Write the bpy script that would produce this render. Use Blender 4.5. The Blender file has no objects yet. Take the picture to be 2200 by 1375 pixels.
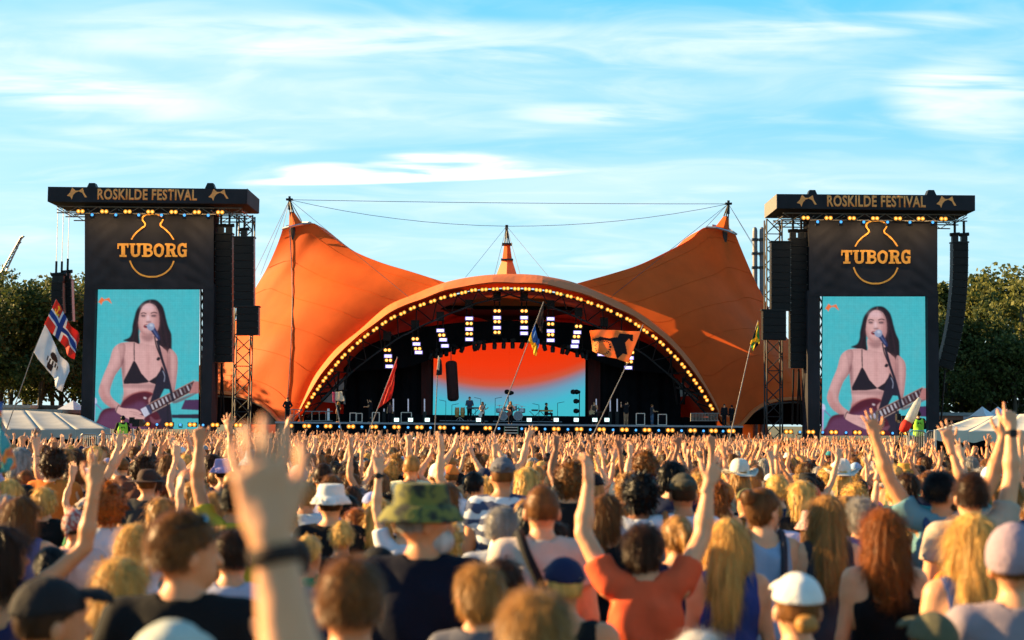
import bpy, bmesh, math, random
import numpy as np
from mathutils import Vector, Matrix
sc = bpy.context.scene
R = math.radians
random.seed(7)
rng = np.random.default_rng(7)

# ---------------------------------------------------------------- camera
CAMZ = 2.1
FPX = 3300.0                      # focal length in pixels of the 2200 px wide photograph
PITCH = math.atan(220.5 / FPX)
ROLL = 0.0095
_f = Vector((0, math.cos(PITCH), math.sin(PITCH)))
_r0 = Vector((1, 0, 0)); _u0 = Vector((0, -math.sin(PITCH), math.cos(PITCH)))
_r = _r0 * math.cos(ROLL) + _u0 * math.sin(ROLL)
_u = -_r0 * math.sin(ROLL) + _u0 * math.cos(ROLL)
cam_d = bpy.data.cameras.new('camera'); cam = bpy.data.objects.new('camera', cam_d)
sc.collection.objects.link(cam); sc.camera = cam
M3 = Matrix((_r, _u, -_f)).transposed()
cam.matrix_world = Matrix.Translation((0, 0, CAMZ)) @ M3.to_4x4()
cam_d.sensor_width = 36; cam_d.lens = 36 * FPX / 2200
cam_d.clip_start = 0.1; cam_d.clip_end = 5000
cam_d.dof.use_dof = True; cam_d.dof.focus_distance = 75; cam_d.dof.aperture_fstop = 2.5
cam_d.dof.aperture_blades = 9
def P(px, py, Y):                 # a point of the place on the vertical plane Y metres in front
    d = _f * FPX + _r * (px - 1100) + _u * (687.5 - py)
    t = Y / d.y
    return Vector((d.x * t, Y, CAMZ + d.z * t))
def proj(x, y, z):
    v = Vector((x, y, z - CAMZ)); w = v.dot(_f)
    return 1100 + FPX * v.dot(_r) / w, 687.5 - FPX * v.dot(_u) / w

# ---------------------------------------------------------------- world, sun, exposure
SUN_EL, SUN_AZ = R(18), R(-74)     # azimuth from +Y, negative = to the left
sun_dir = Vector((math.sin(SUN_AZ) * math.cos(SUN_EL), math.cos(SUN_AZ) * math.cos(SUN_EL), math.sin(SUN_EL)))
W = bpy.data.worlds.new('World'); sc.world = W; W.use_nodes = True
nt = W.node_tree; N = nt.nodes; L = nt.links
for n in list(N): N.remove(n)
def wn(t, **k):
    n = N.new(t)
    for a, b in k.items(): setattr(n, a, b)
    return n
def wm(op, a, b=None, clamp=False):
    n = wn('ShaderNodeMath', operation=op); n.use_clamp = clamp
    for i, v in enumerate((a, b)):
        if v is None: continue
        if isinstance(v, (int, float)): n.inputs[i].default_value = v
        else: L.new(v, n.inputs[i])
    return n.outputs[0]
sky = wn('ShaderNodeTexSky', sky_type='NISHITA', sun_disc=False, sun_elevation=SUN_EL, sun_rotation=SUN_AZ)
sky.air_density = 1.0; sky.dust_density = 1.5; sky.ozone_density = 2.0
tint = wn('ShaderNodeMix', data_type='RGBA', blend_type='MULTIPLY'); tint.inputs[0].default_value = 1
L.new(sky.outputs[0], tint.inputs[6]); tint.inputs[7].default_value = (0.9, 1.05, 1.25, 1)
tc = wn('ShaderNodeTexCoord'); sep = wn('ShaderNodeSeparateXYZ'); L.new(tc.outputs['Generated'], sep.inputs[0])
zc = wm('MAXIMUM', sep.outputs[2], 0.0); zd = wm('ADD', zc, 0.10)
px_ = wm('DIVIDE', sep.outputs[0], zd); py_ = wm('DIVIDE', sep.outputs[1], zd)
cmb = wn('ShaderNodeCombineXYZ'); L.new(px_, cmb.inputs[0]); L.new(py_, cmb.inputs[1])
def wnoise(sx, sy, scale, detail, rough, dist, seed, rot=0.0):
    mp = wn('ShaderNodeMapping'); L.new(cmb.outputs[0], mp.inputs[0])
    mp.inputs['Scale'].default_value = (sx, sy, 1); mp.inputs['Location'].default_value = (seed, seed * 1.7, seed); mp.inputs['Rotation'].default_value = (0, 0, rot)
    nz = wn('ShaderNodeTexNoise'); L.new(mp.outputs[0], nz.inputs['Vector'])
    nz.inputs['Scale'].default_value = scale; nz.inputs['Detail'].default_value = detail
    nz.inputs['Roughness'].default_value = rough; nz.inputs['Distortion'].default_value = dist
    return nz.outputs[0]
def ramp(v, lo, hi):
    n = wn('ShaderNodeMapRange', interpolation_type='SMOOTHSTEP'); L.new(v, n.inputs[0])
    n.inputs[1].default_value = lo; n.inputs[2].default_value = hi
    return n.outputs[0]
n1 = wnoise(0.6, 1.0, 0.9, 5, 0.5, 0.9, 3.1, 0.22)
n2 = wnoise(1.2, 2.0, 2.0, 6, 0.55, 1.3, 8.3, 0.12)
cl = wm('ADD', wm('MULTIPLY', ramp(n1, 0.36, 0.78), 0.50), wm('MULTIPLY', ramp(n2, 0.38, 0.85), 0.34))
# named cloud banks: direction (tan azimuth, tan elevation), half sizes, strength, slope
yy = wm('MAXIMUM', sep.outputs[1], 0.05)
az = wm('DIVIDE', sep.outputs[0], yy); el = wm('DIVIDE', sep.outputs[2], yy)
fine = ramp(wnoise(0.9, 2.4, 2.4, 6, 0.5, 1.2, 1.3, 0.1), 0.28, 0.66)
for (cx, cy, hx, hy, st, sl) in ((900, 85, 1000, 62, 0.55, 0.02), (2090, 200, 200, 95, 0.85, 0.05), (120, 190, 330, 62, 0.6, 0.12),
                                 (880, 379, 370, 13, 2.6, -0.045), (700, 372, 120, 24, 1.6, 0.0), (960, 352, 180, 30, 2.0, 0.0), (1280, 238, 230, 26, 0.6, 0.02), (380, 300, 330, 26, 0.45, 0.05),
                                 (1800, 40, 420, 30, 0.6, -0.06), (1290, 560, 120, 18, 0.5, -0.1)):
    a0, e0 = (cx - 1100) / FPX, (908 - cy) / FPX
    dx = wm('SUBTRACT', az, a0)
    dyv = wm('SUBTRACT', wm('SUBTRACT', el, e0), wm('MULTIPLY', dx, -sl))
    q = wm('ADD', wm('POWER', wm('ABSOLUTE', wm('DIVIDE', dx, hx / FPX)), 2), wm('POWER', wm('ABSOLUTE', wm('DIVIDE', dyv, hy / FPX)), 2))
    m = wm('MULTIPLY', ramp(q, 1.3, 0.0), st)
    front = ramp(sep.outputs[1], 0.1, 0.3)
    cl = wm('ADD', cl, wm('MULTIPLY', wm('MULTIPLY', m, fine), front))
cl = wm('MULTIPLY', wm('MULTIPLY', wm('MINIMUM', cl, 1.0), ramp(sep.outputs[2], -0.02, 0.03)), wm('SUBTRACT', 1.0, wm('MULTIPLY', ramp(zc, 0.28, 0.8), 0.7)))
grad = wn('ShaderNodeMix', data_type='RGBA'); L.new(ramp(wm('POWER', zc, 0.8), 0.0, 0.42), grad.inputs[0])
grad.inputs[6].default_value = (4.1, 5.8, 6.2, 1); grad.inputs[7].default_value = (0.4, 3.8, 5.8, 1)
deep = wn('ShaderNodeMix', data_type='RGBA'); L.new(ramp(zc, 0.26, 0.8), deep.inputs[0]); L.new(grad.outputs[2], deep.inputs[6]); deep.inputs[7].default_value = (0.12, 1.2, 2.9, 1)
half = wn('ShaderNodeMix', data_type='RGBA'); half.inputs[0].default_value = 0.8
L.new(tint.outputs[2], half.inputs[6]); L.new(deep.outputs[2], half.inputs[7])
cmix = wn('ShaderNodeMix', data_type='RGBA'); L.new(cl, cmix.inputs[0]); L.new(half.outputs[2], cmix.inputs[6])
CLOUD = cmix.inputs[7]; CLOUD.default_value = (5.6, 6.2, 6.3, 1)
bg = wn('ShaderNodeBackground'); bg.inputs[1].default_value = 0.05; L.new(cmix.outputs[2], bg.inputs[0])
wo = wn('ShaderNodeOutputWorld'); L.new(bg.outputs[0], wo.inputs[0])
sd = bpy.data.lights.new('sun', 'SUN'); sun = bpy.data.objects.new('sun', sd); sc.collection.objects.link(sun)
sd.energy = 5.0; sd.angle = R(0.53); sd.color = (1.0, 0.66, 0.29)
sun.rotation_euler = (-sun_dir).to_track_quat('-Z', 'Y').to_euler(); sun.location = (-60, 20, 60)
vs = sc.view_settings; vs.view_transform = 'Standard'; vs.look = 'None'; vs.exposure = 1.9; vs.gamma = 1; vs.use_curve_mapping = False
sc.cycles.use_denoising = True; sc.cycles.max_bounces = 5; sc.cycles.diffuse_bounces = 2; sc.cycles.glossy_bounces = 2
sc.cycles.transparent_max_bounces = 8; sc.cycles.sample_clamp_indirect = 4; sc.cycles.caustics_reflective = False; sc.cycles.caustics_refractive = False

def gz(y):                        # the field falls gently away towards the stage
    return -0.12 - 0.5 * (lambda t: t * t * (3 - 2 * t))(min(max((y - 8) / 52.0, 0), 1))
ORD = ['first', 'second', 'third', 'fourth', 'fifth', 'sixth', 'seventh', 'eighth', 'ninth', 'tenth', 'eleventh', 'twelfth', 'thirteenth', 'fourteenth', 'fifteenth', 'sixteenth', 'seventeenth', 'eighteenth', 'nineteenth', 'twentieth', 'twenty-first', 'twenty-second', 'twenty-third', 'twenty-fourth', 'twenty-fifth', 'twenty-sixth', 'twenty-seventh', 'twenty-eighth', 'twenty-ninth', 'thirtieth', 'thirty-first']
# ---------------------------------------------------------------- materials
def srgb(r, g, b):
    return tuple((c / 255 / 12.92 if c / 255 <= 0.04045 else ((c / 255 + 0.055) / 1.055) ** 2.4) for c in (r, g, b))
MATS = {}
def mat(name, col=(0.5, 0.5, 0.5), rough=0.6, metal=0.0, var=0.25, scale=6.0, bump=0.0, bscale=40.0, emit=0.0, ecol=None,
        trans=0.0, objcol=False, attr=None, sss=0.0, stretch=(1, 1, 1), spec=0.5, coord='Object', waves=None):
    if name in MATS: return MATS[name]
    m = bpy.data.materials.new(name); m.use_nodes = True; MATS[name] = m
    t = m.node_tree; n = t.nodes; l = t.links
    b = n['Principled BSDF']; out = n['Material Output']
    b.inputs['Roughness'].default_value = rough; b.inputs['Metallic'].default_value = metal
    b.inputs['Specular IOR Level'].default_value = spec
    co = n.new('ShaderNodeTexCoord'); mp = n.new('ShaderNodeMapping'); l.new(co.outputs[coord], mp.inputs[0])
    mp.inputs['Scale'].default_value = stretch
    if objcol:
        src = n.new('ShaderNodeObjectInfo').outputs['Color']
    elif attr:
        a = n.new('ShaderNodeVertexColor'); a.layer_name = attr; src = a.outputs['Color']
    else:
        src = None
    nz = n.new('ShaderNodeTexNoise'); l.new(mp.outputs[0], nz.inputs['Vector']); nz.inputs['Scale'].default_value = scale; nz.inputs['Detail'].default_value = 5
    mr = n.new('ShaderNodeMapRange'); l.new(nz.outputs[0], mr.inputs[0]); mr.inputs[1].default_value = 0.3; mr.inputs[2].default_value = 0.7
    mr.inputs[3].default_value = 1 - var; mr.inputs[4].default_value = 1 + var
    mx = n.new('ShaderNodeVectorMath'); mx.operation = 'SCALE'
    if src is not None: l.new(src, mx.inputs[0])
    else: mx.inputs[0].default_value = col[:3]
    l.new(mr.outputs[0], mx.inputs['Scale'])
    l.new(mx.outputs[0], b.inputs['Base Color'])
    if bump:
        nb = n.new('ShaderNodeTexNoise'); l.new(mp.outputs[0], nb.inputs['Vector']); nb.inputs['Scale'].default_value = bscale; nb.inputs['Detail'].default_value = 3
        bp = n.new('ShaderNodeBump'); l.new(nb.outputs[0], bp.inputs['Height']); bp.inputs['Strength'].default_value = bump; bp.inputs['Distance'].default_value = 0.02
        l.new(bp.outputs[0], b.inputs['Normal'])
    if emit:
        if ecol is not None: b.inputs['Emission Color'].default_value = (*ecol[:3], 1)
        elif src is not None: l.new(src, b.inputs['Emission Color'])
        else: b.inputs['Emission Color'].default_value = (*col[:3], 1)
        b.inputs['Emission Strength'].default_value = emit * 0.40
    if sss:
        b.inputs['Subsurface Weight'].default_value = sss; b.inputs['Subsurface Radius'].default_value = (1, 0.35, 0.2); b.inputs['Subsurface Scale'].default_value = 0.012
    if trans:
        tr = n.new('ShaderNodeBsdfTranslucent'); l.new(mx.outputs[0], tr.inputs[0])
        ms = n.new('ShaderNodeMixShader'); ms.inputs[0].default_value = trans
        l.new(b.outputs[0], ms.inputs[1]); l.new(tr.outputs[0], ms.inputs[2]); l.new(ms.outputs[0], out.inputs[0])
    return m

# ---------------------------------------------------------------- mesh helpers
class MB:
    def __init__(s): s.v = []; s.f = []; s.m = []; s.smooth = False
    def add(s, vs, fs, mi=0):
        k = len(s.v); s.v += [tuple(v) for v in vs]; s.f += [tuple(i + k for i in f) for f in fs]; s.m += [mi] * len(fs); return s
    def box(s, lo, hi, mi=0):
        x0, y0, z0 = lo; x1, y1, z1 = hi
        return s.add([(x0,y0,z0),(x1,y0,z0),(x1,y1,z0),(x0,y1,z0),(x0,y0,z1),(x1,y0,z1),(x1,y1,z1),(x0,y1,z1)],
                     [(0,3,2,1),(4,5,6,7),(0,1,5,4),(1,2,6,5),(2,3,7,6),(3,0,4,7)], mi)
    def hexa(s, b, t, mi=0):      # two quads of four points each
        return s.add(list(b) + list(t), [(0,3,2,1),(4,5,6,7),(0,1,5,4),(1,2,6,5),(2,3,7,6),(3,0,4,7)], mi)
    def tube(s, pts, rad, n=6, mi=0, caps=True):
        pts = [Vector(p) for p in pts]; rr = rad if isinstance(rad, (list, tuple)) else [rad] * len(pts)
        k = len(s.v); prev = None
        for i, p in enumerate(pts):
            d = (pts[min(i+1, len(pts)-1)] - pts[max(i-1, 0)])
            d = d.normalized() if d.length > 1e-9 else Vector((0, 0, 1))
            if prev is None: a = d.orthogonal().normalized()
            else:
                a = prev - d * prev.dot(d); a = a.normalized() if a.length > 1e-6 else d.orthogonal().normalized()
            prev = a; b = d.cross(a)
            for j in range(n):
                t = 2 * math.pi * j / n + (math.pi / 4 if n == 4 else 0)
                s.v.append(tuple(p + (a * math.cos(t) + b * math.sin(t)) * rr[i]))
        for i in range(len(pts) - 1):
            for j in range(n):
                s.f.append((k+i*n+j, k+i*n+(j+1) % n, k+(i+1)*n+(j+1) % n, k+(i+1)*n+j)); s.m.append(mi)
        if caps:
            s.f.append(tuple(k + j for j in range(n))[::-1]); s.m.append(mi)
            e = k + (len(pts) - 1) * n; s.f.append(tuple(e + j for j in range(n))); s.m.append(mi)
        return s
    def ball(s, c, r, nu=10, nv=7, mi=0, sc_=(1, 1, 1), zlo=-1.0):
        k = len(s.v); c = Vector(c)
        for i in range(nv + 1):
            ph = math.pi * i / nv; 
            for j in range(nu):
                t = 2 * math.pi * j / nu
                z = max(math.cos(ph), zlo)
                s.v.append((c.x + r*sc_[0]*math.sin(ph)*math.cos(t), c.y + r*sc_[1]*math.sin(ph)*math.sin(t), c.z + r*sc_[2]*z))
        for i in range(nv):
            for j in range(nu):
                s.f.append((k+i*nu+j, k+(i+1)*nu+j, k+(i+1)*nu+(j+1) % nu, k+i*nu+(j+1) % nu)); s.m.append(mi)
        return s
    def disc(s, c, r, nrm, n=12, th=0.02, mi=0):
        c = Vector(c); nrm = Vector(nrm).normalized()
        return s.tube([c - nrm*th/2, c + nrm*th/2], r, n, mi)
    def grid(s, pts, mi=0):       # pts[i][j]
        k = len(s.v); a = len(pts); b = len(pts[0])
        for row in pts: s.v += [tuple(p) for p in row]
        for i in range(a-1):
            for j in range(b-1):
                s.f.append((k+i*b+j, k+i*b+j+1, k+(i+1)*b+j+1, k+(i+1)*b+j)); s.m.append(mi)
        return s
    def poly(s, pts, depth, mi=0):        # prism: pts a closed outline (3-D), depth a vector
        pts = [Vector(p) for p in pts]; dv = Vector(depth); n = len(pts); k = len(s.v)
        from mathutils.geometry import tessellate_polygon
        tris = tessellate_polygon([pts])
        s.v += [tuple(p) for p in pts] + [tuple(p + dv) for p in pts]
        for t in tris:
            s.f.append(tuple(k+i for i in t)); s.m.append(mi); s.f.append(tuple(k+n+i for i in reversed(t))); s.m.append(mi)
        for i in range(n):
            j = (i+1) % n; s.f.append((k+i, k+n+i, k+n+j, k+j)); s.m.append(mi)
        return s
    def build(s, name, mats, parent=None, smooth=None, origin=None, recalc=True):
        me = s.mesh(name, mats, smooth, Vector(origin) if origin is not None else (parent.location if parent is not None else None), recalc)
        return link(name, me, parent)
    def mesh(s, name, mats, smooth=None, origin=None, recalc=True):
        me = bpy.data.meshes.new(name)
        vv = s.v if origin is None else [(x-origin[0], y-origin[1], z-origin[2]) for x, y, z in s.v]
        me.from_pydata(vv, [], s.f)
        if recalc:
            bm = bmesh.new(); bm.from_mesh(me); bmesh.ops.recalc_face_normals(bm, faces=bm.faces); bm.to_mesh(me); bm.free()
        for m in (mats if isinstance(mats, (list, tuple)) else [mats]): me.materials.append(m)
        if any(s.m): me.polygons.foreach_set('material_index', s.m)
        if smooth or s.smooth: me.polygons.foreach_set('use_smooth', [True] * len(me.polygons))
        return me
def link(name, me, parent=None, loc=None, rot=None):
    o = bpy.data.objects.new(name, me); sc.collection.objects.link(o)
    if parent is not None: o.parent = parent
    if loc is not None: o.location = loc
    if rot is not None: o.rotation_euler = rot
    return o
def tag(o, label=None, cat=None, group=None, kind=None):
    if label: o['label'] = label
    if cat: o['category'] = cat
    if group: o['group'] = group
    if kind: o['kind'] = kind
    return o
def empty(name, loc=(0, 0, 0), label=None, cat=None, group=None, rz=0.0):
    o = bpy.data.objects.new(name, None); sc.collection.objects.link(o); o.empty_display_size = 0.2
    o.location = loc; o.rotation_euler = (0, 0, rz)
    return tag(o, label, cat, group)
def dup(root, loc=None, rz=None, label=None, group=None):
    r = root.copy(); sc.collection.objects.link(r)
    if loc is not None: r.location = loc
    if rz is not None: r.rotation_euler = (0, 0, rz)
    if label: r['label'] = label
    if group: r['group'] = group
    for ch in root.children:
        c = ch.copy(); sc.collection.objects.link(c); c.parent = r
        for g in ch.children:
            d = g.copy(); sc.collection.objects.link(d); d.parent = c
    return r
def catmull(pts, n=8, closed=False):
    P_ = [np.array(p, float) for p in pts]; out = []; m = len(P_)
    rngi = range(m) if closed else range(m - 1)
    for i in rngi:
        if closed: p0, p1, p2, p3 = P_[i-1], P_[i], P_[(i+1) % m], P_[(i+2) % m]
        else: p0, p1, p2, p3 = P_[max(i-1, 0)], P_[i], P_[i+1], P_[min(i+2, m-1)]
        for k in range(n):
            t = k / n
            out.append(0.5 * ((2*p1) + (-p0+p2)*t + (2*p0-5*p1+4*p2-p3)*t*t + (-p0+3*p1-3*p2+p3)*t**3))
    if not closed: out.append(P_[-1])
    return out
def resample(pts, n):
    a = np.array([np.array(p, float) for p in pts]); d = np.r_[0, np.cumsum(np.linalg.norm(np.diff(a, axis=0), axis=1))]
    t = np.linspace(0, d[-1], n)
    return np.stack([np.interp(t, d, a[:, i]) for i in range(a.shape[1])], 1)
# ---------------------------------------------------------------- material library
M = {}
M['orange'] = mat('orange_membrane', (0.72, 0.120, 0.018), 0.62, var=0.10, scale=0.5, bump=0.35, bscale=2.4, trans=0.24, spec=0.08)
M['orange_pale'] = mat('pale_orange_membrane', (0.84, 0.22, 0.055), 0.6, var=0.1, scale=0.6, bump=0.3, bscale=2.0, trans=0.28, spec=0.3)
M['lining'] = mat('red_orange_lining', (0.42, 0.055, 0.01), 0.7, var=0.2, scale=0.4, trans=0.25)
M['black'] = mat('black_cloth', (0.006, 0.006, 0.008), 0.9, var=0.3, scale=1.2, bump=0.6, bscale=2.5, spec=0.08)
M['scrim'] = mat('charcoal_scrim', (0.019, 0.018, 0.023), 0.75, var=0.3, scale=0.8, bump=0.6, bscale=1.8, spec=0.2, stretch=(1, 1, 0.6))
M['blackmetal'] = mat('black_metal', (0.008, 0.008, 0.009), 0.5, spec=0.25, var=0.3)
M['speaker'] = mat('speaker_grille', (0.006, 0.006, 0.007), 0.6, spec=0.2, var=0.4, scale=9, bump=0.5, bscale=60)
M['steel'] = mat('grey_steel', (0.22, 0.20, 0.18), 0.45, metal=0.5, var=0.2)
M['darksteel'] = mat('dark_steel', (0.025, 0.022, 0.022), 0.5, metal=0.4, var=0.2)
M['alu'] = mat('bare_aluminium', (0.45, 0.44, 0.42), 0.35, metal=0.8, var=0.15)
M['rope'] = mat('pale_rope', (0.35, 0.25, 0.17), 0.8)
M['cable'] = mat('dark_cable', (0.06, 0.05, 0.05), 0.6)
M['print_orange'] = mat('orange_print', (1.0, 0.36, 0.09), 0.7, var=0.12, scale=2.5)
M['print_logo'] = mat('amber_print', (1.0, 0.40, 0.05), 0.7, var=0.2, scale=2.0)
M['amber'] = mat('amber_bulb', (1, 0.5, 0.1), emit=1.7, ecol=(1.0, 0.45, 0.11), var=0)
M['amber_halo'] = mat('amber_halo_reflector', (0.9, 0.4, 0.05), 0.25, metal=0.6, emit=0.6, ecol=(1.0, 0.28, 0.01), var=0)  # reflector disc glows orange in place of the bulb's halo
M['white_led'] = mat('white_led', (1, 1, 1), emit=2.2, ecol=(0.85, 0.78, 1.0), var=0)
M['lilac_halo'] = mat('lilac_halo_rim', (.4,.35,.8), emit=0.7, ecol=(0.48, 0.36, 0.95), var=0)  # glowing lilac border stands in for the halo round the white cells
M['blue_led'] = mat('blue_led', (0.2, 0.5, 1), emit=0.8, ecol=(0.06, 0.40, 1.0), var=0)
M['cool_led'] = mat('cool_white_led', (1, 1, 1), emit=1.3, ecol=(0.65, 1.0, 0.9), var=0)
M['redlit_cloth'] = mat('redlit_drape', (0.05, 0.005, 0.004), 0.85, var=0.35, scale=1.0, stretch=(3, 1, 0.3), bump=0.5, bscale=2)  # dark red drape, with the red light on it put into the colour
M['daylight_pale'] = mat('daylight_grey', (0.45, 0.45, 0.44), 0.7, var=0.1)  # flat pale grey painted in for daylight
M['deck'] = mat('stage_deck', (0.02, 0.02, 0.024), 0.5, var=0.3, scale=2)
M['lip'] = mat('stage_edge_strip', (0.2, 0.23, 0.27), 0.45, var=0.15)

# ---------------------------------------------------------------- ground
def make_ground():
    m = mat('trampled_grass', (0.075, 0.075, 0.03), 0.95, var=0.5, scale=0.35, bump=0.6, bscale=12)
    g = MB(); n = 40
    xs = [-2500, -900, -300] + [(-150 + 10 * i) for i in range(31)] + [300, 900, 2500]
    ys = [-300, -60, -10, 0, 4, 8] + [10 + 4 * i for i in range(14)] + [70 + 10 * i for i in range(24)] + [500, 1200, 3500]
    g.grid([[(x, y, gz(y)) for x in xs] for y in ys])
    o = g.build('ground', m); tag(o, kind='structure')
make_ground()

# ---------------------------------------------------------------- the orange tent
ARCH = [(661,870),(672.7,850),(684.5,833),(697,815),(710,799),(724,781),(738,765),(754,750),(771,734.6),(787,721),(806,707.5),(825,694),(844,682),(865,673),(886,662),(907,654.5),(929.6,647),(951,639.5),(973,634),(996,628.5),(1017.5,623.4),(1040,622),(1064,620.7),(1087,619.5),(1110,620.3),(1133,620.8),(1156.6,623),(1178,625.4),(1201,631),(1223,636.4),(1244.6,642.3),(1267,650.5),(1288.6,658),(1309,666.6),(1329.8,676.5),(1350.6,686.7),(1369,698.5),(1386.8,711.4),(1406,724.4),(1421.7,737.7),(1437.8,754.2),(1452.7,769),(1467.6,785.6),(1481,802.5),(1493.6,820),(1505.7,836.7),(1517,856.3),(1528.5,875)]
OUT = [(641,888),(643,881),(669.6,820),(691,787),(724.6,747.5),(771.7,710),(830.6,659),(881.6,635.6),(956,607),(1027,593),(1090,589),(1140,590),(1173.5,594),(1236,608),(1311,639.6),(1370,671),(1417,704),(1456,741.6),(1491.6,785),(1517,828),(1540.7,871),(1545,890)]
AY = 117.5
tent = empty('festival_tent', (0.0, 122, 0), 'huge orange peaked canopy tent arched over the main stage', 'stage tent')
# the light-row curve and the outer hem, matched point by point
NA = 97
inner = resample([P(x, y, AY) for x, y in [(650, 890)] + ARCH + [(1538, 893)]], NA)
outer = resample([P(x, y, 120.0) for x, y in catmull(OUT, 6)], NA)
cen = np.array([0, 0, 0])
def fascia():
    rows = []
    k_in = inner + (outer - inner) * np.array([0.28, 0, 0.28])
    up = np.zeros(3)
    for t, back in ((0.0, 0.0), (0.10, -0.25), (0.45, 0.6), (0.8, 1.9), (1.0, 2.9), (1.0, 4.5)):
        row = k_in * (1 - t) + np.column_stack([outer[:, 0], outer[:, 1], outer[:, 2]]) * t
        row[:, 1] = AY - 0.5 + back
        if back > 4: row[:, 2] -= 0.9
        # sag between the roof ribs
        i = np.arange(NA); sag = (1 - np.abs(((i % 9) / 9.0) - 0.5) * 2) * 0.16 * math.sin(math.pi * min(t + .1, 1))
        row[:, 2] -= sag; rows.append(row)
    o = MB().grid(rows).build('arch_hem', M['orange_pale'], tent, smooth=False)
    sol = o.modifiers.new('s', 'SOLIDIFY'); sol.thickness = 0.05
fascia()
def coons(A, B, C, D, nu, nv, bulge=None):
    # A(u): s=0 side, C reversed ... corners A0=D1, A1=B0, B1=C0, C1=D0 ; u along A, v from A to C
    a = resample(A, nu); c = resample(C, nu)[::-1]; b = resample(B, nv); d = resample(D, nv)[::-1]
    out = []
    for j in range(nv):
        v = j / (nv - 1); row = []
        for i in range(nu):
            u = i / (nu - 1)
            p = (1-v)*a[i] + v*c[i] + (1-u)*d[j] + u*b[j] - ((1-u)*(1-v)*a[0] + u*(1-v)*a[-1] + (1-u)*v*c[0] + u*v*c[-1])
            if bulge: p = p + np.array(bulge(u, v))
            row.append(p)
        out.append(row)
    return out
def wing(side):
    nO = len(outer)
    if side < 0:
        io = int(np.argmin(np.abs(outer[:, 0] - P(956, 607, 120).x)))
        A = [p + np.array([0, 0.9, -0.05]) for p in outer[:io+1]]
        ridge = [(956,607),(885.6,584.6),(815,563),(752,535.5),(697,498),(667.6,478.5),(607,492)]
        yr = [120.9, 122.5, 124.5, 126.5, 128.2, 128.6, 129.4]
        sil = [(607,492),(599,518),(579,565),(557.7,604),(499,698),(424,791),(385,846)]
        ys = [129.4, 129.6, 130.2, 130.8, 131.5, 131.5, 131]
        bot = [(385,846),(420,842),(470,843),(509,848),(550,862),(580,882),(605,908),(630,903),(641,888)]
        yb = [131, 129, 127, 125, 123.6, 122.4, 121.4, 121.0, 120.9]
    else:
        io = int(np.argmin(np.abs(outer[:, 0] - P(1240, 609, 120).x)))
        A = [p + np.array([0, 0.9, -0.05]) for p in outer[io:][::-1]]
        ridge = [(1240,609),(1315,588),(1373.8,569),(1432.7,541),(1483.7,514),(1517,488),(1580,503)]
        yr = [120.9, 122.5, 124.5, 126.5, 128.2, 128.6, 129.4]
        sil = [(1580,503),(1592.6,535),(1617,592),(1637,632.6),(1682,714),(1764,812),(1805,860)]
        ys = [129.4, 129.6, 130.2, 130.8, 131.5, 131.5, 131]
        bot = [(1805,860),(1763,869),(1723,857),(1662,861),(1621,881),(1588.5,914),(1560,912),(1545,890)]
        yb = [131, 129, 127, 125, 123.6, 122.2, 121.2, 120.9]
    B = [P(x, y, Y) for (x, y), Y in zip(ridge, yr)]; C = [P(x, y, Y) for (x, y), Y in zip(sil, ys)]; D = [P(x, y, Y) for (x, y), Y in zip(bot, yb)]
    A[-1] = np.array(B[0]); A[0] = np.array(D[-1])
    sm = lambda c: catmull(c, 8)
    def bulge(u, v):
        w = math.sin(math.pi * u) * math.sin(math.pi * v)
        return (0, -2.2 * w - 0.10 * math.sin(u * 34 + v * 3) * math.sin(math.pi * v) * (u ** 3), 0)
    g = coons(A, sm(B), sm(C), sm(D), 60, 60, bulge)
    o = MB().grid(g).build('wing_membrane', M['orange'], tent, smooth=True)
    # the rear half of the tent: from the same ridge and edge down to the ground behind
    sil_pts = resample(sm(B) + sm(C), 50)
    rows = []
    for t in np.linspace(0, 1, 14):
        r = []
        for p in sil_pts:
            q = np.array([p[0] * (1 - 0.12 * t), p[1] + 34 * t, 0.0]); q[2] = p[2] * (1 - t ** 2.5) + 0.01
            q[0] = p[0] * (1 - 0.25 * math.sin(math.pi * t) * 0.4)
            r.append(q)
        rows.append(r)
    MB().grid(rows).build('rear_membrane', M['orange'], tent, smooth=True)
    # hem of the low side arch
    MB().tube(resample(sm(D), 30) + np.array([0, -0.15, 0]), 0.16, 5).build('side_arch_hem', M['orange_pale'], tent)
    MB().tube(resample(sm(D), 30) * np.array([0.995, 1, 0.93]) + np.array([0, 0.3, 0]), 0.09, 5).build('side_arch_rib', M['darksteel'], tent)
    return g, B, C, D
gl = wing(-1); gr = wing(1)
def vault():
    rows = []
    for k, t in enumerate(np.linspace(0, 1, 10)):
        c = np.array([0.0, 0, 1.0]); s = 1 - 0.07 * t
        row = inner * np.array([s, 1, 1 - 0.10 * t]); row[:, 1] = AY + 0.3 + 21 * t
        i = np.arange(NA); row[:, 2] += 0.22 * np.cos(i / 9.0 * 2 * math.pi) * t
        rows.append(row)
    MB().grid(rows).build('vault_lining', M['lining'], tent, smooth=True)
vault()
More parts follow.
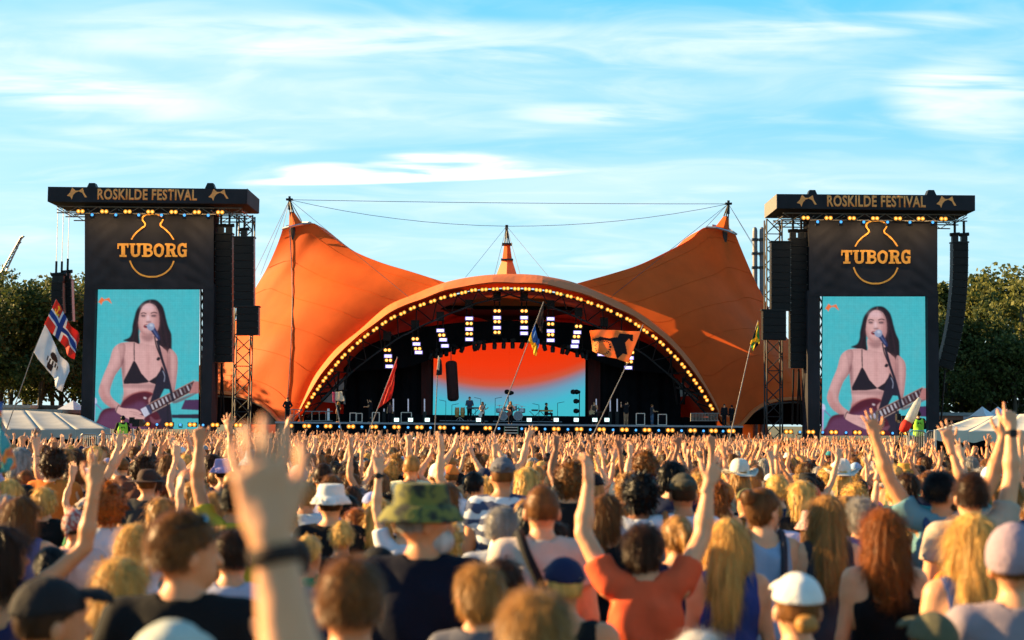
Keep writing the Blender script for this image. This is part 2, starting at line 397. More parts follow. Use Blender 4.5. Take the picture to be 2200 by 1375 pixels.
# steel arch: two chords and the webs between them
def arch_truss():
    cx = inner.mean(axis=0)[0]; n = NA
    ch = inner.copy(); ch[:, 2] -= 0.12; ch[:, 1] = AY + 0.1
    MB().tube(ch, 0.085, 5).build('arch_chord', M['darksteel'], tent)
    tt = np.linspace(0, 1, n); off = 0.25 + 1.15 * np.abs(np.sin(math.pi * tt * 2)) ** 0.8
    d = np.gradient(ch, axis=0); nrm = np.column_stack([d[:, 2], np.zeros(n), -d[:, 0]]); nrm /= np.linalg.norm(nrm, axis=1)[:, None]
    nrm = np.where((nrm[:, 2:3] > 0), -nrm, nrm)
    lo = ch + nrm * off[:, None]; lo[:, 1] += 0.9
    MB().tube(lo, 0.075, 5).build('arch_chord', M['darksteel'], tent)
    for i in range(2, n - 5, 4):
        MB().tube([ch[i], lo[i+2]], 0.045, 4).build('arch_web', M['darksteel'], tent)
        MB().tube([lo[i+2], ch[min(i+4, n-1)]], 0.045, 4).build('arch_web', M['darksteel'], tent)
    # splayed feet where the arch comes down
    for (a, b) in (((661,868),(728,800)),((668,850),(745,838)),((700,815),(735,868)),((690,860),(752,800)),((728,800),(722,870)),((752,765),(735,868)),
                   ((1530,872),(1467,812)),((1518,852),(1452,832)),((1490,820),(1462,868)),((1500,860),(1440,805)),((1467,812),(1470,868)),((1440,770),(1455,868))):
        MB().tube([P(*a, AY + 0.5), P(*b, AY + 2.5)], 0.09, 5).build('arch_strut', M['darksteel'], tent)
arch_truss()
def cone4(p_bot, p_top, Y, dy, mi):
    # tapered four-sided sleeve; p = (xl,yl,xr,yr)
    b = [P(p_bot[0], p_bot[1], Y), P(p_bot[2], p_bot[3], Y)]; t = [P(p_top[0], p_top[1], Y), P(p_top[2], p_top[3], Y)]
    h1 = (b[1].x - b[0].x) * dy; h2 = (t[1].x - t[0].x) * dy
    m = MB()
    mb_ = (b[0] + b[1]) / 2; mt_ = (t[0] + t[1]) / 2
    def ring(a, c, h): return [a, ((a + c) / 2 + Vector((0, -h, 0))), c, ((a + c) / 2 + Vector((0, h, 0)))]
    m.hexa(ring(b[0], b[1], h1), ring(t[0], t[1], h2))
    return m
def mast_head(cone_b, cone_t, tip, foot, ring_pts, Y):
    cone4(cone_b, cone_t, Y, 0.5, 0).build('mast_sleeve', M['orange'], tent)
    T = P(*tip, Y)
    b = MB(); base = [P(cone_t[0]+1, cone_t[1], Y), P((cone_t[0]+cone_t[2])/2, (cone_t[1]+cone_t[3])/2, Y - 0.35), P(cone_t[2]-1, cone_t[3], Y), P((cone_t[0]+cone_t[2])/2, (cone_t[1]+cone_t[3])/2, Y + 0.35)]
    for q in base: b.tube([q, q.lerp(T, 0.95) + (q - T) * 0.02], 0.06, 5)
    for f in (0.25, 0.55): 
        for i in range(4): b.tube([base[i].lerp(T, f), base[(i+1) % 4].lerp(T, f + 0.1)], 0.04, 4)
    b.tube([T - Vector((0, 0, 0.9)), T + Vector((0, 0, 0.25))], 0.11, 6); b.box((T.x-0.28, Y-0.2, T.z-0.1), (T.x+0.28, Y+0.2, T.z+0.05))
    b.build('mast_tip', M['blackmetal'], tent)
    MB().tube([P(*foot, Y + 2), P((cone_t[0]+cone_t[2])/2, cone_t[1], Y)], 0.22, 8).build('mast', M['darksteel'], tent)
    MB().tube([P(x, y, yy_) for x, y, yy_ in ring_pts], 0.10, 5).build('mast_ring', M['alu'], tent)
    for x, y, yy_ in ring_pts[::2]: MB().tube([P(x, y, yy_), T], 0.022, 4).build('ring_stay', M['cable'], tent)
mast_head((621,486,650,481), (621.5,455.5,632,455.5), (622,428), (660,905), [(607,492,128.6),(621,487.5,128.2),(650,481.5,128.2),(667,478.5,128.6),(650,478,130),(615,487,130)], 128.9)
mast_head((1538,486,1567,496), (1554,465,1566,465), (1565,437), (1530,905), [(1517,488,128.6),(1538,489,128.2),(1566,497,128.2),(1582,503,128.6),(1566,492,130),(1530,484,130)], 128.9)
# middle peak
cone4((1066,592,1111,592), (1078,560,1101,560), 126, 0.5, 0).build('mast_sleeve', M['orange_pale'], tent)
cone4((1079,557,1100,557), (1083,527,1096,527), 126, 0.5, 0).build('mast_sleeve', M['orange'], tent)
for y, w in ((558.5, 13), (525, 11)):
    a, b = P(1089.5 - w, y, 126), P(1089.5 + w, y, 126); MB().box((a.x, 125.4, a.z - 0.06), (b.x, 126.6, a.z + 0.06)).build('mast_collar', M['darksteel'], tent)
mt = MB(); T = P(1088.5, 486, 126)
for xx, dy in ((1084, 0), (1089.5, -0.3), (1095, 0), (1089.5, 0.3)): mt.tube([P(xx, 526, 126 + dy), T], 0.06, 5)
for f in (510, 498): a, b = P(1085.5, f, 126), P(1092.5, f, 126); mt.tube([a, b], 0.05, 4)
mt.tube([T - Vector((0, 0, 0.8)), T + Vector((0, 0, 0.1))], 0.13, 6); mt.build('mast_tip', M['blackmetal'], tent)
ML, MR, MC = P(622, 429, 128.9), P(1565, 438, 128.9), P(1088.5, 486, 126)
def cable(a, b, r=0.02, sag=0.0, nm='guy_cable', m='cable'):
    a, b = Vector(a), Vector(b)
    pts = [a.lerp(b, t) - Vector((0, 0, sag * 4 * t * (1 - t))) for t in np.linspace(0, 1, 9)]
    return MB().tube(pts, r, 4).build(nm, M[m], tent)
cable(ML, MR, 0.022, 0.1); cable(ML, MC, 0.02, 0.5); cable(MC, MR, 0.02, 0.5)
for (a, b) in ((ML, P(540, 600, 135)), (ML, P(560, 590, 140)), (ML, P(880, 640, 119)), (MR, P(1640, 560, 135)), (MR, P(1655, 590, 140)), (MR, P(1310, 640, 121)),
               (MC, P(1000, 596, 121)), (MC, P(1180, 596, 121)), (MC, P(1062, 592, 121)), (MC, P(1118, 592, 121))):
    cable(a, b, 0.018)
# pale rope running down the left wing
GP = np.array([p for row in gl[0] for p in row]); GJ = np.array([proj(*p) for p in GP]); rp = []
for (x, y) in catmull([(622, 492), (626, 560), (628, 640), (626, 720), (622, 800), (617, 868)], 8):
    q = GP[np.argmin(((GJ - (x, y)) ** 2).sum(1))]; rp.append(tuple(P(x, y, q[1] - 0.12)))
MB().tube(resample(rp, 20), 0.05, 5).build('tie_rope', M['rope'], tent)
# welded seams fanning over the wings from mast to arch
for G_ in (gl[0], gr[0]):
    for i in range(6, 58, 10): MB().tube([np.array(G_[j][i]) + np.array([0, -.03, 0]) for j in range(1, 59, 3)], .016, 4).build('seam', M['orange'], tent)

# ---------------------------------------------------------------- the stage house
stage = empty('stage', (0, 122, 0), 'black draped concert stage with raised deck under the orange arch', 'stage')
xl, xr = P(596, 905, 110).x, P(1592, 905, 110).x
MB().box((xl, 109.2, -.7), (xr, 139, 1.93)).build('stage_front', M['black'], stage)
k = 0; nb = 16
for i in range(nb):       # deck panels
    a = xl + (xr - xl) * i / nb
    MB().box((a + 0.01, 109.0, 1.94), (a + (xr - xl) / nb - 0.01, 138, 2.0)).build('deck_panel', M['deck'], stage)
MB().box((xl, 108.9, 1.90), (xr, 108.98, 2.03)).build('stage_edge', M['lip'], stage)
bx0, bx1, bz = P(700, 700, 137).x, P(1500, 700, 137).x, P(1100, 690, 137).z
def folds(pts_top, pts_bot, name, m, n=60, amp=0.12, freq=3.0, parent=stage):
    t = resample(pts_top, n); b = resample(pts_bot, n); rows = []
    for v in np.linspace(0, 1, 8):
        r = t * (1 - v) + b * v; s = np.cumsum(np.r_[0, np.linalg.norm(np.diff(t, axis=0), axis=1)])
        r = r.copy(); r[:, 1] += amp * np.sin(s * freq) + amp * 0.5 * np.sin(s * freq * 2.3 + 1); rows.append(r)
    return MB().grid(rows).build(name, m, parent, smooth=True)
folds([P(800, 695, 137), P(1400, 695, 137)], [P(730, 907, 137), P(1470, 907, 137)], 'back_drape', M['black'], 160)
folds([P(738, 765, 124), P(926, 700, 124)], [P(738, 905, 124), P(926, 905, 124)], 'side_drape', M['black'])
folds([P(1262, 700, 124), P(1462, 765, 124)], [P(1262, 905, 124), P(1462, 905, 124)], 'side_drape', M['black'])
folds([P(905, 700, 123.6), P(927, 700, 123.6)], [P(905, 903, 123.6), P(927, 903, 123.6)], 'redlit_drape', M['redlit_cloth'], 30)
folds([P(1263, 700, 123.6), P(1290, 700, 123.6)], [P(1263, 903, 123.6), P(1290, 903, 123.6)], 'redlit_drape', M['redlit_cloth'], 30)
top = catmull([P(x, y, 121.5) for x, y in ((738,770),(800,738),(870,712),(950,697),(1040,690),(1140,690),(1240,695),(1320,712),(1390,738),(1462,775))], 8)
bot = catmull([P(x, y, 121.5) for x, y in ((738,800),(800,795),(870,790),(925,772),(1010,743),(1095,736),(1180,742),(1262,768),(1330,790),(1400,800),(1462,805))], 8)
folds(top, bot, 'header_drape', M['black'], 100, 0.08, 4.0)
MB().box((P(860, 700, 124).x, 123, bz), (P(1330, 700, 124).x, 137, bz + 0.3)).build('roof_grid', M['black'], stage)
MB().box(tuple(P(652, 912, 123.4)), tuple(P(1540, 897, 123.5) + Vector((0, .05, 0)))).build('low_drape', M['black'], stage)
MB().poly([P(676, 862, 123), P(742, 868, 123), P(738, 812, 123), P(704, 822, 123), P(680, 846, 123)], (0, .06, 0)).build('daylight_panel', M['daylight_pale'], stage)  # pale panels stand in for daylight seen through the open sides
MB().poly([P(1459, 822, 123), P(1500, 828, 123), P(1512, 846, 123), P(1462, 852, 123)], (0, .06, 0)).build('daylight_panel', M['daylight_pale'], stage)
# black sheets stand in for the shade inside the low side arches
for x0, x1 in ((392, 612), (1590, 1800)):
    MB().poly([P(x0, 912, 134), P(x1, 912, 132), P(x1, 880, 132), P((x0+x1)/2+30, 838, 133), P((x0+x1)/2-40, 836, 133), P(x0, 860, 134)], (0, .1, 0)).build('wing_dark_sheet', M['black'], stage)

# big LED wall behind the band: one sunset gradient
def led_wall():
    m = bpy.data.materials.new('sunset_led_picture'); m.use_nodes = True; t = m.node_tree; n = t.nodes; l = t.links
    b = n['Principled BSDF']; b.inputs['Base Color'].default_value = (0.01, 0.01, 0.01, 1); b.inputs['Roughness'].default_value = 0.6
    co = n.new('ShaderNodeTexCoord'); s = n.new('ShaderNodeSeparateXYZ'); l.new(co.outputs['Object'], s.inputs[0])
    def mm(op, a, b_):
        q = n.new('ShaderNodeMath'); q.operation = op
        for i, v in enumerate((a, b_)):
            if isinstance(v, (int, float)): q.inputs[i].default_value = v
            else: l.new(v, q.inputs[i])
        return q.outputs[0]
    # picture coordinate: height above lower edge, bent into a shallow bowl
    bend = mm('MULTIPLY', mm('POWER', mm('ABSOLUTE', mm('SUBTRACT', s.outputs[0], -0.6), 0), 2), -0.030)
    h = mm('ADD', s.outputs[2], bend)
    h = mm('ADD', h, mm('MULTIPLY', s.outputs[0], -0.04))
    r = n.new('ShaderNodeMapRange'); l.new(h, r.inputs[0]); r.inputs[1].default_value = 0; r.inputs[2].default_value = 6.3
    cr = n.new('ShaderNodeValToRGB'); l.new(r.outputs[0], cr.inputs[0]); e = cr.color_ramp.elements
    e[0].position = 0.0; e[0].color = (*srgb(66, 190, 205), 1); e[1].position = 1.0; e[1].color = (*srgb(240, 52, 10), 1)
    for p_, c in ((0.12, (70, 185, 208)), (0.26, (105, 160, 190)), (0.34, (140, 130, 150)), (0.42, (205, 88, 60)), (0.52, (235, 62, 20)), (0.7, (246, 56, 8))):
        q = e.new(p_); q.color = (*srgb(*c), 1)
    nz = n.new('ShaderNodeTexNoise'); nz.inputs['Scale'].default_value = 14; l.new(co.outputs['Object'], nz.inputs['Vector'])
    l.new(cr.outputs[0], b.inputs['Emission Color']); b.inputs['Emission Strength'].default_value = 0.26
    st = empty('led_wall', (0.0, 131, 0), 'wide video wall behind the band showing orange fading into turquoise', 'video screen')
    a, c = P(930, 893, 131), P(1258, 715, 131); st.location = (0, 131, a.z)
    w = (c.x - a.x) / 8; hh = (c.z - a.z) / 4
    pm = MB().box((-w/2 + .004, 0, 0.004), (w/2 - .004, 0.12, hh - 0.004)).mesh('led_panel', m)
    # every panel shows its share of one picture: panels are placed pieces of a shared sheet
    for i in range(8):
        for j in range(4):
            x0 = a.x + w * i; z0 = hh * j
            MB().box((x0 + .0015, 131, a.z + z0 + .0015), (x0 + w - .0015, 131.12, a.z + z0 + hh - .0015)).build('led_panel', m, st, origin=(0, 131, a.z))
    bpy.data.meshes.remove(pm)
    for o in st.children: o.location = (0, 0, 0)
    MB().box((a.x - 0.25, 130.9, a.z - 0.45), (c.x + 0.25, 131.3, a.z - 0.03)).build('screen_base', M['black'], st)
    MB().box((c.x + 0.02, 130.95, a.z), (c.x + 0.25, 131.2, c.z)).build('screen_border', M['black'], st)
led_wall()

# ---------------------------------------------------------------- lamps
def blinder_proto(name, label, group, s=1.0):
    t = empty(name, (0, 0, -50), label, 'stage light', group)
    MB().box((-0.42*s, 0, -0.2*s), (0.42*s, 0.22*s, 0.2*s)).build('housing', M['blackmetal'], t, origin=(0,0,0))
    for x in (-0.19*s, 0.19*s):
        b = MB().disc((x, -0.012, 0), 0.185*s, (0, 1, 0), 12, 0.02).build('halo_reflector', M['amber_halo'], t, origin=(0,0,0))
        MB().ball((x, -0.03, 0), 0.085*s, 8, 6).build('bulb', M['amber'], b, origin=(0,0,0))
    return t
def place_all(proto, locs, rots=None, labels=None):
    for i, p in enumerate(locs):
        o = proto if i == 0 else dup(proto)
        o.location = p
        if rots: o.rotation_euler = rots[i]
        if labels: o['label'] = labels[i]
pr = blinder_proto('blinder_light', 'small twin-bulb amber lamp in the row along the arch edge of the orange tent', 'amber twin lamps along the arch', 0.74)
locs = [P(x, y, AY - 0.75) for x, y in ARCH]; rots = []
for i in range(len(locs)):
    d = locs[min(i+1, len(locs)-1)] - locs[max(i-1, 0)]
    rots.append((0, -math.atan2(d.z, d.x), 0))
NL = len(locs); mid_ = NL // 2
place_all(pr, locs, rots, ['amber twin lamp on the arch edge, %s %s' % (ORD[mid_ - 1 - i] if i < mid_ else ORD[i - mid_], 'left of the arch crown' if i < mid_ else 'right of the arch crown') for i in range(NL)])
pr = blinder_proto('footlight', 'twin-bulb amber footlight in the low row along the stage front', 'amber footlights along the stage front', 0.78)
fx = [313,363,413,462,512,621,659,705,754,803,852,901,950,999,1048,1147,1195,1244,1292.5,1341.6,1390,1440,1488,1533,1571,1694,1742,1791,1842,1892,1941]
def foot_y(x): return 914.5 + (x - 600) * 0.0118
place_all(pr, [P(x, foot_y(x), 107.6) for x in fx], None, ['amber twin footlight on the stage front, %s from the left' % ORD[i] for i in range(len(fx))])
def moving_head(name, label, group, m, s=1.0):
    t = empty(name, (0, 0, -50), label, 'stage light', group)
    MB().box((-0.17*s, -0.12*s, -0.3*s), (0.17*s, 0.14*s, -0.18*s)).build('base', M['blackmetal'], t, origin=(0,0,0))
    y = MB(); y.box((-0.2*s, -0.05*s, -0.18*s), (-0.16*s, 0.05*s, 0.05*s)).box((0.16*s, -0.05*s, -0.18*s), (0.2*s, 0.05*s, 0.05*s)); y.build('yoke', M['blackmetal'], t, origin=(0,0,0))
    h = MB().tube([(0, 0.16*s, 0), (0, -0.1*s, 0), (0, -0.16*s, 0)], [0.11*s, 0.15*s, 0.14*s], 10).build('head', M['blackmetal'], t, origin=(0,0,0))
    MB().disc((0, -0.165*s, 0), 0.125*s, (0, 1, 0), 10, 0.01).build('lens', m, h, origin=(0,0,0))
    return t
pr = moving_head('moving_light', 'small blue moving light between the amber footlights on the stage front', 'blue moving lights along the stage front', M['blue_led'], 0.7)
bxs = [338,388,437,487,683,730,778,827,877,925,975,1072,1121,1171,1220,1268,1317,1366,1415,1464,1511,1553,1718,1767,1817,1867,1917]
place_all(pr, [P(x, foot_y(x) + 0.5, 107.7) for x in bxs], None, ['small blue moving light on the stage front, %s from the left' % ORD[i] for i in range(len(bxs))])
# the floor lamps shining from the deck
pr = empty('floor_lamp', (0, 0, -50), 'small cool white flood lamp standing on the stage deck', 'stage light', 'cool white lamps on the deck')
MB().box((-0.22, 0, -0.2), (0.22, 0.2, 0.2)).build('housing', M['blackmetal'], pr, origin=(0,0,0)); MB().box((-0.17, -0.02, -0.13), (0.17, -0.004, 0.13)).build('lens', M['cool_led'], pr, origin=(0,0,0))
place_all(pr, [P(x, 902, 112) for x in (852, 882, 918, 1028, 1137, 1195, 1238, 1278, 1304)], None, ['cool white flood lamp on the stage deck, %s from the left' % ORD[i] for i in range(9)])

# hanging lamp towers in the mouth of the arch
def light_pod(cx, rows, lean=0.0):
    t = empty('light_pod', tuple(P(cx, rows[0][1] - 20, 119.4)), None, 'lamp tower', 'hanging lamp towers inside the arch')
    z0 = rows[0][1]; z1 = rows[-1][1]
    a, b = P(cx, z0 - 34, 119.6), P(cx, z1 + 6, 119.6)
    for dx in (-0.28, 0.28): MB().tube([a + Vector((dx * 0.6, 0.1, 0)), b + Vector((dx, 0.1, 0))], 0.05, 4).build('rail', M['darksteel'], t)
    MB().box((a.x - 0.3, 119.3, a.z - 0.5), (a.x + 0.3, 119.9, a.z + 0.2)).build('hoist', M['blackmetal'], t)
    for i, (kind, y) in enumerate(rows):
        c = P(cx + lean * (y - z0), y, 119.2); w = 0.34
        h = MB().box((c.x - w, 119.25, c.z - 0.19), (c.x + w, 119.55, c.z + 0.19)).build('lamp_housing', M['blackmetal'], t)
        if kind == 'a':
            for sx in (-0.15, 0.15):
                MB().disc((c.x + sx, 119.23, c.z), 0.13, (0, 1, 0), 10, 0.02).ball((c.x + sx, 119.2, c.z), 0.10, 8, 6, mi=1).build('bulb', [M['amber_halo'], M['amber']], h, origin=t.location)
        else:
            bb_ = MB(); bb_.box((c.x - 0.30, 119.22, c.z - 0.13), (c.x + 0.30, 119.245, c.z + 0.13), 1); [bb_.box((c.x - 0.22 + .155*q_, 119.2, c.z - 0.07), (c.x - 0.09 + .155*q_, 119.24, c.z + 0.07)) for q_ in range(3)]; bb_.build('led_bar', [M['white_led'], M['lilac_halo']], h, origin=t.location)
    return t
pods = [(832, [('a',752),('w',765),('a',774),('w',787)], 0.12), (892, [('a',728),('w',739),('a',749),('w',757)], 0.25), (946, [('w',710),('a',720),('w',730),('w',743)], 0.3),
        (1008, [('w',684),('a',695),('w',707),('a',717),('w',729)], 0.0), (1068, [('a',668),('w',682.5),('a',691),('w',704),('a',714)], 0.0), (1126, [('a',668),('w',682.5),('a',691),('w',704),('w',716)], 0.0),
        (1183, [('w',685),('a',696),('w',711),('a',719),('w',731)], 0.0), (1243, [('a',701),('w',714),('a',723),('w',734),('w',744)], -0.2), (1298, [('w',722),('a',734),('w',745),('a',753),('w',761)], -0.15), (1355, [('a',757),('w',769),('a',777),('w',790)], -0.15)]
nm = ['leftmost lamp tower hanging low near the left foot of the arch', 'lamp tower hanging above the red flag, second from left', 'lamp tower above the left edge of the video wall',
      'fourth lamp tower from left, above the hanging mesh tube', 'lamp tower hanging just left of the centre peak', 'lamp tower hanging just right of the centre peak', 'lamp tower just right of the blue and yellow flag',
      'lamp tower left of the orange horse flag', 'lamp tower shining through the orange horse flag', 'rightmost lamp tower, below the right corner of the horse flag']
for i, (cx, rows, lean) in enumerate(pods): light_pod(cx, rows, lean)['label'] = nm[i]
# hung moving heads along the lower edge of the header drape
pr = empty('hung_light', (0, 0, -50), 'dark moving light hanging below the header drape over the video wall', 'stage light', 'dark lights hanging over the video wall')
MB().box((-0.2, -0.2, 0.1), (0.2, 0.2, 0.35)).build('base', M['blackmetal'], pr, origin=(0,0,0))
MB().tube([(0, 0, 0.16), (0.02, -0.05, -0.1), (0.05, -0.12, -0.42)], [0.12, 0.19, 0.16], 8).build('head', M['blackmetal'], pr, origin=(0,0,0))
hx = [928, 938, 948, 958, 976, 995, 1018, 1030, 1040, 1063, 1083, 1102, 1124, 1146, 1168, 1188, 1210, 1222, 1240, 1250, 1262]
hl = []; hr = []
for x in hx:
    u = (x - 1095) / 167.0; y = 737 + 24 * abs(u) ** 1.8; hl.append(P(x, y, 121.0)); hr.append((random.uniform(-.3, .3), 0, random.uniform(-3, 3)))
place_all(pr, hl, hr, ['dark moving light over the video wall, %s from the left' % ORD[i] for i in range(len(hl))])
# long dark mesh tube hanging left in front of the screen
tb = MB(); c0, c1 = P(969, 775, 120), P(974, 862, 120)
tb.tube([c0 + Vector((0,0,0)), c0.lerp(c1, .03), c0.lerp(c1, .08), c0.lerp(c1, .92), c0.lerp(c1, .97), c1], [0.2, 0.4, 0.46, 0.46, 0.4, 0.2], 14)
t = empty('mesh_tube', tuple(c0), 'long dark red mesh tube hanging over the left side of the video wall', 'hanging tube')
tb.build('tube', mat('mesh_red', (0.035, 0.006, 0.006), 0.9, bump=0.8, bscale=20), t, smooth=True)
MB().tube([c0, P(969, 745, 120)], 0.03, 4).build('hook_cable', M['cable'], t)
# ---------------------------------------------------------------- video towers
def text_prism(txt, x0, x1, y0, y1, Y, m, parent, offset=0.02, depth=0.01):
    cu = bpy.data.curves.new('lettering', 'FONT'); cu.body = txt; cu.offset = offset; cu.extrude = 0.0; cu.size = 1; cu.space_character = 1.08; cu.resolution_u = 3
    o = bpy.data.objects.new('lettering', cu); sc.collection.objects.link(o)
    dg = bpy.context.evaluated_depsgraph_get(); me = bpy.data.meshes.new_from_object(o.evaluated_get(dg))
    bpy.data.objects.remove(o); bpy.data.curves.remove(cu)
    v = np.array([tuple(q.co) for q in me.vertices]); mn, mx = v.min(0), v.max(0)
    a, b = P(x0, y1, Y), P(x1, y1, Y); c = P((x0+x1)/2, y0, Y); zc = (a.z + b.z) / 2
    for q in me.vertices:
        u = (q.co.x - mn[0]) / (mx[0] - mn[0]); w = (q.co.y - mn[1]) / (mx[1] - mn[1])
        q.co = (a.x + (b.x - a.x) * u - parent.location.x, Y - parent.location.y, zc + (c.z - zc) * w - parent.location.z)
    me.materials.clear(); me.materials.append(m); me.name = 'lettering'
    bm = bmesh.new(); bm.from_mesh(me); bmesh.ops.recalc_face_normals(bm, faces=bm.faces)
    r = bmesh.ops.extrude_face_region(bm, geom=bm.faces[:]); bmesh.ops.translate(bm, verts=[e for e in r['geom'] if isinstance(e, bmesh.types.BMVert)], vec=(0, depth, 0)); bm.to_mesh(me); bm.free()
    return link('lettering', me, parent)
LOGO = [(245,140),(275,110),(296,60),(330,90),(362,90),(402,64),(414,110),(442,155),(422,158),(395,112),(360,97),(328,110),(306,135),(292,178),(278,150)]
def logo(ox, oy, Y, m, parent, s=0.2182):
    pts = [P(ox + (x - 342) * s, oy + (y - 118) * s, Y) for x, y in LOGO]
    MB().poly(pts, (0, 0.01, 0)).build('emblem', m, parent)
def ribbon2(pts, w, closed=False):
    a = np.array(pts, float); n = len(a)
    if closed: d = np.roll(a, -1, 0) - np.roll(a, 1, 0)
    else: d = np.gradient(a, axis=0)
    d /= np.linalg.norm(d, axis=1)[:, None]; nn = np.column_stack([-d[:, 1], d[:, 0]])
    return a + nn * w / 2, a - nn * w / 2
def tuborg(sx, sy, Y, parent):
    k = [0]; mb = MB(); F = lambda x, y, d: P(90 + x * 0.2182 + sx, 390 + y * 0.2182 + sy, Y - d)
    def nd(): k[0] += 1; return 0.0015 * k[0]
    def rect(x0, y0, x1, y1):
        d = nd(); mb.poly([F(x0, y0, d), F(x1, y0, d), F(x1, y1, d), F(x0, y1, d)], (0, 0.02, 0))
    def quad(*p): d = nd(); mb.poly([F(x, y, d) for x, y in p], (0, 0.02, 0))
    def rib(pts, w, closed=False, n=8, b=mb):
        c = catmull(pts, n, closed); l, r = ribbon2(c, w, closed); d = nd()
        L_ = [F(x, y, d) for x, y in l]; R_ = [F(x, y, d) for x, y in r]
        if closed: L_.append(L_[0]); R_.append(R_[0])
        b.grid([L_, R_])
    # T
    rect(748, 608, 850, 631); quad((745, 608), (762, 608), (757, 662), (742, 662)); quad((838, 608), (854, 608), (851, 655), (839, 655)); rect(782, 608, 818, 742); rect(764, 722, 834, 742)
    # U
    rect(862, 608, 920, 626); rect(874, 608, 906, 705); rect(930, 608, 982, 626); rect(941, 608, 968, 705); rib([(890, 698), (897, 722), (922, 731), (948, 720), (955, 698)], 26)
    # B
    rect(984, 608, 1034, 626); rect(984, 724, 1034, 742); rect(1000, 608, 1031, 742)
    rib([(1015, 620), (1050, 620), (1072, 632), (1072, 657), (1050, 669), (1015, 670)], 22); rib([(1015, 676), (1052, 677), (1077, 690), (1077, 716), (1054, 731), (1015, 731)], 23)
    # O
    rib([(1152, 622), (1186, 645), (1188, 678), (1180, 712), (1152, 730), (1122, 712), (1114, 678), (1117, 645)], 27, True)
    # R
    rect(1212, 608, 1262, 626); rect(1212, 724, 1275, 742); rect(1227, 608, 1258, 742); rib([(1240, 620), (1280, 620), (1302, 633), (1302, 660), (1280, 673), (1240, 673)], 22)
    quad((1262, 672), (1296, 668), (1322, 742), (1288, 742)); rect(1290, 724, 1334, 742)
    # G
    rib([(1412, 645), (1400, 624), (1380, 619), (1356, 634), (1348, 672), (1356, 714), (1382, 731), (1408, 722), (1412, 700)], 27); rect(1382, 668, 1428, 688); rect(1399, 686, 1424, 738); quad((1408, 608), (1424, 608), (1424, 656), (1410, 650))
    mb.build('brand_lettering', M['print_logo'], parent, recalc=False)
    b2 = MB()
    rib([(880,572),(920,512),(978,462),(1008,442),(1016,415),(992,380),(994,350),(1030,326),(1085,320),(1140,325),(1180,348),(1190,380),(1168,415),(1174,442),(1202,460),(1258,514),(1298,572)], 15, b=b2)
    rib([(865,778),(900,850),(960,908),(1030,934),(1085,938),(1140,932),(1210,902),(1266,850),(1300,782)], 16, b=b2)
    b2.build('bottle_outline', M['print_logo'], parent, recalc=False)
def lattice(parent, x0, x1, ytop, ybot, Y, depth, m, bays=16):
    a, b = P(x0, ytop, Y), P(x1, ytop, Y); w = b.x - a.x; zt = a.z; zb = -.6
    c = [(a.x, Y), (b.x, Y), (b.x, Y + depth), (a.x, Y + depth)]
    for x, y in c: MB().tube([(x, y, zb), (x, y, zt)], 0.06, 5).build('mast_chord', m, parent)
    h = (zt - zb) / bays
    for i in range(bays):
        z = zb + h * i
        for q in range(4):
            p0, p1 = c[q], c[(q+1) % 4]
            if i % 2: p0, p1 = p1, p0
            if q in (0, 2) or i % 2: MB().tube([(p0[0], p0[1], z), (p1[0], p1[1], z + h)], 0.04, 4).build('mast_brace', m, parent)
        if i % 3 == 0: MB().tube([(c[0][0], c[0][1], z), (c[1][0], c[1][1], z)], 0.035, 4).build('mast_rung', m, parent)
def cabinet_mesh(w, h, d):
    b = MB(); b.box((-w/2, 0, -h/2 + 0.012), (w/2, d, h/2 - 0.012)); b.box((-w/2 + .04, -0.03, -h/2 + 0.03), (w/2 - .04, -0.001, h/2 - 0.03), 1)
    for s in (-1, 1): b.box((s*w/2 - 0.03, -0.05, -h/2 + .0), (s*w/2 + 0.03, 0.02, -h/2 + 0.035), 2); b.box((s*w/2 - .02, 0.1, -h/2 - .02), (s*w/2 + .025, d - .1, h/2 + .02), 2) if s > 0 else None
    return b.mesh('speaker_cabinet', [M['blackmetal'], M['speaker'], M['steel']])
def line_array(pts, wpx, n, Y, label, group='line array speakers on the towers', hoists=(0,), top_y=None, depth=0.8, tint=None):
    c = resample([P(x, y, Y) for x, y in catmull(pts, 6)], n + 1)
    t = empty('line_array', tuple(c[0]), label, 'speaker array', group)
    L_ = np.linalg.norm(c[1] - c[0]); w = wpx * Y / FPX; me = cabinet_mesh(w, L_, depth)
    for i in range(n):
        p = (c[i] + c[i+1]) / 2; d = c[i+1] - c[i]; link('speaker_cabinet', me, t, loc=tuple(p - c[0]), rot=(0, math.atan2(d[0], -d[2]) * -1.0, 0))
    MB().box((c[0][0] - w*0.55, Y - .05, c[0][2] + .02), (c[0][0] + w*0.55, Y + depth, c[0][2] + .12)).build('flying_frame', M['blackmetal'], t)
    for hx_ in hoists:
        x = c[0][0] + hx_ * w
        MB().box((x - .22, Y + .1, c[0][2] + .14), (x + .2, Y + .5, c[0][2] + .55)).tube([(x - .35, Y + .3, c[0][2] + .62), (x + .35, Y + .3, c[0][2] + .68)], .13, 8).tube([(x, Y + .3, c[0][2] + .5), (x, Y + .3, c[0][2] + 1.6)], .09, 6).build('chain_hoist', M['blackmetal'], t)
        if top_y: MB().tube([(x, Y + .3, c[0][2] + 1.5), (x, Y + .3, P(pts[0][0], top_y, Y).z)], .02, 4).build('hoist_chain', M['steel'], t)
    return t
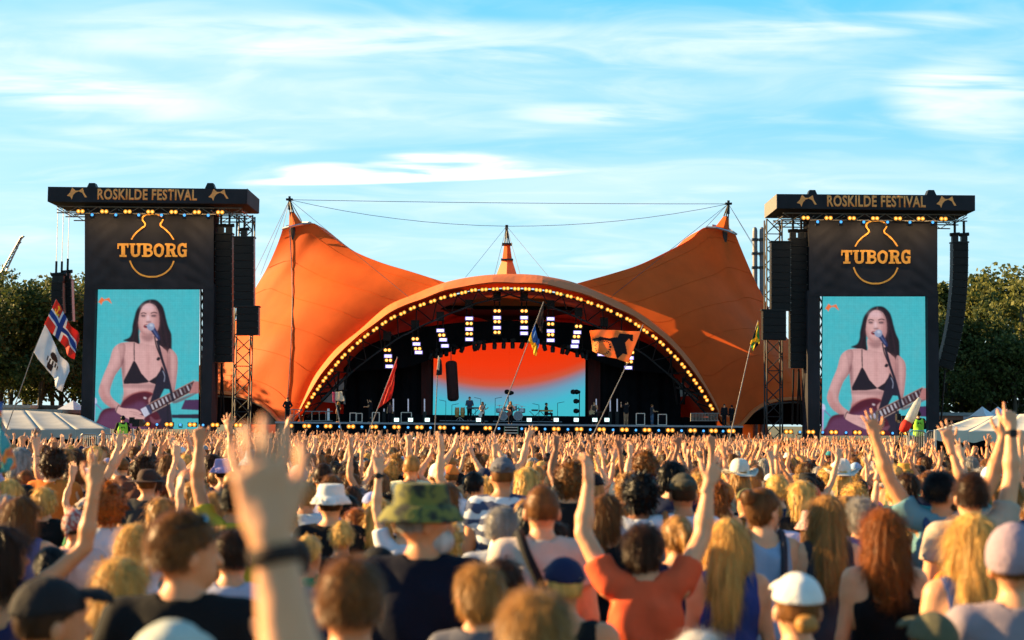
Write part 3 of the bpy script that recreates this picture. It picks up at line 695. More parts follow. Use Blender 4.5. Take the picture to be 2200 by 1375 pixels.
def wrinkled(x0, x1, y0, y1, Y, parent, name, seed, thick=0.06, corners=None):
    nx, ny = 90, 60; rows = []
    for j in range(ny):
        v = j / (ny - 1); r = []
        for i in range(nx):
            u = i / (nx - 1); x = x0 + (x1 - x0) * u; y = y0 + (y1 - y0) * v; p = P(x, y, Y)
            # tension folds fanning from the upper corners plus slack near the hem
            f = 0.10 * math.sin(44 * (u + v * 0.8) + seed + 2 * math.sin(5 * v)) * max(0, 0.34 - u) * 1.6 + 0.10 * math.sin(40 * ((1-u) + v * 0.9) + seed + 2 * math.sin(6 * v)) * max(0, u - 0.66) * 1.6
            f += 0.035 * math.sin(34 * v + 5 * math.sin(4 * u + seed)) * max(0, v - 0.74) * 4 + 0.012 * math.sin(30 * u + 7 * math.sin(5 * v))
            e = min(u, 1-u, v, 1-v) * 8; r.append((p.x, Y + f * min(e, 1), p.z))
        rows.append(r)
    o = MB().grid(rows).build(name, M['scrim'], parent, smooth=True)
    return o
# the singer shown by both side screens, painted as coloured LED cells
def singer_cells():
    Wc, Hc = 480, 642
    yy_, xx_ = np.mgrid[0:Hc, 0:Wc]; X = xx_ * 2.0 + 68; Yv = yy_ * 2.0 + 47
    img = np.empty((Hc, Wc, 3)); 
    def C(r, g, b): return np.array(srgb(r, g, b))
    r2 = np.random.default_rng(3)
    def lownoise(k):
        a = r2.random((Hc // k + 3, Wc // k + 3)); gy = np.linspace(0, a.shape[0] - 1.01, Hc); gx = np.linspace(0, a.shape[1] - 1.01, Wc)
        iy = gy.astype(int); ix = gx.astype(int); fy = (gy - iy)[:, None]; fx_ = (gx - ix)[None]
        fy = fy * fy * (3 - 2 * fy); fx_ = fx_ * fx_ * (3 - 2 * fx_)
        return a[iy][:, ix] * (1-fy)*(1-fx_) + a[iy+1][:, ix]*fy*(1-fx_) + a[iy][:, ix+1]*(1-fy)*fx_ + a[iy+1][:, ix+1]*fy*fx_
    nz = lownoise(60) * .6 + lownoise(25) * .4
    img[:] = C(66, 190, 203) * (1 - nz[..., None] * 0.35) + C(120, 200, 205) * (nz[..., None] * 0.3)
    def mask(pts, soft=0, smooth=True):
        p = np.array(catmull(pts, 6, True) if smooth else pts, float); inside = np.zeros(X.shape, bool); n = len(p)
        x0, x1, y0, y1 = p[:, 0].min(), p[:, 0].max(), p[:, 1].min(), p[:, 1].max()
        j0, j1 = max(int((y0-47)/2) - 2, 0), min(int((y1-47)/2) + 3, Hc); i0, i1 = max(int((x0-68)/2) - 2, 0), min(int((x1-68)/2) + 3, Wc)
        if j0 >= j1 or i0 >= i1: return inside.astype(float)
        Xs, Ys = X[j0:j1, i0:i1], Yv[j0:j1, i0:i1]; s = np.zeros(Xs.shape, bool)
        for i in range(n):
            ax, ay = p[i]; bx_, by = p[(i+1) % n]
            if ay == by: continue
            c = ((ay > Ys) != (by > Ys)) & (Xs < (bx_ - ax) * (Ys - ay) / (by - ay) + ax); s ^= c
        inside[j0:j1, i0:i1] = s; m = inside.astype(float)
        if soft: m = blur(m, soft)
        return m
    def blur(m, k):
        for _ in range(2):
            for ax in (0, 1):
                c = np.cumsum(np.concatenate([np.repeat(np.take(m, [0], ax), k + 1, ax), m, np.repeat(np.take(m, [-1], ax), k, ax)], ax), ax)
                m = (np.take(c, range(2*k+1, c.shape[ax]), ax) - np.take(c, range(0, c.shape[ax] - 2*k - 1), ax)) / (2*k+1)
        return m
    def vol(pts, k=16, a=.75):           # round the form: darker towards its right and lower edges
        m = mask(pts, 1); sh = np.roll(np.roll(m, -9, 0), -7, 1); paint(m * np.clip(1 - blur(sh, k), 0, 1), shade, a)
    def paint(m, col, a=1.0): img[:] = img * (1 - m[..., None] * a) + col * (m[..., None] * a)
    def poly(pts, col, soft=1, a=1.0, smooth=True): paint(mask(pts, soft, smooth), col, a)
    def line(pts, w, col, soft=1, a=1.0):
        c = catmull(pts, 6); l, r = ribbon2(c, w); poly([tuple(q) for q in l] + [tuple(q) for q in r[::-1]], col, soft, a, False)
    skin, skin2, shade = C(222, 172, 170), C(186, 124, 122), C(118, 70, 76)
    hair = C(26, 15, 24); dark = C(22, 18, 30); wine = C(84, 24, 42)
    poly([(575,143),(630,148),(680,190),(705,240),(725,320),(748,400),(776,470),(780,600),(805,640),(835,735),(790,690),(750,690),(740,660),(720,640),(640,560),(600,400),(520,330),(480,400),(476,480),(482,560),(455,582),(430,555),(370,532),(332,520),(388,490),(410,440),(415,380),(430,310),(450,240),(490,185),(530,155)], hair, 2)
    poly([(755,600),(815,640),(835,710),(830,830),(806,990),(770,970),(740,830),(735,730)], skin, 1)
    poly([(490,440),(640,440),(650,540),(700,590),(740,640),(745,800),(740,900),(640,960),(620,1100),(540,1100),(350,1090),(345,1010),(335,920),(320,780),(300,650),(300,552),(420,535),(484,548)], skin, 1)
    poly([(300,548),(240,600),(205,720),(160,830),(120,950),(118,1010),(165,1090),(280,1168),(335,1185),(335,1130),(250,1060),(218,985),(258,850),(318,760),(345,680),(350,560)], skin, 1)
    for v_ in ([(755,600),(815,640),(835,710),(830,830),(806,990),(770,970),(740,830),(735,730)], [(300,548),(240,600),(205,720),(160,830),(120,950),(118,1010),(165,1090),(280,1168),(335,1185),(335,1130),(250,1060),(218,985),(258,850),(318,760),(345,680),(350,560)]): vol(v_)
    vol([(484,548),(700,590),(740,640),(745,800),(740,900),(640,960),(620,1100),(540,1100),(350,1090),(345,1010),(335,920),(320,780),(300,650),(300,552)], 20, .6)
    for pts, c, s_, a in (([(320,700),(345,690),(350,760),(345,900),(335,880),(322,780)], shade, 5, .7), ([(500,470),(610,470),(600,520),(540,530),(500,500)], shade, 6, .6),
                          ([(345,1000),(400,1010),(600,960),(640,1000),(600,1090),(350,1090)], skin2, 8, .55), ([(640,600),(760,640),(745,800),(680,760)], skin2, 10, .5), ([(345,925),(480,915),(620,925),(600,960),(350,950)], shade, 5, .45),
                          ([(130,940),(160,1080),(280,1160),(240,1080),(180,1010),(160,930)], skin2, 6, .6), ([(560,560),(575,700),(565,880),(550,700)], skin2, 8, .4), ([(760,620),(775,760),(780,960),(740,830)], shade, 5, .5)):
        poly(pts, c, s_, a)
    for pts in ([(437,703),(462,740),(505,825),(575,898),(560,907),(480,917),(343,920),(340,890),(370,830),(402,765),(425,715)], [(570,897),(640,850),(672,800),(690,760),(705,800),(690,860),(660,930),(600,912)]): poly(pts, dark, 1, smooth=False)
    line([(437,705),(434,640),(433,540)], 9, dark); 
    # face
    poly([(562,178),(515,200),(488,245),(474,300),(470,370),(482,425),(508,458),(545,478),(592,476),(630,450),(656,400),(662,330),(652,255),(620,200)], skin, 1)
    vol([(562,178),(515,200),(488,245),(474,300),(470,370),(482,425),(508,458),(545,478),(592,476),(630,450),(656,400),(662,330),(652,255),(620,200)], 12, .7)
    for pts, c, s_, a in (([(600,260),(650,280),(655,390),(620,450),(610,400),(625,330)], skin2, 8, .55), ([(480,330),(500,420),(550,475),(500,460),(472,380)], skin2, 6, .6), ([(500,200),(600,195),(600,240),(510,240)], C(240, 205, 215), 9, .5),
                          ([(545,290),(565,290),(572,345),(545,350)], C(240, 205, 212), 4, .6), ([(540,345),(585,343),(580,356),(548,357)], shade, 2, .7), ([(488,285),(540,283),(535,305),(492,305)], shade, 4, .5), ([(580,284),(640,284),(635,304),(585,304)], shade, 4, .5)):
        poly(pts, c, s_, a)
    line([(490,276),(512,266),(542,274)], 9, C(70,40,48)); line([(580,272),(612,262),(642,270)], 9, C(70,40,48))
    line([(494,292),(512,288),(532,296)], 6, dark); line([(588,293),(608,288),(630,294)], 6, dark); line([(498,297),(526,300)], 7, C(90,70,80)); line([(592,298),(624,300)], 7, C(90,70,80))
    poly([(516,388),(532,374),(556,374),(572,386),(565,402),(540,408),(522,402)], C(150,62,74), 1); poly([(528,386),(545,380),(562,386),(556,396),(536,398)], C(48,16,24), 1); line([(533,384),(556,383)], 5, C(235,225,230))
    line([(575,150),(570,185)], 5, C(180,140,150), 2, .6)
    for pts in ([(600,190),(640,240),(665,330),(672,430),(690,560)], [(520,180),(480,240),(455,330),(440,430),(420,520)], [(660,230),(710,400),(740,560),(760,640)]): line(pts, 5, C(70, 44, 56), 2, .6)
    # strap and guitar
    poly([(690,755),(742,850),(765,970),(715,965),(650,1100),(580,1105),(612,1000),(640,900)], C(26,26,44), 1, smooth=False)
    poly([(640,1090),(770,1090),(805,1340),(650,1340)], C(34,30,48), 1, smooth=False)
    poly([(108,1340),(113,1240),(148,1165),(205,1138),(300,1135),(340,1075),(430,1012),(540,990),(612,1010),(572,1060),(585,1110),(640,1160),(680,1230),(650,1260),(690,1310),(680,1345)], wine, 2)
    poly([(140,1330),(150,1200),(250,1160),(400,1120),(500,1080),(560,1120),(500,1200),(560,1300),(540,1345)], C(108,66,104), 9, .7)
    line([(318,1110),(360,1050),(440,1005),(540,990),(608,1010)], 9, C(150,50,50), 2, .8); poly([(590,1215),(640,1250),(690,1240),(660,1285),(600,1270)], C(120,70,86), 2); line([(528,1045),(552,1052)], 14, C(220,200,210), 2)
    line([(575,1150),(1004,925)], 84, C(62,34,40), 1); line([(560,1112),(1004,882)], 5, C(200,150,140), 1); line([(598,1186),(1004,972)], 5, C(210,180,170), 1)
    for i in range(12):
        t = i / 11.5; x, y = 608 + 372 * t, 1130 - 196 * t; line([(x - 9, y - 26), (x + 12, y + 24)], 17 - 5 * t, C(196,190,200), 1, .9 if i % 2 == 0 or i < 5 else .25)
    poly([(500,1152),(556,1122),(590,1190),(540,1225)], C(212,212,232), 1, smooth=False)
    for i in range(5): line([(520 + i*12, 1150 - i*5), (545 + i*11, 1208 - i*5)], 2.5, C(110,110,150), 0, .8)
    poly([(545,1120),(575,1105),(610,1180),(588,1200)], C(60,64,96), 1, smooth=False)
    poly([(285,1128),(350,1142),(450,1150),(495,1172),(510,1192),(475,1198),(450,1190),(535,1216),(528,1246),(480,1276),(440,1262),(395,1242),(335,1212),(275,1172)], skin, 1)
    for a, b in (((430,1195),(520,1222)), ((430,1222),(500,1250)), ((400,1170),(480,1185))): line([a, b], 4, shade, 1, .7)
    line([(305,1112),(285,1140),(275,1180)], 8, dark)
    poly([(945,1010),(965,960),(985,905),(1030,905),(1030,1000),(980,1005)], skin2, 1); poly([(800,1080),(1000,1000),(990,1020),(830,1095)], shade, 2, .8)
    # microphone and stand
    line([(645,520),(690,690),(740,840),(800,1080)], 24, C(24,26,44)); line([(620,480),(640,580),(692,700)], 12, dark); line([(745,1080),(756,1300)], 12, C(20,22,36), 1); poly([(640,690),(655,672),(676,682),(665,705),(645,704)], dark)
    poly([(560,410),(598,388),(625,405),(668,490),(662,518),(636,500),(585,432)], C(40,48,92), 1); line([(600,410),(650,490)], 7, C(110,125,175), 2, .8)
    poly([(583,360),(610,366),(620,392),(610,416),(585,430),(560,420),(548,395),(558,370)], C(150,160,190), 1); poly([(575,368),(600,372),(600,390),(575,388)], C(215,222,235), 3, .7)
    line([(700,800),(718,850),(712,900)], 7, C(170,175,200), 1, .7)
    # instruments behind
    poly([(905,1066),(1030,1062),(1030,1160),(870,1152)], C(76,46,86), 1, smooth=False); poly([(785,1200),(1030,1196),(1030,1236),(790,1232)], C(40,34,56), 1, smooth=False)
    poly([(52,1040),(90,1050),(100,1090),(70,1110),(50,1090)], C(205,205,235), 1); line([(78,1090),(76,1200),(76,1300)], 16, C(190,160,205)); line([(90,1100),(150,1160)], 10, C(120,130,180))
    poly([(92,170),(125,122),(150,143),(195,128),(222,185),(205,172),(180,152),(155,152),(135,165),(122,196),(112,175)], C(245,120,60), 1, smooth=False)
    hm_ = (np.sin(xx_ * .9 + yy_ * .06 + 4 * nz) * .5 + .5) * ((img.sum(2) < .12)); img += hm_[..., None] * C(60, 36, 44) * .35
    img *= (1 + .10 * (lownoise(8)[..., None] - .5))
    # LED raster
    img *= (0.93 + 0.07 * np.sign(np.sin(xx_ * 1.9)))[..., None] * (0.93 + 0.07 * np.sign(np.sin(yy_ * 1.9)))[..., None]
    img = img[:Hc // 3 * 3, :Wc // 3 * 3].reshape(Hc // 3, 3, Wc // 3, 3, 3).mean((1, 3))
    return np.clip(img, 0, 1)
CELLS = singer_cells()
M['led_picture'] = mat('led_cells', attr='Col', rough=0.6, var=0.0, emit=0.68, spec=0.1)
M['led_picture'].node_tree.nodes['Principled BSDF'].inputs['Base Color'].default_value = (0, 0, 0, 1)
for l_ in list(M['led_picture'].node_tree.links):
    if l_.to_socket.name == 'Base Color': M['led_picture'].node_tree.links.remove(l_)
M['led_picture'].node_tree.nodes['Principled BSDF'].inputs['Base Color'].default_value = (0.02, 0.02, 0.02, 1)
def led_picture(corners, Y, parent, cols=6, rows=8):
    H_, W_ = CELLS.shape[:2]; TL, TR, BR, BL = [P(x, y, Y) for x, y in corners]
    for a in range(rows):
        for b in range(cols):
            j0, j1 = H_ * a // rows, H_ * (a+1) // rows; i0, i1 = W_ * b // cols, W_ * (b+1) // cols
            jj, ii = np.mgrid[j0:j1+1, i0:i1+1]; v = np.minimum(jj, H_) / H_; u = np.minimum(ii, W_) / W_
            sh = lambda q: np.array(q)[None, None]
            pt = (sh(TL)*(1-u)[..., None] + sh(TR)*u[..., None])*(1-v)[..., None] + (sh(BL)*(1-u)[..., None] + sh(BR)*u[..., None])*v[..., None]
            nn, mm = pt.shape[:2]; me = bpy.data.meshes.new('led_panel')
            loc = np.array(parent.location); vv = (pt - loc).reshape(-1, 3)
            f = []; 
            for r_ in range(nn-1):
                for c_ in range(mm-1): f.append((r_*mm+c_, (r_+1)*mm+c_, (r_+1)*mm+c_+1, r_*mm+c_+1))
            # shallow body behind the lit face
            k0, k1, k2, k3 = 0, mm-1, nn*mm-1, (nn-1)*mm; back = [tuple(vv[k] + np.array([0, 0.1, 0])) for k in (k0, k1, k2, k3)]; nb_ = len(vv)
            f += [(nb_, nb_+1, nb_+2, nb_+3), (k0, k1, nb_+1, nb_), (k1, k2, nb_+2, nb_+1), (k2, k3, nb_+3, nb_+2), (k3, k0, nb_, nb_+3)]
            me.from_pydata([tuple(q) for q in vv] + back, [], f); me.materials.append(M['led_picture']); me.materials.append(M['blackmetal'])
            mi = [0] * (len(f) - 5) + [1] * 5; me.polygons.foreach_set('material_index', mi)
            at = me.color_attributes.new('Col', 'FLOAT_COLOR', 'POINT')
            col = CELLS[np.clip(jj, 0, H_-1), np.clip(ii, 0, W_-1)].reshape(-1, 3); ca = np.ones((len(vv) + 4, 4)); ca[:len(vv), :3] = col; at.data.foreach_set('color', ca.ravel())
            link('led_panel', me, parent)
def tower(side):
    L_ = side < 0
    word = 'left' if L_ else 'right'
    t = empty('video_tower', tuple(P(320 if L_ else 1880, 905, 109).xy) + (0,), 'tall black video tower %s of the stage with a singer on its screen' % word, 'video tower', 'towers beside the stage')
    t.location.z = 0
    # header roof
    if L_: c = [(103,401),(530,406),(529,438),(102,433)]
    else: c = [(1670,416.7),(2095,419.5),(2095,452.5),(1670,447.5)]
    fr = [P(x, y, 107) for x, y in c]; bk = [p + Vector((0, 5.2, 0)) for p in fr]
    sidem = mat('sunlit_tarp', (0.16, 0.14, 0.12), 0.7, var=0.2) if not L_ else M['scrim']  # paler tarp: the sun on this side is put into its colour
    MB().hexa([fr[3], fr[2], bk[2], bk[3]], [fr[0], fr[1], bk[1], bk[0]]).build('roof_box', M['scrim'], t)
    xs = fr[0].x if not L_ else fr[1].x; sg = -1 if not L_ else 1
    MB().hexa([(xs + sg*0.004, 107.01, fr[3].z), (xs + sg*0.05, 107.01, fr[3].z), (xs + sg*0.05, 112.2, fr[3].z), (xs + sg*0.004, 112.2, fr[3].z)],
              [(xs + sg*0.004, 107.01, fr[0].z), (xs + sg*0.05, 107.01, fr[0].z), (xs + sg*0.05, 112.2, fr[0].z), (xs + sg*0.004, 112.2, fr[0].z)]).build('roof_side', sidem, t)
    text_prism('ROSKILDE FESTIVAL', *((209, 423, 406, 430) if L_ else (1777, 1989, 420, 445)), 106.985, M['print_orange'], t, 0.03)
    for ox, oy in (((165, 415.5), (469, 418.5)) if L_ else ((1733, 431), (2033, 433.5))): logo(ox, oy, 106.985, M['print_orange'], t)
    for ox in ((198, 452) if L_ else (1745, 2000)):      # rolled bumps on the roof edge
        p = P(ox, 401 if L_ else 416, 107.4); MB().hexa([(p.x-.35, 107.2, p.z-.15), (p.x+.35, 107.2, p.z-.15), (p.x+.35, 108, p.z-.15), (p.x-.35, 108, p.z-.15)], [(p.x-.2, 107.3, p.z+.25), (p.x+.2, 107.3, p.z+.25), (p.x+.2, 107.9, p.z+.25), (p.x-.2, 107.9, p.z+.25)]).build('roof_bracket', M['blackmetal'], t)
    # steel grid under the roof
    g = MB(); z = fr[3].z - 0.25; xa, xb = fr[0].x + 0.5, fr[1].x - 0.4
    for y in (107.6, 109.7, 111.8): 
        for dz in (0, -0.45): g.tube([(xa, y, z + dz), (xb, y, z + dz)], 0.045, 4)
        n = 18
        for i in range(n): g.tube([(xa + (xb-xa)*i/n, y, z - .45*(i % 2)), (xa + (xb-xa)*(i+1)/n, y, z - .45*((i+1) % 2))], 0.03, 4)
    for i in range(7): x = xa + (xb-xa)*i/6; g.tube([(x, 107.6, z-.2), (x, 111.8, z-.2)], 0.04, 4)
    g.build('roof_truss', M['steel'], t)
    # banner and scrim legs
    Yb = 108.5
    if L_: bx, by, legs, scr = (182, 459), (440, 622), ((181, 205), (437, 460)), [(206,621.5),(428.5,621.5),(426,922),(200,922)]
    else: bx, by, legs, scr = (1738, 2014), (455, 637), ((1735, 1760), (1993, 2016)), [(1767.5,635.5),(1991,636.5),(1992.5,936),(1766,936)]
    wrinkled(bx[0], bx[1], by[0], by[1], Yb, t, 'banner', 1 if L_ else 2)
    a, b = P(bx[0], by[1], Yb), P(bx[1], by[0], Yb)
    MB().box((a.x + .05, Yb + 0.15, a.z + .3), (b.x - .05, Yb + 2.4, b.z - .1)).build('tower_core', M['black'], t)
    for x0, x1 in legs:
        p, q = P(x0, by[1] - 2, Yb), P(x1, by[1] - 2, Yb)
        MB().box((p.x, Yb + .02, -.6), (q.x, Yb + 2.2, p.z + .35)).build('scrim_leg', M['scrim'], t)
    gx = (431.5, 437) if L_ else (1760, 1767)     # slim braced frame in the slit beside the screen
    fr_ = MB()
    for k_, x in enumerate(gx): fr_.tube([P(x, by[1], 109.9), P(x, 930, 109.9)], .07, 5)
    for k_ in range(16): y = by[1] + k_ * 18; fr_.tube([P(gx[k_ % 2], y, 109.9), P(gx[(k_ + 1) % 2], y + 18, 109.9)], .05, 4)
    fr_.build('inner_truss', M['steel'], t)
    tuborg(0 if L_ else 1555, 0 if L_ else 14.5, Yb - 0.12, t)
    s = empty('led_screen', tuple(P((scr[0][0] + scr[1][0]) / 2, 770, 109.2)), '%s video screen close-up of a singer in a black top playing guitar' % word, 'video screen', 'side video screens')
    led_picture(scr, 109.2, s); 
    # lamps below the roof
    ax = [173,224,274,323,373,423,473] if L_ else [1731,1780,1830,1880,1929,1978,2027]; ay = 454 if L_ else 468
    p = blinder_proto('blinder_light', 'twin-bulb amber lamp under the roof of the %s video tower' % word, 'amber lamps under the %s tower roof' % word, 0.75)
    place_all(p, [P(x, ay + i * .35, 106.9) for i, x in enumerate(ax)], None, ['amber twin lamp under the %s tower roof, %s from the left' % (word, ORD[i]) for i in range(7)])
    for x in (bx[0] + 35, (bx[0] + bx[1]) / 2, bx[1] - 35):      # area lights added to brighten the banner, standing in for those lamps
        ld = bpy.data.lights.new('added_lamp_glow', 'AREA'); ld.shape = 'RECTANGLE'; ld.size = 2.4; ld.size_y = .2; ld.energy = 20; ld.color = (1, .66, .32); lo_ = bpy.data.objects.new('added_lamp_glow', ld); sc.collection.objects.link(lo_); lo_.location = P(x, ay + 6, 107.25); lo_.rotation_euler = (R(24), 0, 0)
    p = moving_head('moving_light', 'small blue moving light under the roof of the %s video tower' % word, 'blue lights under the %s tower roof' % word, M['blue_led'], 0.8)
    bx_ = [199,250,299,348,397,448] if L_ else [1756,1806,1855,1906,1954,2003]
    place_all(p, [P(x, (462 if L_ else 477) + i*.2, 106.9) for i, x in enumerate(bx_)], None, ['small blue moving light under the %s tower roof, %s from the left' % (word, ORD[i]) for i in range(6)])
    # rigging mast
    r = empty('rigging_mast', tuple(P(526 if L_ else 1664, 905, 110.5).xy) + (0,), 'open steel lattice mast %s' % ('right of the left video tower' if L_ else 'left of the right video tower'), 'lattice mast', 'steel masts carrying speakers')
    if L_: lattice(r, 509, 543, 462, 940, 110.6, 1.0, M['darksteel'])
    else: lattice(r, 1647, 1680, 470, 950, 110.6, 1.0, M['darksteel'])
    return t
tl = tower(-1); tr = tower(1)
line_array([(480,503),(480,640),(480,778)], 36, 17, 109.3, 'long straight speaker column right beside the left video tower', top_y=445, hoists=(-.2, .3))
line_array([(523,511),(523,600),(523,660)], 43, 9, 108.9, 'speaker column hung on the left lattice mast, upper boxes', top_y=450, hoists=(0,))
line_array([(531,660),(531,690),(531,720)], 47, 4, 108.7, 'lower wide speaker boxes at the foot of the column on left mast', hoists=())
line_array([(122,608),(122,640),(124,672)], 24, 4, 110.2, 'small sunlit speaker column hanging left of the left video tower', top_y=440, hoists=(-.2, .3))
line_array([(142,602),(143,640),(145,690)], 20, 5, 111.0, 'thin dark speaker column hanging close to the left tower scrim', top_y=440, hoists=(0,))
line_array([(1716,514),(1716,640),(1716,791)], 36, 17, 109.3, 'long straight speaker column left beside the right video tower', top_y=460, hoists=(-.3, .2))
line_array([(1678,521),(1678,600),(1678,667)], 42, 9, 108.9, 'speaker column hung on the right lattice mast, upper boxes', top_y=465, hoists=())
line_array([(1664,668),(1664,700),(1664,730)], 50, 4, 108.7, 'lower wide speaker boxes at the foot of the column on right mast', hoists=())
line_array([(2064,522),(2063,600),(2056,680),(2046,735),(2032,790)], 33, 17, 109.3, 'curved speaker column bending inward right of the right video tower', top_y=455, hoists=(-.3, .3))
for (x, y0, y1, who, a) in ((470, 780, 905, 'left', 1), (1710, 793, 905, 'right', 1), (2030, 795, 925, 'far right', 0)):
    s = empty('cable_stay', tuple(P(x, y1, 110)), 'dark stay cables dropping from the %s speaker column to the ground' % who, 'cable')
    for dx, ex in ((-5, -8), (6, 3), (6, 12)) if a else ((0, -10),): MB().tube([P(x + dx, y0, 109.6), P(x + ex, y1 + 8, 110.5)], 0.07, 5).build('cable', M['blackmetal'], s)
# round steel stacks behind the right mast
for x, lab in ((1622, 'left'), (1637, 'right')):
    p = P(x, 488, 150); t = empty('exhaust_stack', (p.x, 150, 0), '%s one of two tall dark round-topped stacks behind the tent' % lab, 'stack')
    MB().tube([(p.x, 150, 0), (p.x, 150, p.z - .4), (p.x, 150, p.z - .12), (p.x, 150, p.z)], [.24, .24, .2, .08], 12).build('stack_pipe', mat('dull_steel', (.12, .12, .13), .5), t)
    for zz in (515, 545, 575): q = P(x, zz, 150); MB().box((q.x - .3, 149.7, q.z - .12), (q.x + .3, 150.3, q.z + .12)).build('clamp', M['darksteel'], t)
# ---------------------------------------------------------------- people: one continuous body per pose, grown from a distance field
def sn_mesh(fn, lo, hi, h):
    lo = np.array(lo, float); n = np.ceil((np.array(hi) - lo) / h).astype(int) + 1
    ax = [lo[i] + h * np.arange(n[i]) for i in range(3)]
    Gx, Gy, Gz = np.meshgrid(*ax, indexing='ij')
    D = fn(np.stack([Gx.ravel(), Gy.ravel(), Gz.ravel()], 1).astype(np.float32)).reshape(n)
    S = D < 0
    c = [D[i:n[0]-1+i, j:n[1]-1+j, k:n[2]-1+k] for i in (0,1) for j in (0,1) for k in (0,1)]
    cs = np.stack(c, 0); ins = (cs < 0).sum(0); act = (ins > 0) & (ins < 8)
    idx = -np.ones(act.shape, int); idx[act] = np.arange(act.sum())
    offs = [(i, j, k) for i in (0,1) for j in (0,1) for k in (0,1)]
    edges = [(a, b) for a in range(8) for b in range(a+1, 8) if sum(abs(offs[a][q] - offs[b][q]) for q in range(3)) == 1]
    V = cs[:, act]; acc = np.zeros((act.sum(), 3)); cnt = np.zeros(act.sum())
    for a, b in edges:
        m = (V[a] < 0) != (V[b] < 0); t = np.where(m, V[a] / np.where(m, V[a] - V[b], 1), 0)
        oa, ob = np.array(offs[a], float), np.array(offs[b], float)
        acc += m[:, None] * (oa + t[:, None] * (ob - oa)); cnt += m
    pos = lo + (np.argwhere(act) + acc / cnt[:, None]) * h
    F = []
    for d in range(3):
        o1, o2 = [(1, 2), (2, 0), (0, 1)][d]
        sl0 = [slice(None)] * 3; sl1 = [slice(None)] * 3; sl0[d] = slice(0, n[d]-1); sl1[d] = slice(1, n[d])
        ch = S[tuple(sl0)] != S[tuple(sl1)]
        e = np.argwhere(ch); e = e[(e[:, o1] > 0) & (e[:, o2] > 0) & (e[:, o1] < n[o1]-1) & (e[:, o2] < n[o2]-1)]
        if not len(e): continue
        def cell(a, b):
            q = e.copy(); q[:, o1] -= a; q[:, o2] -= b; return idx[q[:, 0], q[:, 1], q[:, 2]]
        quad = np.stack([cell(1, 1), cell(0, 1), cell(0, 0), cell(1, 0)], 1)
        fl = ~S[tuple(e.T)]; quad[fl] = quad[fl][:, ::-1]; F.append(quad)
    F = np.concatenate(F); F = F[(F >= 0).all(1)]
    return pos, F
def s_caps(p, a, b, ra, rb):
    a = np.array(a, np.float32); b = np.array(b, np.float32); ab = b - a; l2 = max(float(ab @ ab), 1e-9)
    t = np.clip(((p - a) @ ab) / l2, 0, 1); return np.linalg.norm(p - a - t[:, None] * ab, axis=1) - (ra + t * (rb - ra))
def s_ell(p, c, r):
    q = (p - np.array(c, np.float32)); r = np.array(r, np.float32); k0 = np.linalg.norm(q / r, axis=1); k1 = np.linalg.norm(q / (r * r), axis=1)
    return k0 * (k0 - 1) / np.maximum(k1, 1e-6)
def smin(a, b, k): h = np.clip(0.5 + 0.5 * (b - a) / k, 0, 1); return b + (a - b) * h - k * h * (1 - h)
def nz3(p, s, seed=0):          # cheap smooth pseudo noise
    x, y, z = (p[:, 0] * s + seed), (p[:, 1] * s + seed * 1.7), (p[:, 2] * s + seed * 2.3)
    return (np.sin(x * 1.0 + 1.3 * np.sin(y * 1.1 + z * .7)) + np.sin(y * 1.3 + 1.1 * np.sin(z * 1.2 + x * .8)) + np.sin(z * 0.9 + 1.4 * np.sin(x * 1.0 + y * .9))) / 3
def rotz(p, a): c, s = math.cos(a), math.sin(a); return p @ np.array([[c, -s, 0], [s, c, 0], [0, 0, 1]], np.float32)   # rotates by -a

class Fig:                       # joint positions for a 1.75 m figure looking along +Y, feet on z = 0
    def __init__(s, sex='m', larm='down', rarm='down', yaw=0.0, fat=1.0, sit=False):
        s.sex, s.yaw, s.fat, s.sit = sex, yaw, fat, sit; w = 0.185 if sex == 'm' else 0.158; s.w = w
        s.sh = {-1: np.array([-w, -0.01, 1.425]), 1: np.array([w, -0.01, 1.425])}; s.el = {}; s.wr = {}; s.hd = {}; s.hk = {}
        for sd, pose in ((-1, larm), (1, rarm)):
            e, wv, hd, hk = ARMS[pose]; k = np.array([sd, 1, 1])
            up = 0.29 * np.array(e) / np.linalg.norm(e) * k; fo = 0.26 * np.array(wv) / np.linalg.norm(wv) * k
            sh = s.sh[sd].copy()
            if e[2] > 0.3: sh[2] += 0.05; sh[0] -= sd * 0.015; s.sh[sd] = sh
            s.el[sd] = sh + up; s.wr[sd] = s.el[sd] + fo; s.hd[sd] = np.array(hd, float) * k / np.linalg.norm(hd); s.hk[sd] = hk
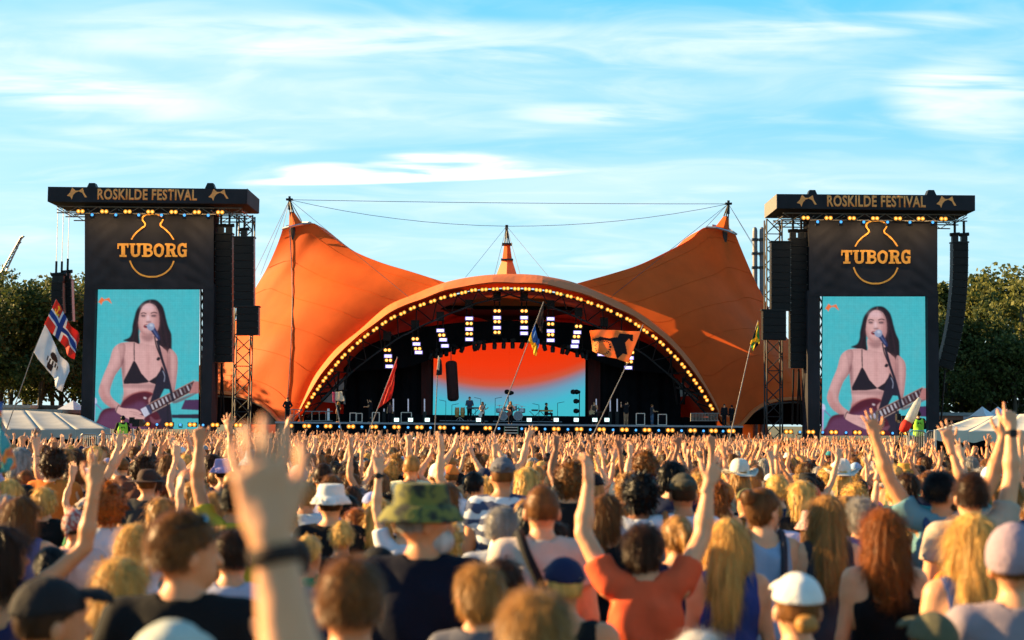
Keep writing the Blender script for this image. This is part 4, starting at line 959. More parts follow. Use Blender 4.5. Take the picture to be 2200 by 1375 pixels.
#        elbow direction, forearm direction, hand direction, hand kind (for the right side; mirrored for the left)
ARMS = {'wave': ((.12, .3, .9), (.20, .12, 1), (.22, .10, 1), 'loose'), 'down': ((.18, .02, -1), (.08, .18, -1), (0, .15, -1), 'relax'), 'clap': ((.35, .35, .85), (-.42, .1, .9), (-.12, .05, 1), 'flat'),
        'up': ((.22, .12, 1), (-.05, .08, 1), (.05, .1, 1), 'open'), 'wide': ((.75, .15, .75), (.12, .05, 1), (.1, .15, 1), 'open'),
        'vee': ((.5, .1, .9), (.3, .1, 1), (.2, .1, 1), 'open'), 'point': ((.25, .2, 1), (.05, .15, 1), (0, .2, 1), 'point'), 'fist': ((.3, .2, 1), (0, .1, 1), (0, .1, 1), 'fist'),
        'bent': ((.95, .1, .25), (.45, .25, .95), (.25, .1, 1), 'relax'), 'lowclap': ((.35, .25, -.8), (-.35, .7, .8), (-.15, .4, .9), 'flat'),
        'phone': ((.2, .55, -.2), (-.1, .35, .9), (0, .1, 1), 'fist'), 'hips': ((.5, -.1, -.9), (-.5, .35, -.55), (-.6, .2, -.5), 'relax'),
        'strum': ((.38, -.1, -.9), (-.6, .7, -.3), (-.8, .3, -.4), 'relax'), 'fret': ((.3, .1, -.9), (.25, .8, .35), (.2, .5, .6), 'fist'), 'keys': ((.2, .25, -.95), (-.05, 1, .05), (0, 1, -.15), 'flat'),
        'reach': ((.1, .95, -.25), (.0, 1, .2), (0, 1, .1), 'relax'), 'clap2': ((.62, .4, .5), (-.5, .3, .85), (-.15, .1, 1), 'flat'), 'up2': ((.42, .3, .8), (-.12, .3, 1), (0, .2, 1), 'relax'), 'up3': ((.4, .35, .75), (.15, .2, 1), (.35, .2, .8), 'open'), 'over': ((.35, .3, .9), (-.75, .2, .55), (-.8, .1, .3), 'flat')}
def body_sdf(f, p, hands=True, grow=0.0):
    w = f.w; m = f.sex == 'm'; ft = f.fat
    chest = s_ell(p, (0, -0.005, 1.27), ((.172 if m else .148) * ft, (.118 if m else .108) * ft, .22))
    belly = s_ell(p, (0, 0.005, 1.07), ((.152 if m else .128) * ft, .112 * ft, .20)); hips = s_ell(p, (0, -.01, .93), ((.160 if m else .170) * ft, .122 * ft, .15))
    d = smin(smin(chest, belly, .06), hips, .06)
    if not m: d = smin(d, np.minimum(s_ell(p, (-.068, .085, 1.27), (.06, .055, .06)), s_ell(p, (.068, .085, 1.27), (.06, .055, .06))), .03)
    d = smin(d, np.minimum(s_ell(p, (-.07, -.06, 1.33), (.085, .05, .12)), s_ell(p, (.07, -.06, 1.33), (.085, .05, .12))), .05)   # shoulder blades
    for sd in (-1, 1):
        sh = f.sh[sd]; d = smin(d, s_caps(p, (0, -.025, 1.475), sh + np.array([-sd*.02, 0, .012]), .048, .052 if m else .044), .05)
        ua = (.056 if m else .045) * (ft * .5 + .5)
        d = smin(d, s_caps(p, sh, f.el[sd], ua, ua * .78), .045)
        md2 = f.el[sd] + (f.wr[sd] - f.el[sd]) * .30; d = smin(d, s_caps(p, f.el[sd], md2, ua * .74, ua * .84), .012); d = smin(d, s_caps(p, md2, f.wr[sd], ua * .80, .028 if m else .024), .02); d = smin(d, s_caps(p, sh, sh + (f.el[sd] - sh) * .25, ua * 1.08, ua * 1.12), .03); d = smin(d, s_caps(p, sh + (f.el[sd] - sh) * .98, sh + (f.el[sd] - sh) * 1.03, ua * .72, ua * .66), .008)
    if f.sit:
        for sd in (-1, 1):
            d = smin(d, s_caps(p, (sd*.09, 0, .92), (sd*.13, .42, .92), .085, .058), .04); d = smin(d, s_caps(p, (sd*.13, .42, .92), (sd*.13, .40, .52), .055, .038), .02); d = smin(d, s_caps(p, (sd*.13, .38, .50), (sd*.13, .53, .49), .038, .03), .02)
    else:
        for sd in (-1, 1):
            d = smin(d, s_caps(p, (sd*.088, 0, .90), (sd*.10, .01, .49), .088, .056), .035); d = smin(d, s_caps(p, (sd*.10, .01, .49), (sd*.105, -.01, .09), .055, .036), .02)
            d = smin(d, s_ell(p, (sd*.103, -.03, .36), (.05, .055, .11)), .03); d = smin(d, s_caps(p, (sd*.105, -.02, .045), (sd*.12, .14, .03), .04, .03), .02)
    q = rotz(p, f.yaw); k = 1.0 if m else .95
    neck = s_caps(q, (0, -.02, 1.44), (0, .0, 1.575), .06 * k, .052 * k)
    d = smin(d, neck, .035)
    d = smin(d, s_ell(q, (0, -.008, 1.655), (.0765, .097, .10)), .02)       # skull
    d = smin(d, s_ell(q, (0, .042, 1.585), (.056 * k, .056, .065)), .03)    # jaw and chin
    d = smin(d, s_ell(q, (0, .075, 1.552), (.022, .02, .018)), .02)
    d = smin(d, s_caps(q, (0, .088, 1.645), (0, .112, 1.605), .008, .014), .012)   # nose
    d = smin(d, s_caps(q, (-.035, .078, 1.665), (.035, .078, 1.665), .012, .012), .015)   # brow
    d = smin(d, s_caps(q, (-.016, .092, 1.578), (.016, .092, 1.578), .008, .008), .008)   # lips
    for sd in (-1, 1):
        d = smin(d, s_ell(q, (sd*.080, -.006, 1.622), (.013, .019, .031)), .008)
        e = s_ell(q, (sd*.032, .093, 1.643), (.017, .014, .010)); d = np.maximum(d, -e)    # eye sockets
        d = smin(d, s_ell(q, (sd*.032, .078, 1.643), (.013, .013, .012)), .002)
    return d
def hand_prims(kind):            # hand along +Z, palm facing +Y, thumb toward +X ; wrist at the origin
    pr = [((0, 0, 0), (0, 0, .03), .027, .028), ((-.018, 0, .03), (-.022, .002, .085), .020, .016), ((.0, 0, .03), (.0, 0, .09), .019, .016), ((.018, 0, .03), (.024, 0, .088), .019, .016)]
    base = [(-.030, .084), (-.011, .092), (.009, .093), (.028, .086)]; ln = [.058, .072, .077, .068]; rad = [.0078, .0088, .0092, .0088]
    spread = {'loose': .10, 'flat': .03, 'open': .22, 'relax': .07, 'fist': .0, 'point': .0}[kind]; curl = {'loose': .30, 'flat': .10, 'open': .18, 'relax': .55, 'fist': 1.45, 'point': 1.45}[kind]
    for i, ((bx, bz), l, r) in enumerate(zip(base, ln, rad)):
        a = (i - 1.5) * spread; c = curl if not (kind == 'point' and i == 3) else .05; c *= (1.1 - .08 * i)
        p = np.array([bx, 0, bz]); ang = 0.0; segs = [.45, .30, .25]
        for k, sg in enumerate(segs):
            ang += c * (.75 if k == 0 else .6); dr = np.array([math.sin(a) * math.cos(ang), math.sin(ang), math.cos(a) * math.cos(ang)]); q = p + dr * l * sg
            pr.append((tuple(p), tuple(q), r * (1 - .07 * k), r * (1 - .07 * (k + 1)))); p = q
    ta = .85 if kind == 'open' else (.55 if kind != 'flat' else .4); tc_ = .3 if kind in ('open', 'flat') else .9
    p0 = np.array([.022, .004, .028]); p1 = p0 + .042 * np.array([math.sin(ta), .25, math.cos(ta)]); p2 = p1 + .032 * np.array([math.sin(ta - .3), .25 + tc_ * .5, math.cos(ta - .3)]); p3 = p2 + .025 * np.array([math.sin(ta - .6), tc_ * .6, math.cos(ta - .5)])
    pr += [(tuple(p0), tuple(p1), .016, .012), (tuple(p1), tuple(p2), .0115, .010), (tuple(p2), tuple(p3), .010, .0085)]
    return pr
def hand_sdf(kind, p):
    pr = hand_prims(kind); d = None
    for i, (a, b, ra, rb) in enumerate(pr[:4]): e = s_caps(p * np.array([1, 1.35, 1], np.float32), np.array(a) * (1, 1.35, 1), np.array(b) * (1, 1.35, 1), ra, rb); d = e if d is None else smin(d, e, .012)
    for a, b, ra, rb in pr[4:]: d = smin(d, s_caps(p, a, b, ra, rb), .004)
    d = smin(d, s_caps(p, (0, 0, -.05), (0, 0, .01), .028, .027), .012)
    return d
_HC = {}
def hand_mesh(kind, h):
    if (kind, h) not in _HC: _HC[(kind, h)] = sn_mesh(lambda p: hand_sdf(kind, p), (-.085, -.06, -.06), (.115, .11, .20), h)
    return _HC[(kind, h)]
def place_hand(f, sd, h, palm=None):
    v, F = hand_mesh(f.hk[sd], h); z = f.hd[sd]; pref = (np.array([0.0, 1.0, 0.15]) if f.hk[sd] != 'relax' or f.wr[sd][2] < 1.5 else np.array([-sd * -.7, .6, .1])) if palm is None else np.array(palm, float)
    if f.hk[sd] == 'flat' and palm is None: pref = np.array([-sd * 1.0, .25, 0])
    y = pref - z * (pref @ z); y /= np.linalg.norm(y); x = np.cross(y, z)
    # thumb lies on +x for a right hand seen from behind with palms forward: it must point to the body midline
    vv = v.copy(); FF = F
    if x[0] * sd > 0: vv[:, 0] *= -1; FF = F[:, ::-1]
    return vv @ np.stack([x, y, z]) + f.wr[sd], FF
def np_mesh(name, v, F, mats, mi=None, smooth=True, cols=None):
    me = bpy.data.meshes.new(name); nv, nf = len(v), len(F); k = F.shape[1]
    me.vertices.add(nv); me.vertices.foreach_set('co', np.ascontiguousarray(v, np.float32).ravel()); me.loops.add(nf * k); me.loops.foreach_set('vertex_index', np.ascontiguousarray(F, np.int32).ravel())
    me.polygons.add(nf); me.polygons.foreach_set('loop_start', np.arange(0, nf * k, k, dtype=np.int32)); me.polygons.foreach_set('loop_total', np.full(nf, k, np.int32))
    if smooth: me.polygons.foreach_set('use_smooth', np.ones(nf, bool))
    for m in (mats if isinstance(mats, (list, tuple)) else [mats]): me.materials.append(m)
    if mi is not None: me.polygons.foreach_set('material_index', np.ascontiguousarray(mi, np.int32))
    if cols is not None:
        at = me.color_attributes.new('Col', 'FLOAT_COLOR', 'POINT'); c = np.ones((nv, 4), np.float32); c[:, :3] = cols; at.data.foreach_set('color', c.ravel())
    me.update(calc_edges=True); me.validate() if False else None
    return me
def join(parts):
    vs_, fs_ = [], []; k = 0
    for v, F in parts: vs_.append(v); fs_.append(F + k); k += len(v)
    return np.concatenate(vs_), np.concatenate(fs_)
def fbounds(f, pad=.1):
    pts = np.array([f.el[-1], f.el[1], f.wr[-1], f.wr[1], (0, 0, 1.78), (0, -.12, 0), (0, .15, 0), (-.2, -.1, 1), (.2, .16, 1)] + ([(0, .6, .5)] if f.sit else []))
    return pts.min(0) - pad, pts.max(0) + pad
M['skin'] = mat('skin', objcol=True, rough=0.5, var=0.10, scale=9, sss=0.18, spec=0.35, bump=0.08, bscale=60)
M['shirt'] = mat('cotton', objcol=True, rough=0.85, var=0.10, scale=5, bump=0.35, bscale=14, spec=0.15)
M['trouser'] = mat('denim', objcol=True, rough=0.85, var=0.2, scale=8, bump=0.2, spec=0.15)
M['hat'] = mat('hat_cloth', objcol=True, rough=0.8, var=0.12, scale=12, bump=0.25, bscale=60, spec=0.2)
M['hair'] = mat('hair', objcol=True, rough=0.45, var=0.5, scale=26, trans=0.25, spec=0.18, stretch=(1, 1, 0.16))
BODY = {}
def body(sex, la, ra, yaw=0.0, lod=0, fat=1.0, sit=False):
    key = (sex, la, ra, round(yaw, 1), lod, fat, sit)
    if key in BODY: return BODY[key]
    f = Fig(sex, la, ra, yaw, fat, sit); h, hh = ((.017, .0058), (.03, .0105))[lod]
    lo, hi = fbounds(f)
    mid = 1.40
    v, F = sn_mesh(lambda p: body_sdf(f, p), (lo[0], lo[1], -.02), hi, h)
    if lod == 0:     # finer head grafted where the neck meets the collar
        v2, F2 = sn_mesh(lambda p: np.maximum(body_sdf(f, p), 1.47 - p[:, 2]), (-.13, -.15, 1.44), (.13, .17, 1.78), .008)
        keep = ~((v[F][:, :, 2].min(1) > 1.485) & (np.abs(v[F][:, :, 0]).max(1) < .125)); F = F[keep]
        if la in ('clap', 'up', 'over') or ra in ('clap', 'up', 'over'): pass
        parts = [(v, F), (v2, F2)]
    else: parts = [(v, F)]
    for sd in (-1, 1): parts.append(place_hand(f, sd, hh))
    v, F = join(parts)
    me = np_mesh('body', v, F, M['skin']); me['fig'] = 1
    BODY[key] = (me, f); return BODY[key]
CLOTH = {}
def cloth(kind, key, f, lod):
    ck = (kind,) + key
    if ck in CLOTH: return CLOTH[ck]
    h = (.017, .03)[lod]; m = f.sex == 'm'; ft = f.fat; sleeve = {'tee': .48, 'long': 2.0, 'tank': 0, 'straps': 0, 'vest': 0}.get(kind, .48)
    def fn(p):
        if kind == 'trousers':
            d = s_ell(p, (0, -.01, .93), ((.172 if m else .182) * ft, .134 * ft, .15))
            for sd in (-1, 1):
                if f.sit: d = smin(d, s_caps(p, (sd*.09, 0, .92), (sd*.13, .42, .92), .10, .075), .03); d = smin(d, s_caps(p, (sd*.13, .42, .92), (sd*.13, .40, .56), .072, .06), .03)
                else: d = smin(d, s_caps(p, (sd*.088, 0, .90), (sd*.10, .0, .10), .102, .066), .03)
            return np.maximum(d, p[:, 2] - 1.0) + .004 * nz3(p, 40)
        g = .016
        chest = s_ell(p, (0, -.005, 1.27), ((.172 if m else .148) * ft + g, (.118 if m else .108) * ft + g, .225)); belly = s_ell(p, (0, .005, 1.07), ((.165 if m else .138) * ft + g, .120 * ft + g, .22)); hip = s_ell(p, (0, -.01, .93), ((.166 if m else .176) * ft + g, .128 * ft + g, .19))
        d = smin(smin(chest, belly, .07), hip, .07)
        if not m: d = smin(d, np.minimum(s_ell(p, (-.068, .085, 1.27), (.072, .067, .07)), s_ell(p, (.068, .085, 1.27), (.072, .067, .07))), .04)
        d = smin(d, np.minimum(s_ell(p, (-.07, -.06, 1.33), (.098, .063, .13)), s_ell(p, (.07, -.06, 1.33), (.098, .063, .13))), .05)
        for sd in (-1, 1):
            sh = f.sh[sd]; d = smin(d, s_caps(p, (0, -.025, 1.475), sh + np.array([-sd*.02, 0, .012]), .060, .066 if m else .058), .05)
            if sleeve:
                ua = (.056 if m else .045) * (ft * .5 + .5) + .020; t = min(sleeve, 1); e = sh + (f.el[sd] - sh) * t
                if sleeve < 1:
                    ax = (f.el[sd] - sh) / np.linalg.norm(f.el[sd] - sh); c_ = s_caps(p, sh, e + ax * .08, ua, ua * .98); c_ = np.maximum(c_, (p - e) @ ax.astype(np.float32))
                    d = smin(d, c_, .03)
                else:
                    d = smin(d, s_caps(p, sh, f.el[sd], ua, ua * .85), .04); d = smin(d, s_caps(p, f.el[sd], f.wr[sd], ua * .85, .042), .03)
        if kind == 'tee' or kind == 'long': d = np.maximum(d, -(s_caps(p, (0, -.012, 1.505), (0, .02, 1.62), .071, .085)))
        elif kind == 'tank':
            d = np.maximum(d, -(s_ell(p, (0, 0, 1.56), (.10, .2, .16))))
            for sd in (-1, 1): d = np.maximum(d, -s_ell(p, (sd * (f.w + .045), 0, 1.38), (.075, .2, .17)))
        elif kind == 'straps':
            top = 1.33; ax_ = np.abs(p[:, 0]); strap = (np.abs(ax_ - .092 + .0 * p[:, 2]) - .011)
            d = np.maximum(d, np.minimum(p[:, 2] - top, strap))
        fold = (.013 * nz3(p * np.array([1, 1, .5], np.float32), 34, 1) + .012 * nz3(p * np.array([.8, 1, 1.3], np.float32), 19, 4)) * np.clip((1.50 - p[:, 2]) * 12, 0, 1)
        return np.maximum(d + fold, .80 - p[:, 2])
    lo, hi = fbounds(f, .12)
    if kind == 'trousers': lo = np.array([-.3, -.25, .0]); hi = np.array([.3, .62 if f.sit else .25, 1.1])
    else:
        lo[2] = .77; pts = [f.el[-1], f.el[1]] + ([f.wr[-1], f.wr[1]] if kind == 'long' else []); pts = np.array(pts + [(-.28, -.25, .8), (.28, .25, 1.56)]); lo, hi = pts.min(0) - .11, pts.max(0) + .11; lo[2] = .77
    v, F = sn_mesh(fn, lo, hi, h)
    CLOTH[ck] = np_mesh({'trousers': 'trousers', 'tank': 'tank_top', 'straps': 'strap_top'}.get(kind, 'shirt'), v, F, M['trouser'] if kind == 'trousers' else M['shirt']); return CLOTH[ck]

# hair grows on the head at the origin-turned frame: x right, y forward
HAIR = {}
def hair(style, lod):
    k = (style, lod)
    if k in HAIR: return HAIR[k]
    r = np.random.default_rng(abs(hash(style)) % 1000 if False else sum(map(ord, style)))
    def fn(p):
        x, y, z = p.T
        off = {'short': .010, 'crop': .006, 'medium': .014, 'curly': .032, 'afro': .058, 'long': .012, 'wavy': .018, 'bun': .014, 'ponytail': .012, 'bob': .024, 'capped': .004, 'cappedlong': .008}[style]
        d = s_ell(p, (0, -.012, 1.658), (.0775 + off, .098 + off, .101 + off))
        # open the face and the lower skull
        hair_low = 1.60 if style in ('short', 'crop', 'capped') else 1.56
        face = np.maximum(.028 + (z - 1.60) * .30 - y, -(1.70 + (0) - z) * 1.0)   # keep above hairline or behind the face plane
        face = np.minimum(.02 + np.clip(z - 1.60, 0, 1) * .55 - y, 10)
        keep = np.minimum(np.maximum(y - .015 - np.clip(z - 1.64, 0, 1) * .9, 0) * 3, 1) 
        d = np.maximum(d, y - ((-.018 + np.clip(z - 1.635, 0, 1) * 1.9) if style in ('short', 'crop', 'capped', 'bun') else (.02 + np.clip(z - 1.655, 0, 1) * 1.6)))
        if style in ('short', 'crop', 'bun', 'ponytail', 'capped'): d = np.maximum(d, (hair_low + .06 * np.clip(y + .06, 0, 1)) - z)
        if style in ('capped', 'cappedlong'): d = np.maximum(d, z - 1.69)
        if style == 'curly': d = np.maximum(d, 1.545 - z) + .013 * nz3(p, 85, 2)
        elif style == 'afro': d = np.maximum(d, 1.53 - z) + .012 * nz3(p, 110, 2)
        elif style == 'medium': d = np.maximum(d, 1.555 - z) + .007 * nz3(p * np.array([1, 1, .5], np.float32), 90, 2)
        elif style in ('long', 'wavy', 'cappedlong', 'bob'):
            zb = {'long': 1.27, 'wavy': 1.36, 'cappedlong': 1.34, 'bob': 1.50}[style]; wd = {'long': .086, 'wavy': .104, 'cappedlong': .09, 'bob': .10}[style]
            wv = .012 * np.sin(z * (38 if style == 'wavy' else 14) + x * 20) * (1 if style == 'wavy' else .5)
            t = np.clip((1.66 - z) / (1.66 - zb), 0, 1)
            back = s_ell(p - np.stack([wv, -.075 + 0 * z - .055 * t + 0*wv, 0 * z], 1), (0, 0, (1.66 + zb) / 2), (wd, .062, (1.70 - zb) / 2 + .02)); back = np.maximum(back, zb + .012 * np.sin(x * 60) - z)
            d = smin(d, back, .03)
            side = np.maximum(s_ell(p, (0, -.015, 1.56), (.105, .075, .17 if style != 'bob' else .12)), y - .035); side = np.maximum(side, .055 - np.abs(x)); d = smin(d, np.maximum(side, 1.44 - z), .02)
            d = d + .0045 * np.sin(np.arctan2(x, -y - .02 + 1e-4) * 22 + 3 * np.sin(z * 9)) + .004 * nz3(p * np.array([1, 1, .3], np.float32), 80, 3)
        elif style == 'bun': d = smin(d, s_ell(p, (0, -.125, 1.72), (.045, .04, .042)), .01) + .002 * nz3(p, 150, 1)
        elif style == 'ponytail': d = smin(d, s_caps(p, (0, -.11, 1.70), (.01, -.15, 1.64), .028, .032), .015); d = smin(d, s_caps(p, (.01, -.15, 1.64), (.02, -.145, 1.36), .034, .014), .02) + .003 * nz3(p * np.array([1, 1, .4], np.float32), 100, 1)
        else: d = d + .0025 * nz3(p, 140, 1)
        return d
    h = (.0085, .016)[lod]; lo, hi = (-.21, -.26, 1.22), (.21, .17, 1.86)
    v, F = sn_mesh(fn, lo, hi, h)
    # strands
    n = {'short': 1500, 'crop': 900, 'medium': 2000, 'curly': 2600, 'afro': 2600, 'long': 2200, 'wavy': 2600, 'bun': 900, 'ponytail': 1100, 'bob': 1800, 'capped': 250, 'cappedlong': 700}[style]
    n = int(n * (2.2, .3)[lod]); ctr = v[F].mean(1); e1 = v[F[:, 1]] - v[F[:, 0]]; e2 = v[F[:, 2]] - v[F[:, 0]]; nn = np.cross(e1, e2); nn /= np.linalg.norm(nn, axis=1)[:, None] + 1e-9
    out = ctr - np.array([0, -.01, 1.62]); out[:, 2] = np.clip(out[:, 2], -.02, .2); out /= np.linalg.norm(out, axis=1)[:, None]; nn = np.where(((nn * out).sum(1) < 0)[:, None], -nn, nn)
    sel = r.choice(len(ctr), n); c, no = ctr[sel] + r.normal(0, h * .4, (n, 3)), nn[sel]
    crown = np.array([0, -.04, 1.75]); fl = c - crown; fl[:, 2] -= .12; fl -= no * (fl * no).sum(1)[:, None]; fl /= np.linalg.norm(fl, axis=1)[:, None] + 1e-9
    ln = {'short': .028, 'crop': .012, 'medium': .05, 'curly': .04, 'afro': .03, 'long': .13, 'wavy': .10, 'bun': .04, 'ponytail': .06, 'bob': .08, 'capped': .02, 'cappedlong': .1}[style] * r.uniform(.6, 1.3, n)
    lift = {'short': .55, 'crop': .7, 'medium': .30, 'curly': .8, 'afro': .9, 'long': .10, 'wavy': .16, 'bun': .12, 'ponytail': .10, 'bob': .12, 'capped': .1, 'cappedlong': .12}[style]
    wid = (.0011, .004)[lod] * (1.6 if style in ('curly', 'afro') else 1); side = np.cross(no, fl); side += r.normal(0, .25, side.shape); side /= np.linalg.norm(side, axis=1)[:, None]
    jit = r.normal(0, .5 if style in ('curly', 'afro') else .18, (n, 3)); dirv = fl * (1 - lift) + no * lift + jit * .6; dirv /= np.linalg.norm(dirv, axis=1)[:, None]
    p0 = c - no * .003; p1 = c + dirv * (ln * .5)[:, None]; g = dirv * .6 + fl * .5 + np.array([0, 0, -.35]); 
    if style in ('curly', 'afro', 'wavy'): g = g + r.normal(0, .7, (n, 3))
    g /= np.linalg.norm(g, axis=1)[:, None]; p2 = p1 + g * (ln * .5)[:, None]
    sv = np.stack([p0 - side * wid, p0 + side * wid, p1 + side * wid * .8, p1 - side * wid * .8, p2 + side * wid * .1, p2 - side * wid * .1], 1).reshape(-1, 3)
    b = np.arange(n)[:, None] * 6; sF = np.concatenate([b + np.array([[0, 1, 2, 3]]), b + np.array([[3, 2, 4, 5]])])
    vv, FF = join([(v, F), (sv, sF)]); HAIR[k] = np_mesh('hair', vv, FF, M['hair']); return HAIR[k]
HATS = {}
def hat(style, lod):
    k = (style, lod)
    if k in HATS: return HATS[k]
    h = (.0085, .014)[lod]
    def fn(p):
        x, y, z = p.T
        dome = s_ell(p, (0, -.012, 1.668), (.092, .111, .106)) - .0022 * np.abs(np.cos(np.arctan2(x, y + .012) * 3)) + .002 * nz3(p, 60, 5) 
        dome = np.maximum(dome, 1.672 - .10 * (y + .01) * (-1 if style != 'x' else 1) * .5 - z)
        if style in ('cap', 'capback'):
            s = 1 if style == 'cap' else -1
            brim = np.maximum(s_ell(p, (0, s * .112, 1.695), (.074, .072, .045)), -s_ell(p, (0, s * .102, 1.679), (.080, .078, .045))); brim = np.maximum(brim, .0 - s * y + .07)
            return np.minimum(dome, brim)
        if style == 'beanie': return np.maximum(s_ell(p, (0, -.015, 1.67), (.096, .115, .12)), 1.64 + .2 * y - z) + .0015 * np.sin(np.arctan2(x, y) * 40)
        if style == 'bandana': return np.minimum(np.maximum(s_ell(p, (0, -.012, 1.668), (.086, .105, .108)), 1.655 + .35 * y - z), s_caps(p, (0, -.115, 1.66), (.01, -.13, 1.56), .018, .008))
        if style == 'bucket':
            t = np.clip((z - 1.64) / .14, 0, 1); rr = .112 - .025 * t; r_ = np.sqrt((x) ** 2 + ((y + .01) / 1.14) ** 2)
            crown = np.maximum(r_ - rr, np.maximum(z - 1.785, 1.69 - z)); rb = .108 + (1.70 - z) * .62; b = np.maximum(np.abs(r_ - rb) - .008, np.maximum(z - 1.70, 1.640 - z)); return smin(crown, b, .008)
        if style == 'cowboy':
            r_ = np.sqrt(x ** 2 + ((y + .01) / 1.15) ** 2); crown = smin(s_ell(p, (-.022, -.01, 1.72), (.068, .10, .10)), s_ell(p, (.022, -.01, 1.72), (.068, .10, .10)), .01); crown = np.maximum(crown, 1.665 - z)
            zc_ = 1.672 + .9 * np.maximum(np.abs(x) - .07, 0) ** 1.3 - .25 * np.maximum(np.abs(y + .01) - .1, 0); b = np.maximum(np.abs(z - zc_) - .007, r_ - .178); return np.minimum(crown, b)
        if style == 'wide':
            r_ = np.sqrt(x ** 2 + ((y + .01) / 1.1) ** 2); crown = np.maximum(s_ell(p, (0, -.01, 1.70), (.09, .108, .095)), np.maximum(1.665 - z, z - 1.775)); b = np.maximum(np.abs(z - (1.672 - .12 * np.maximum(r_ - .1, 0))) - .006, r_ - .19); return smin(crown, b, .01)
    v, F = sn_mesh(fn, (-.22, -.25, 1.50), (.22, .25, 1.86), h)
    HATS[k] = np_mesh('hat', v, F, M['hat']); return HATS[k]

SKINS = [(0.60, 0.25, 0.11), (0.68, 0.32, 0.16), (0.52, 0.21, 0.09), (0.72, 0.37, 0.20), (0.28, 0.11, 0.05)]
HAIRC = {'black': (.006, .005, .005), 'dark brown': (.045, .019, .008), 'brown': (.17, .068, .018), 'auburn': (.26, .075, .012), 'dark blond': (.36, .18, .05), 'blond': (.66, .38, .10), 'grey': (.28, .26, .24), 'white': (.55, .52, .48)}
def person(x, y, height, sex='m', la='down', ra='down', hs='short', hc='brown', top='tee', tc_=(.5, .5, .5), ht=None, htc=None, skin=1, turn=0.0, head=0.0, lod=0, fat=1.0, bot=(.012, .016, .03),
           z=0.0, label=None, group=None, sit=False, topmat=None, hatmat=None):
    key = (sex, la, ra, round(head, 1), lod, fat, sit)
    bm_, f = body(sex, la, ra, head, lod, fat, sit); s = height / 1.755
    t = empty('person', (x, y, z), label, 'person', group, turn); t.scale = (s, s, s)
    o = link('body', bm_, t); o.color = (*SKINS[skin], 1)
    if top:
        o = link({'tank': 'tank_top', 'straps': 'strap_top'}.get(top, 'shirt'), cloth(top, key, f, lod), t); o.color = (*tc_, 1)
        if topmat: o.material_slots[0].link = 'OBJECT'; o.material_slots[0].material = topmat
    o = link('trousers', cloth('trousers', key, f, lod), t); o.color = (*bot, 1)
    if hs: o = link('hair', hair(hs, lod), t, rot=(0, 0, f.yaw)); o.color = (*HAIRC[hc], 1)
    if ht:
        o = link('hat', hat(ht, lod), t, rot=(0, 0, f.yaw)); o.color = (*htc, 1)
        if hatmat: o.material_slots[0].link = 'OBJECT'; o.material_slots[0].material = hatmat
    return t
# ---------------------------------------------------------------- patterned cloths
def pattern(name, kind, c1, c2, scale):
    m = bpy.data.materials.new(name); m.use_nodes = True; t = m.node_tree; n = t.nodes; l = t.links; b = n['Principled BSDF']; b.inputs['Roughness'].default_value = .85
    co = n.new('ShaderNodeTexCoord'); cr = n.new('ShaderNodeValToRGB'); cr.color_ramp.interpolation = 'CONSTANT' if kind != 'plaid' else 'LINEAR'; e = cr.color_ramp.elements; e[0].color = (*c1, 1); e[1].color = (*c2, 1); e[1].position = .5
    if kind == 'stripe':
        w = n.new('ShaderNodeTexWave'); w.bands_direction = 'Z'; w.inputs['Scale'].default_value = scale; w.inputs['Distortion'].default_value = 3.5; w.inputs['Detail'].default_value = 3; w.inputs['Detail Scale'].default_value = 2.5
    else:
        w = n.new('ShaderNodeTexNoise'); w.inputs['Scale'].default_value = scale; w.inputs['Detail'].default_value = 2; e[1].position = .5
        if kind == 'camo': q = e.new(.58); q.color = (.012, .012, .006, 1)
        if kind == 'tie':
            for p_, c in ((.42, (.02, .25, .25)), (.47, (.75, .22, .02)), (.53, (.03, .10, .30)), (.58, (.05, .35, .2))): q = e.new(p_); q.color = (*c, 1)
    l.new(co.outputs['Object'], w.inputs['Vector']); l.new(w.outputs[1] if kind == 'stripe' else w.outputs[0], cr.inputs[0]); l.new(cr.outputs[0], b.inputs['Base Color']); return m
PAT = {'navystripe': pattern('navy_stripe_print', 'stripe', (.55, .58, .62), (.035, .05, .11), 3.4), 'camo': pattern('camouflage_print', 'camo', (.14, .13, .02), (.05, .055, .015), 16), 'bandana': pattern('bandana_print', 'spot', (.30, .05, .04), (.42, .30, .26), 40),
       'tie': pattern('tie_dye_print', 'tie', (.05, .30, .33), (.55, .12, .03), 5)}
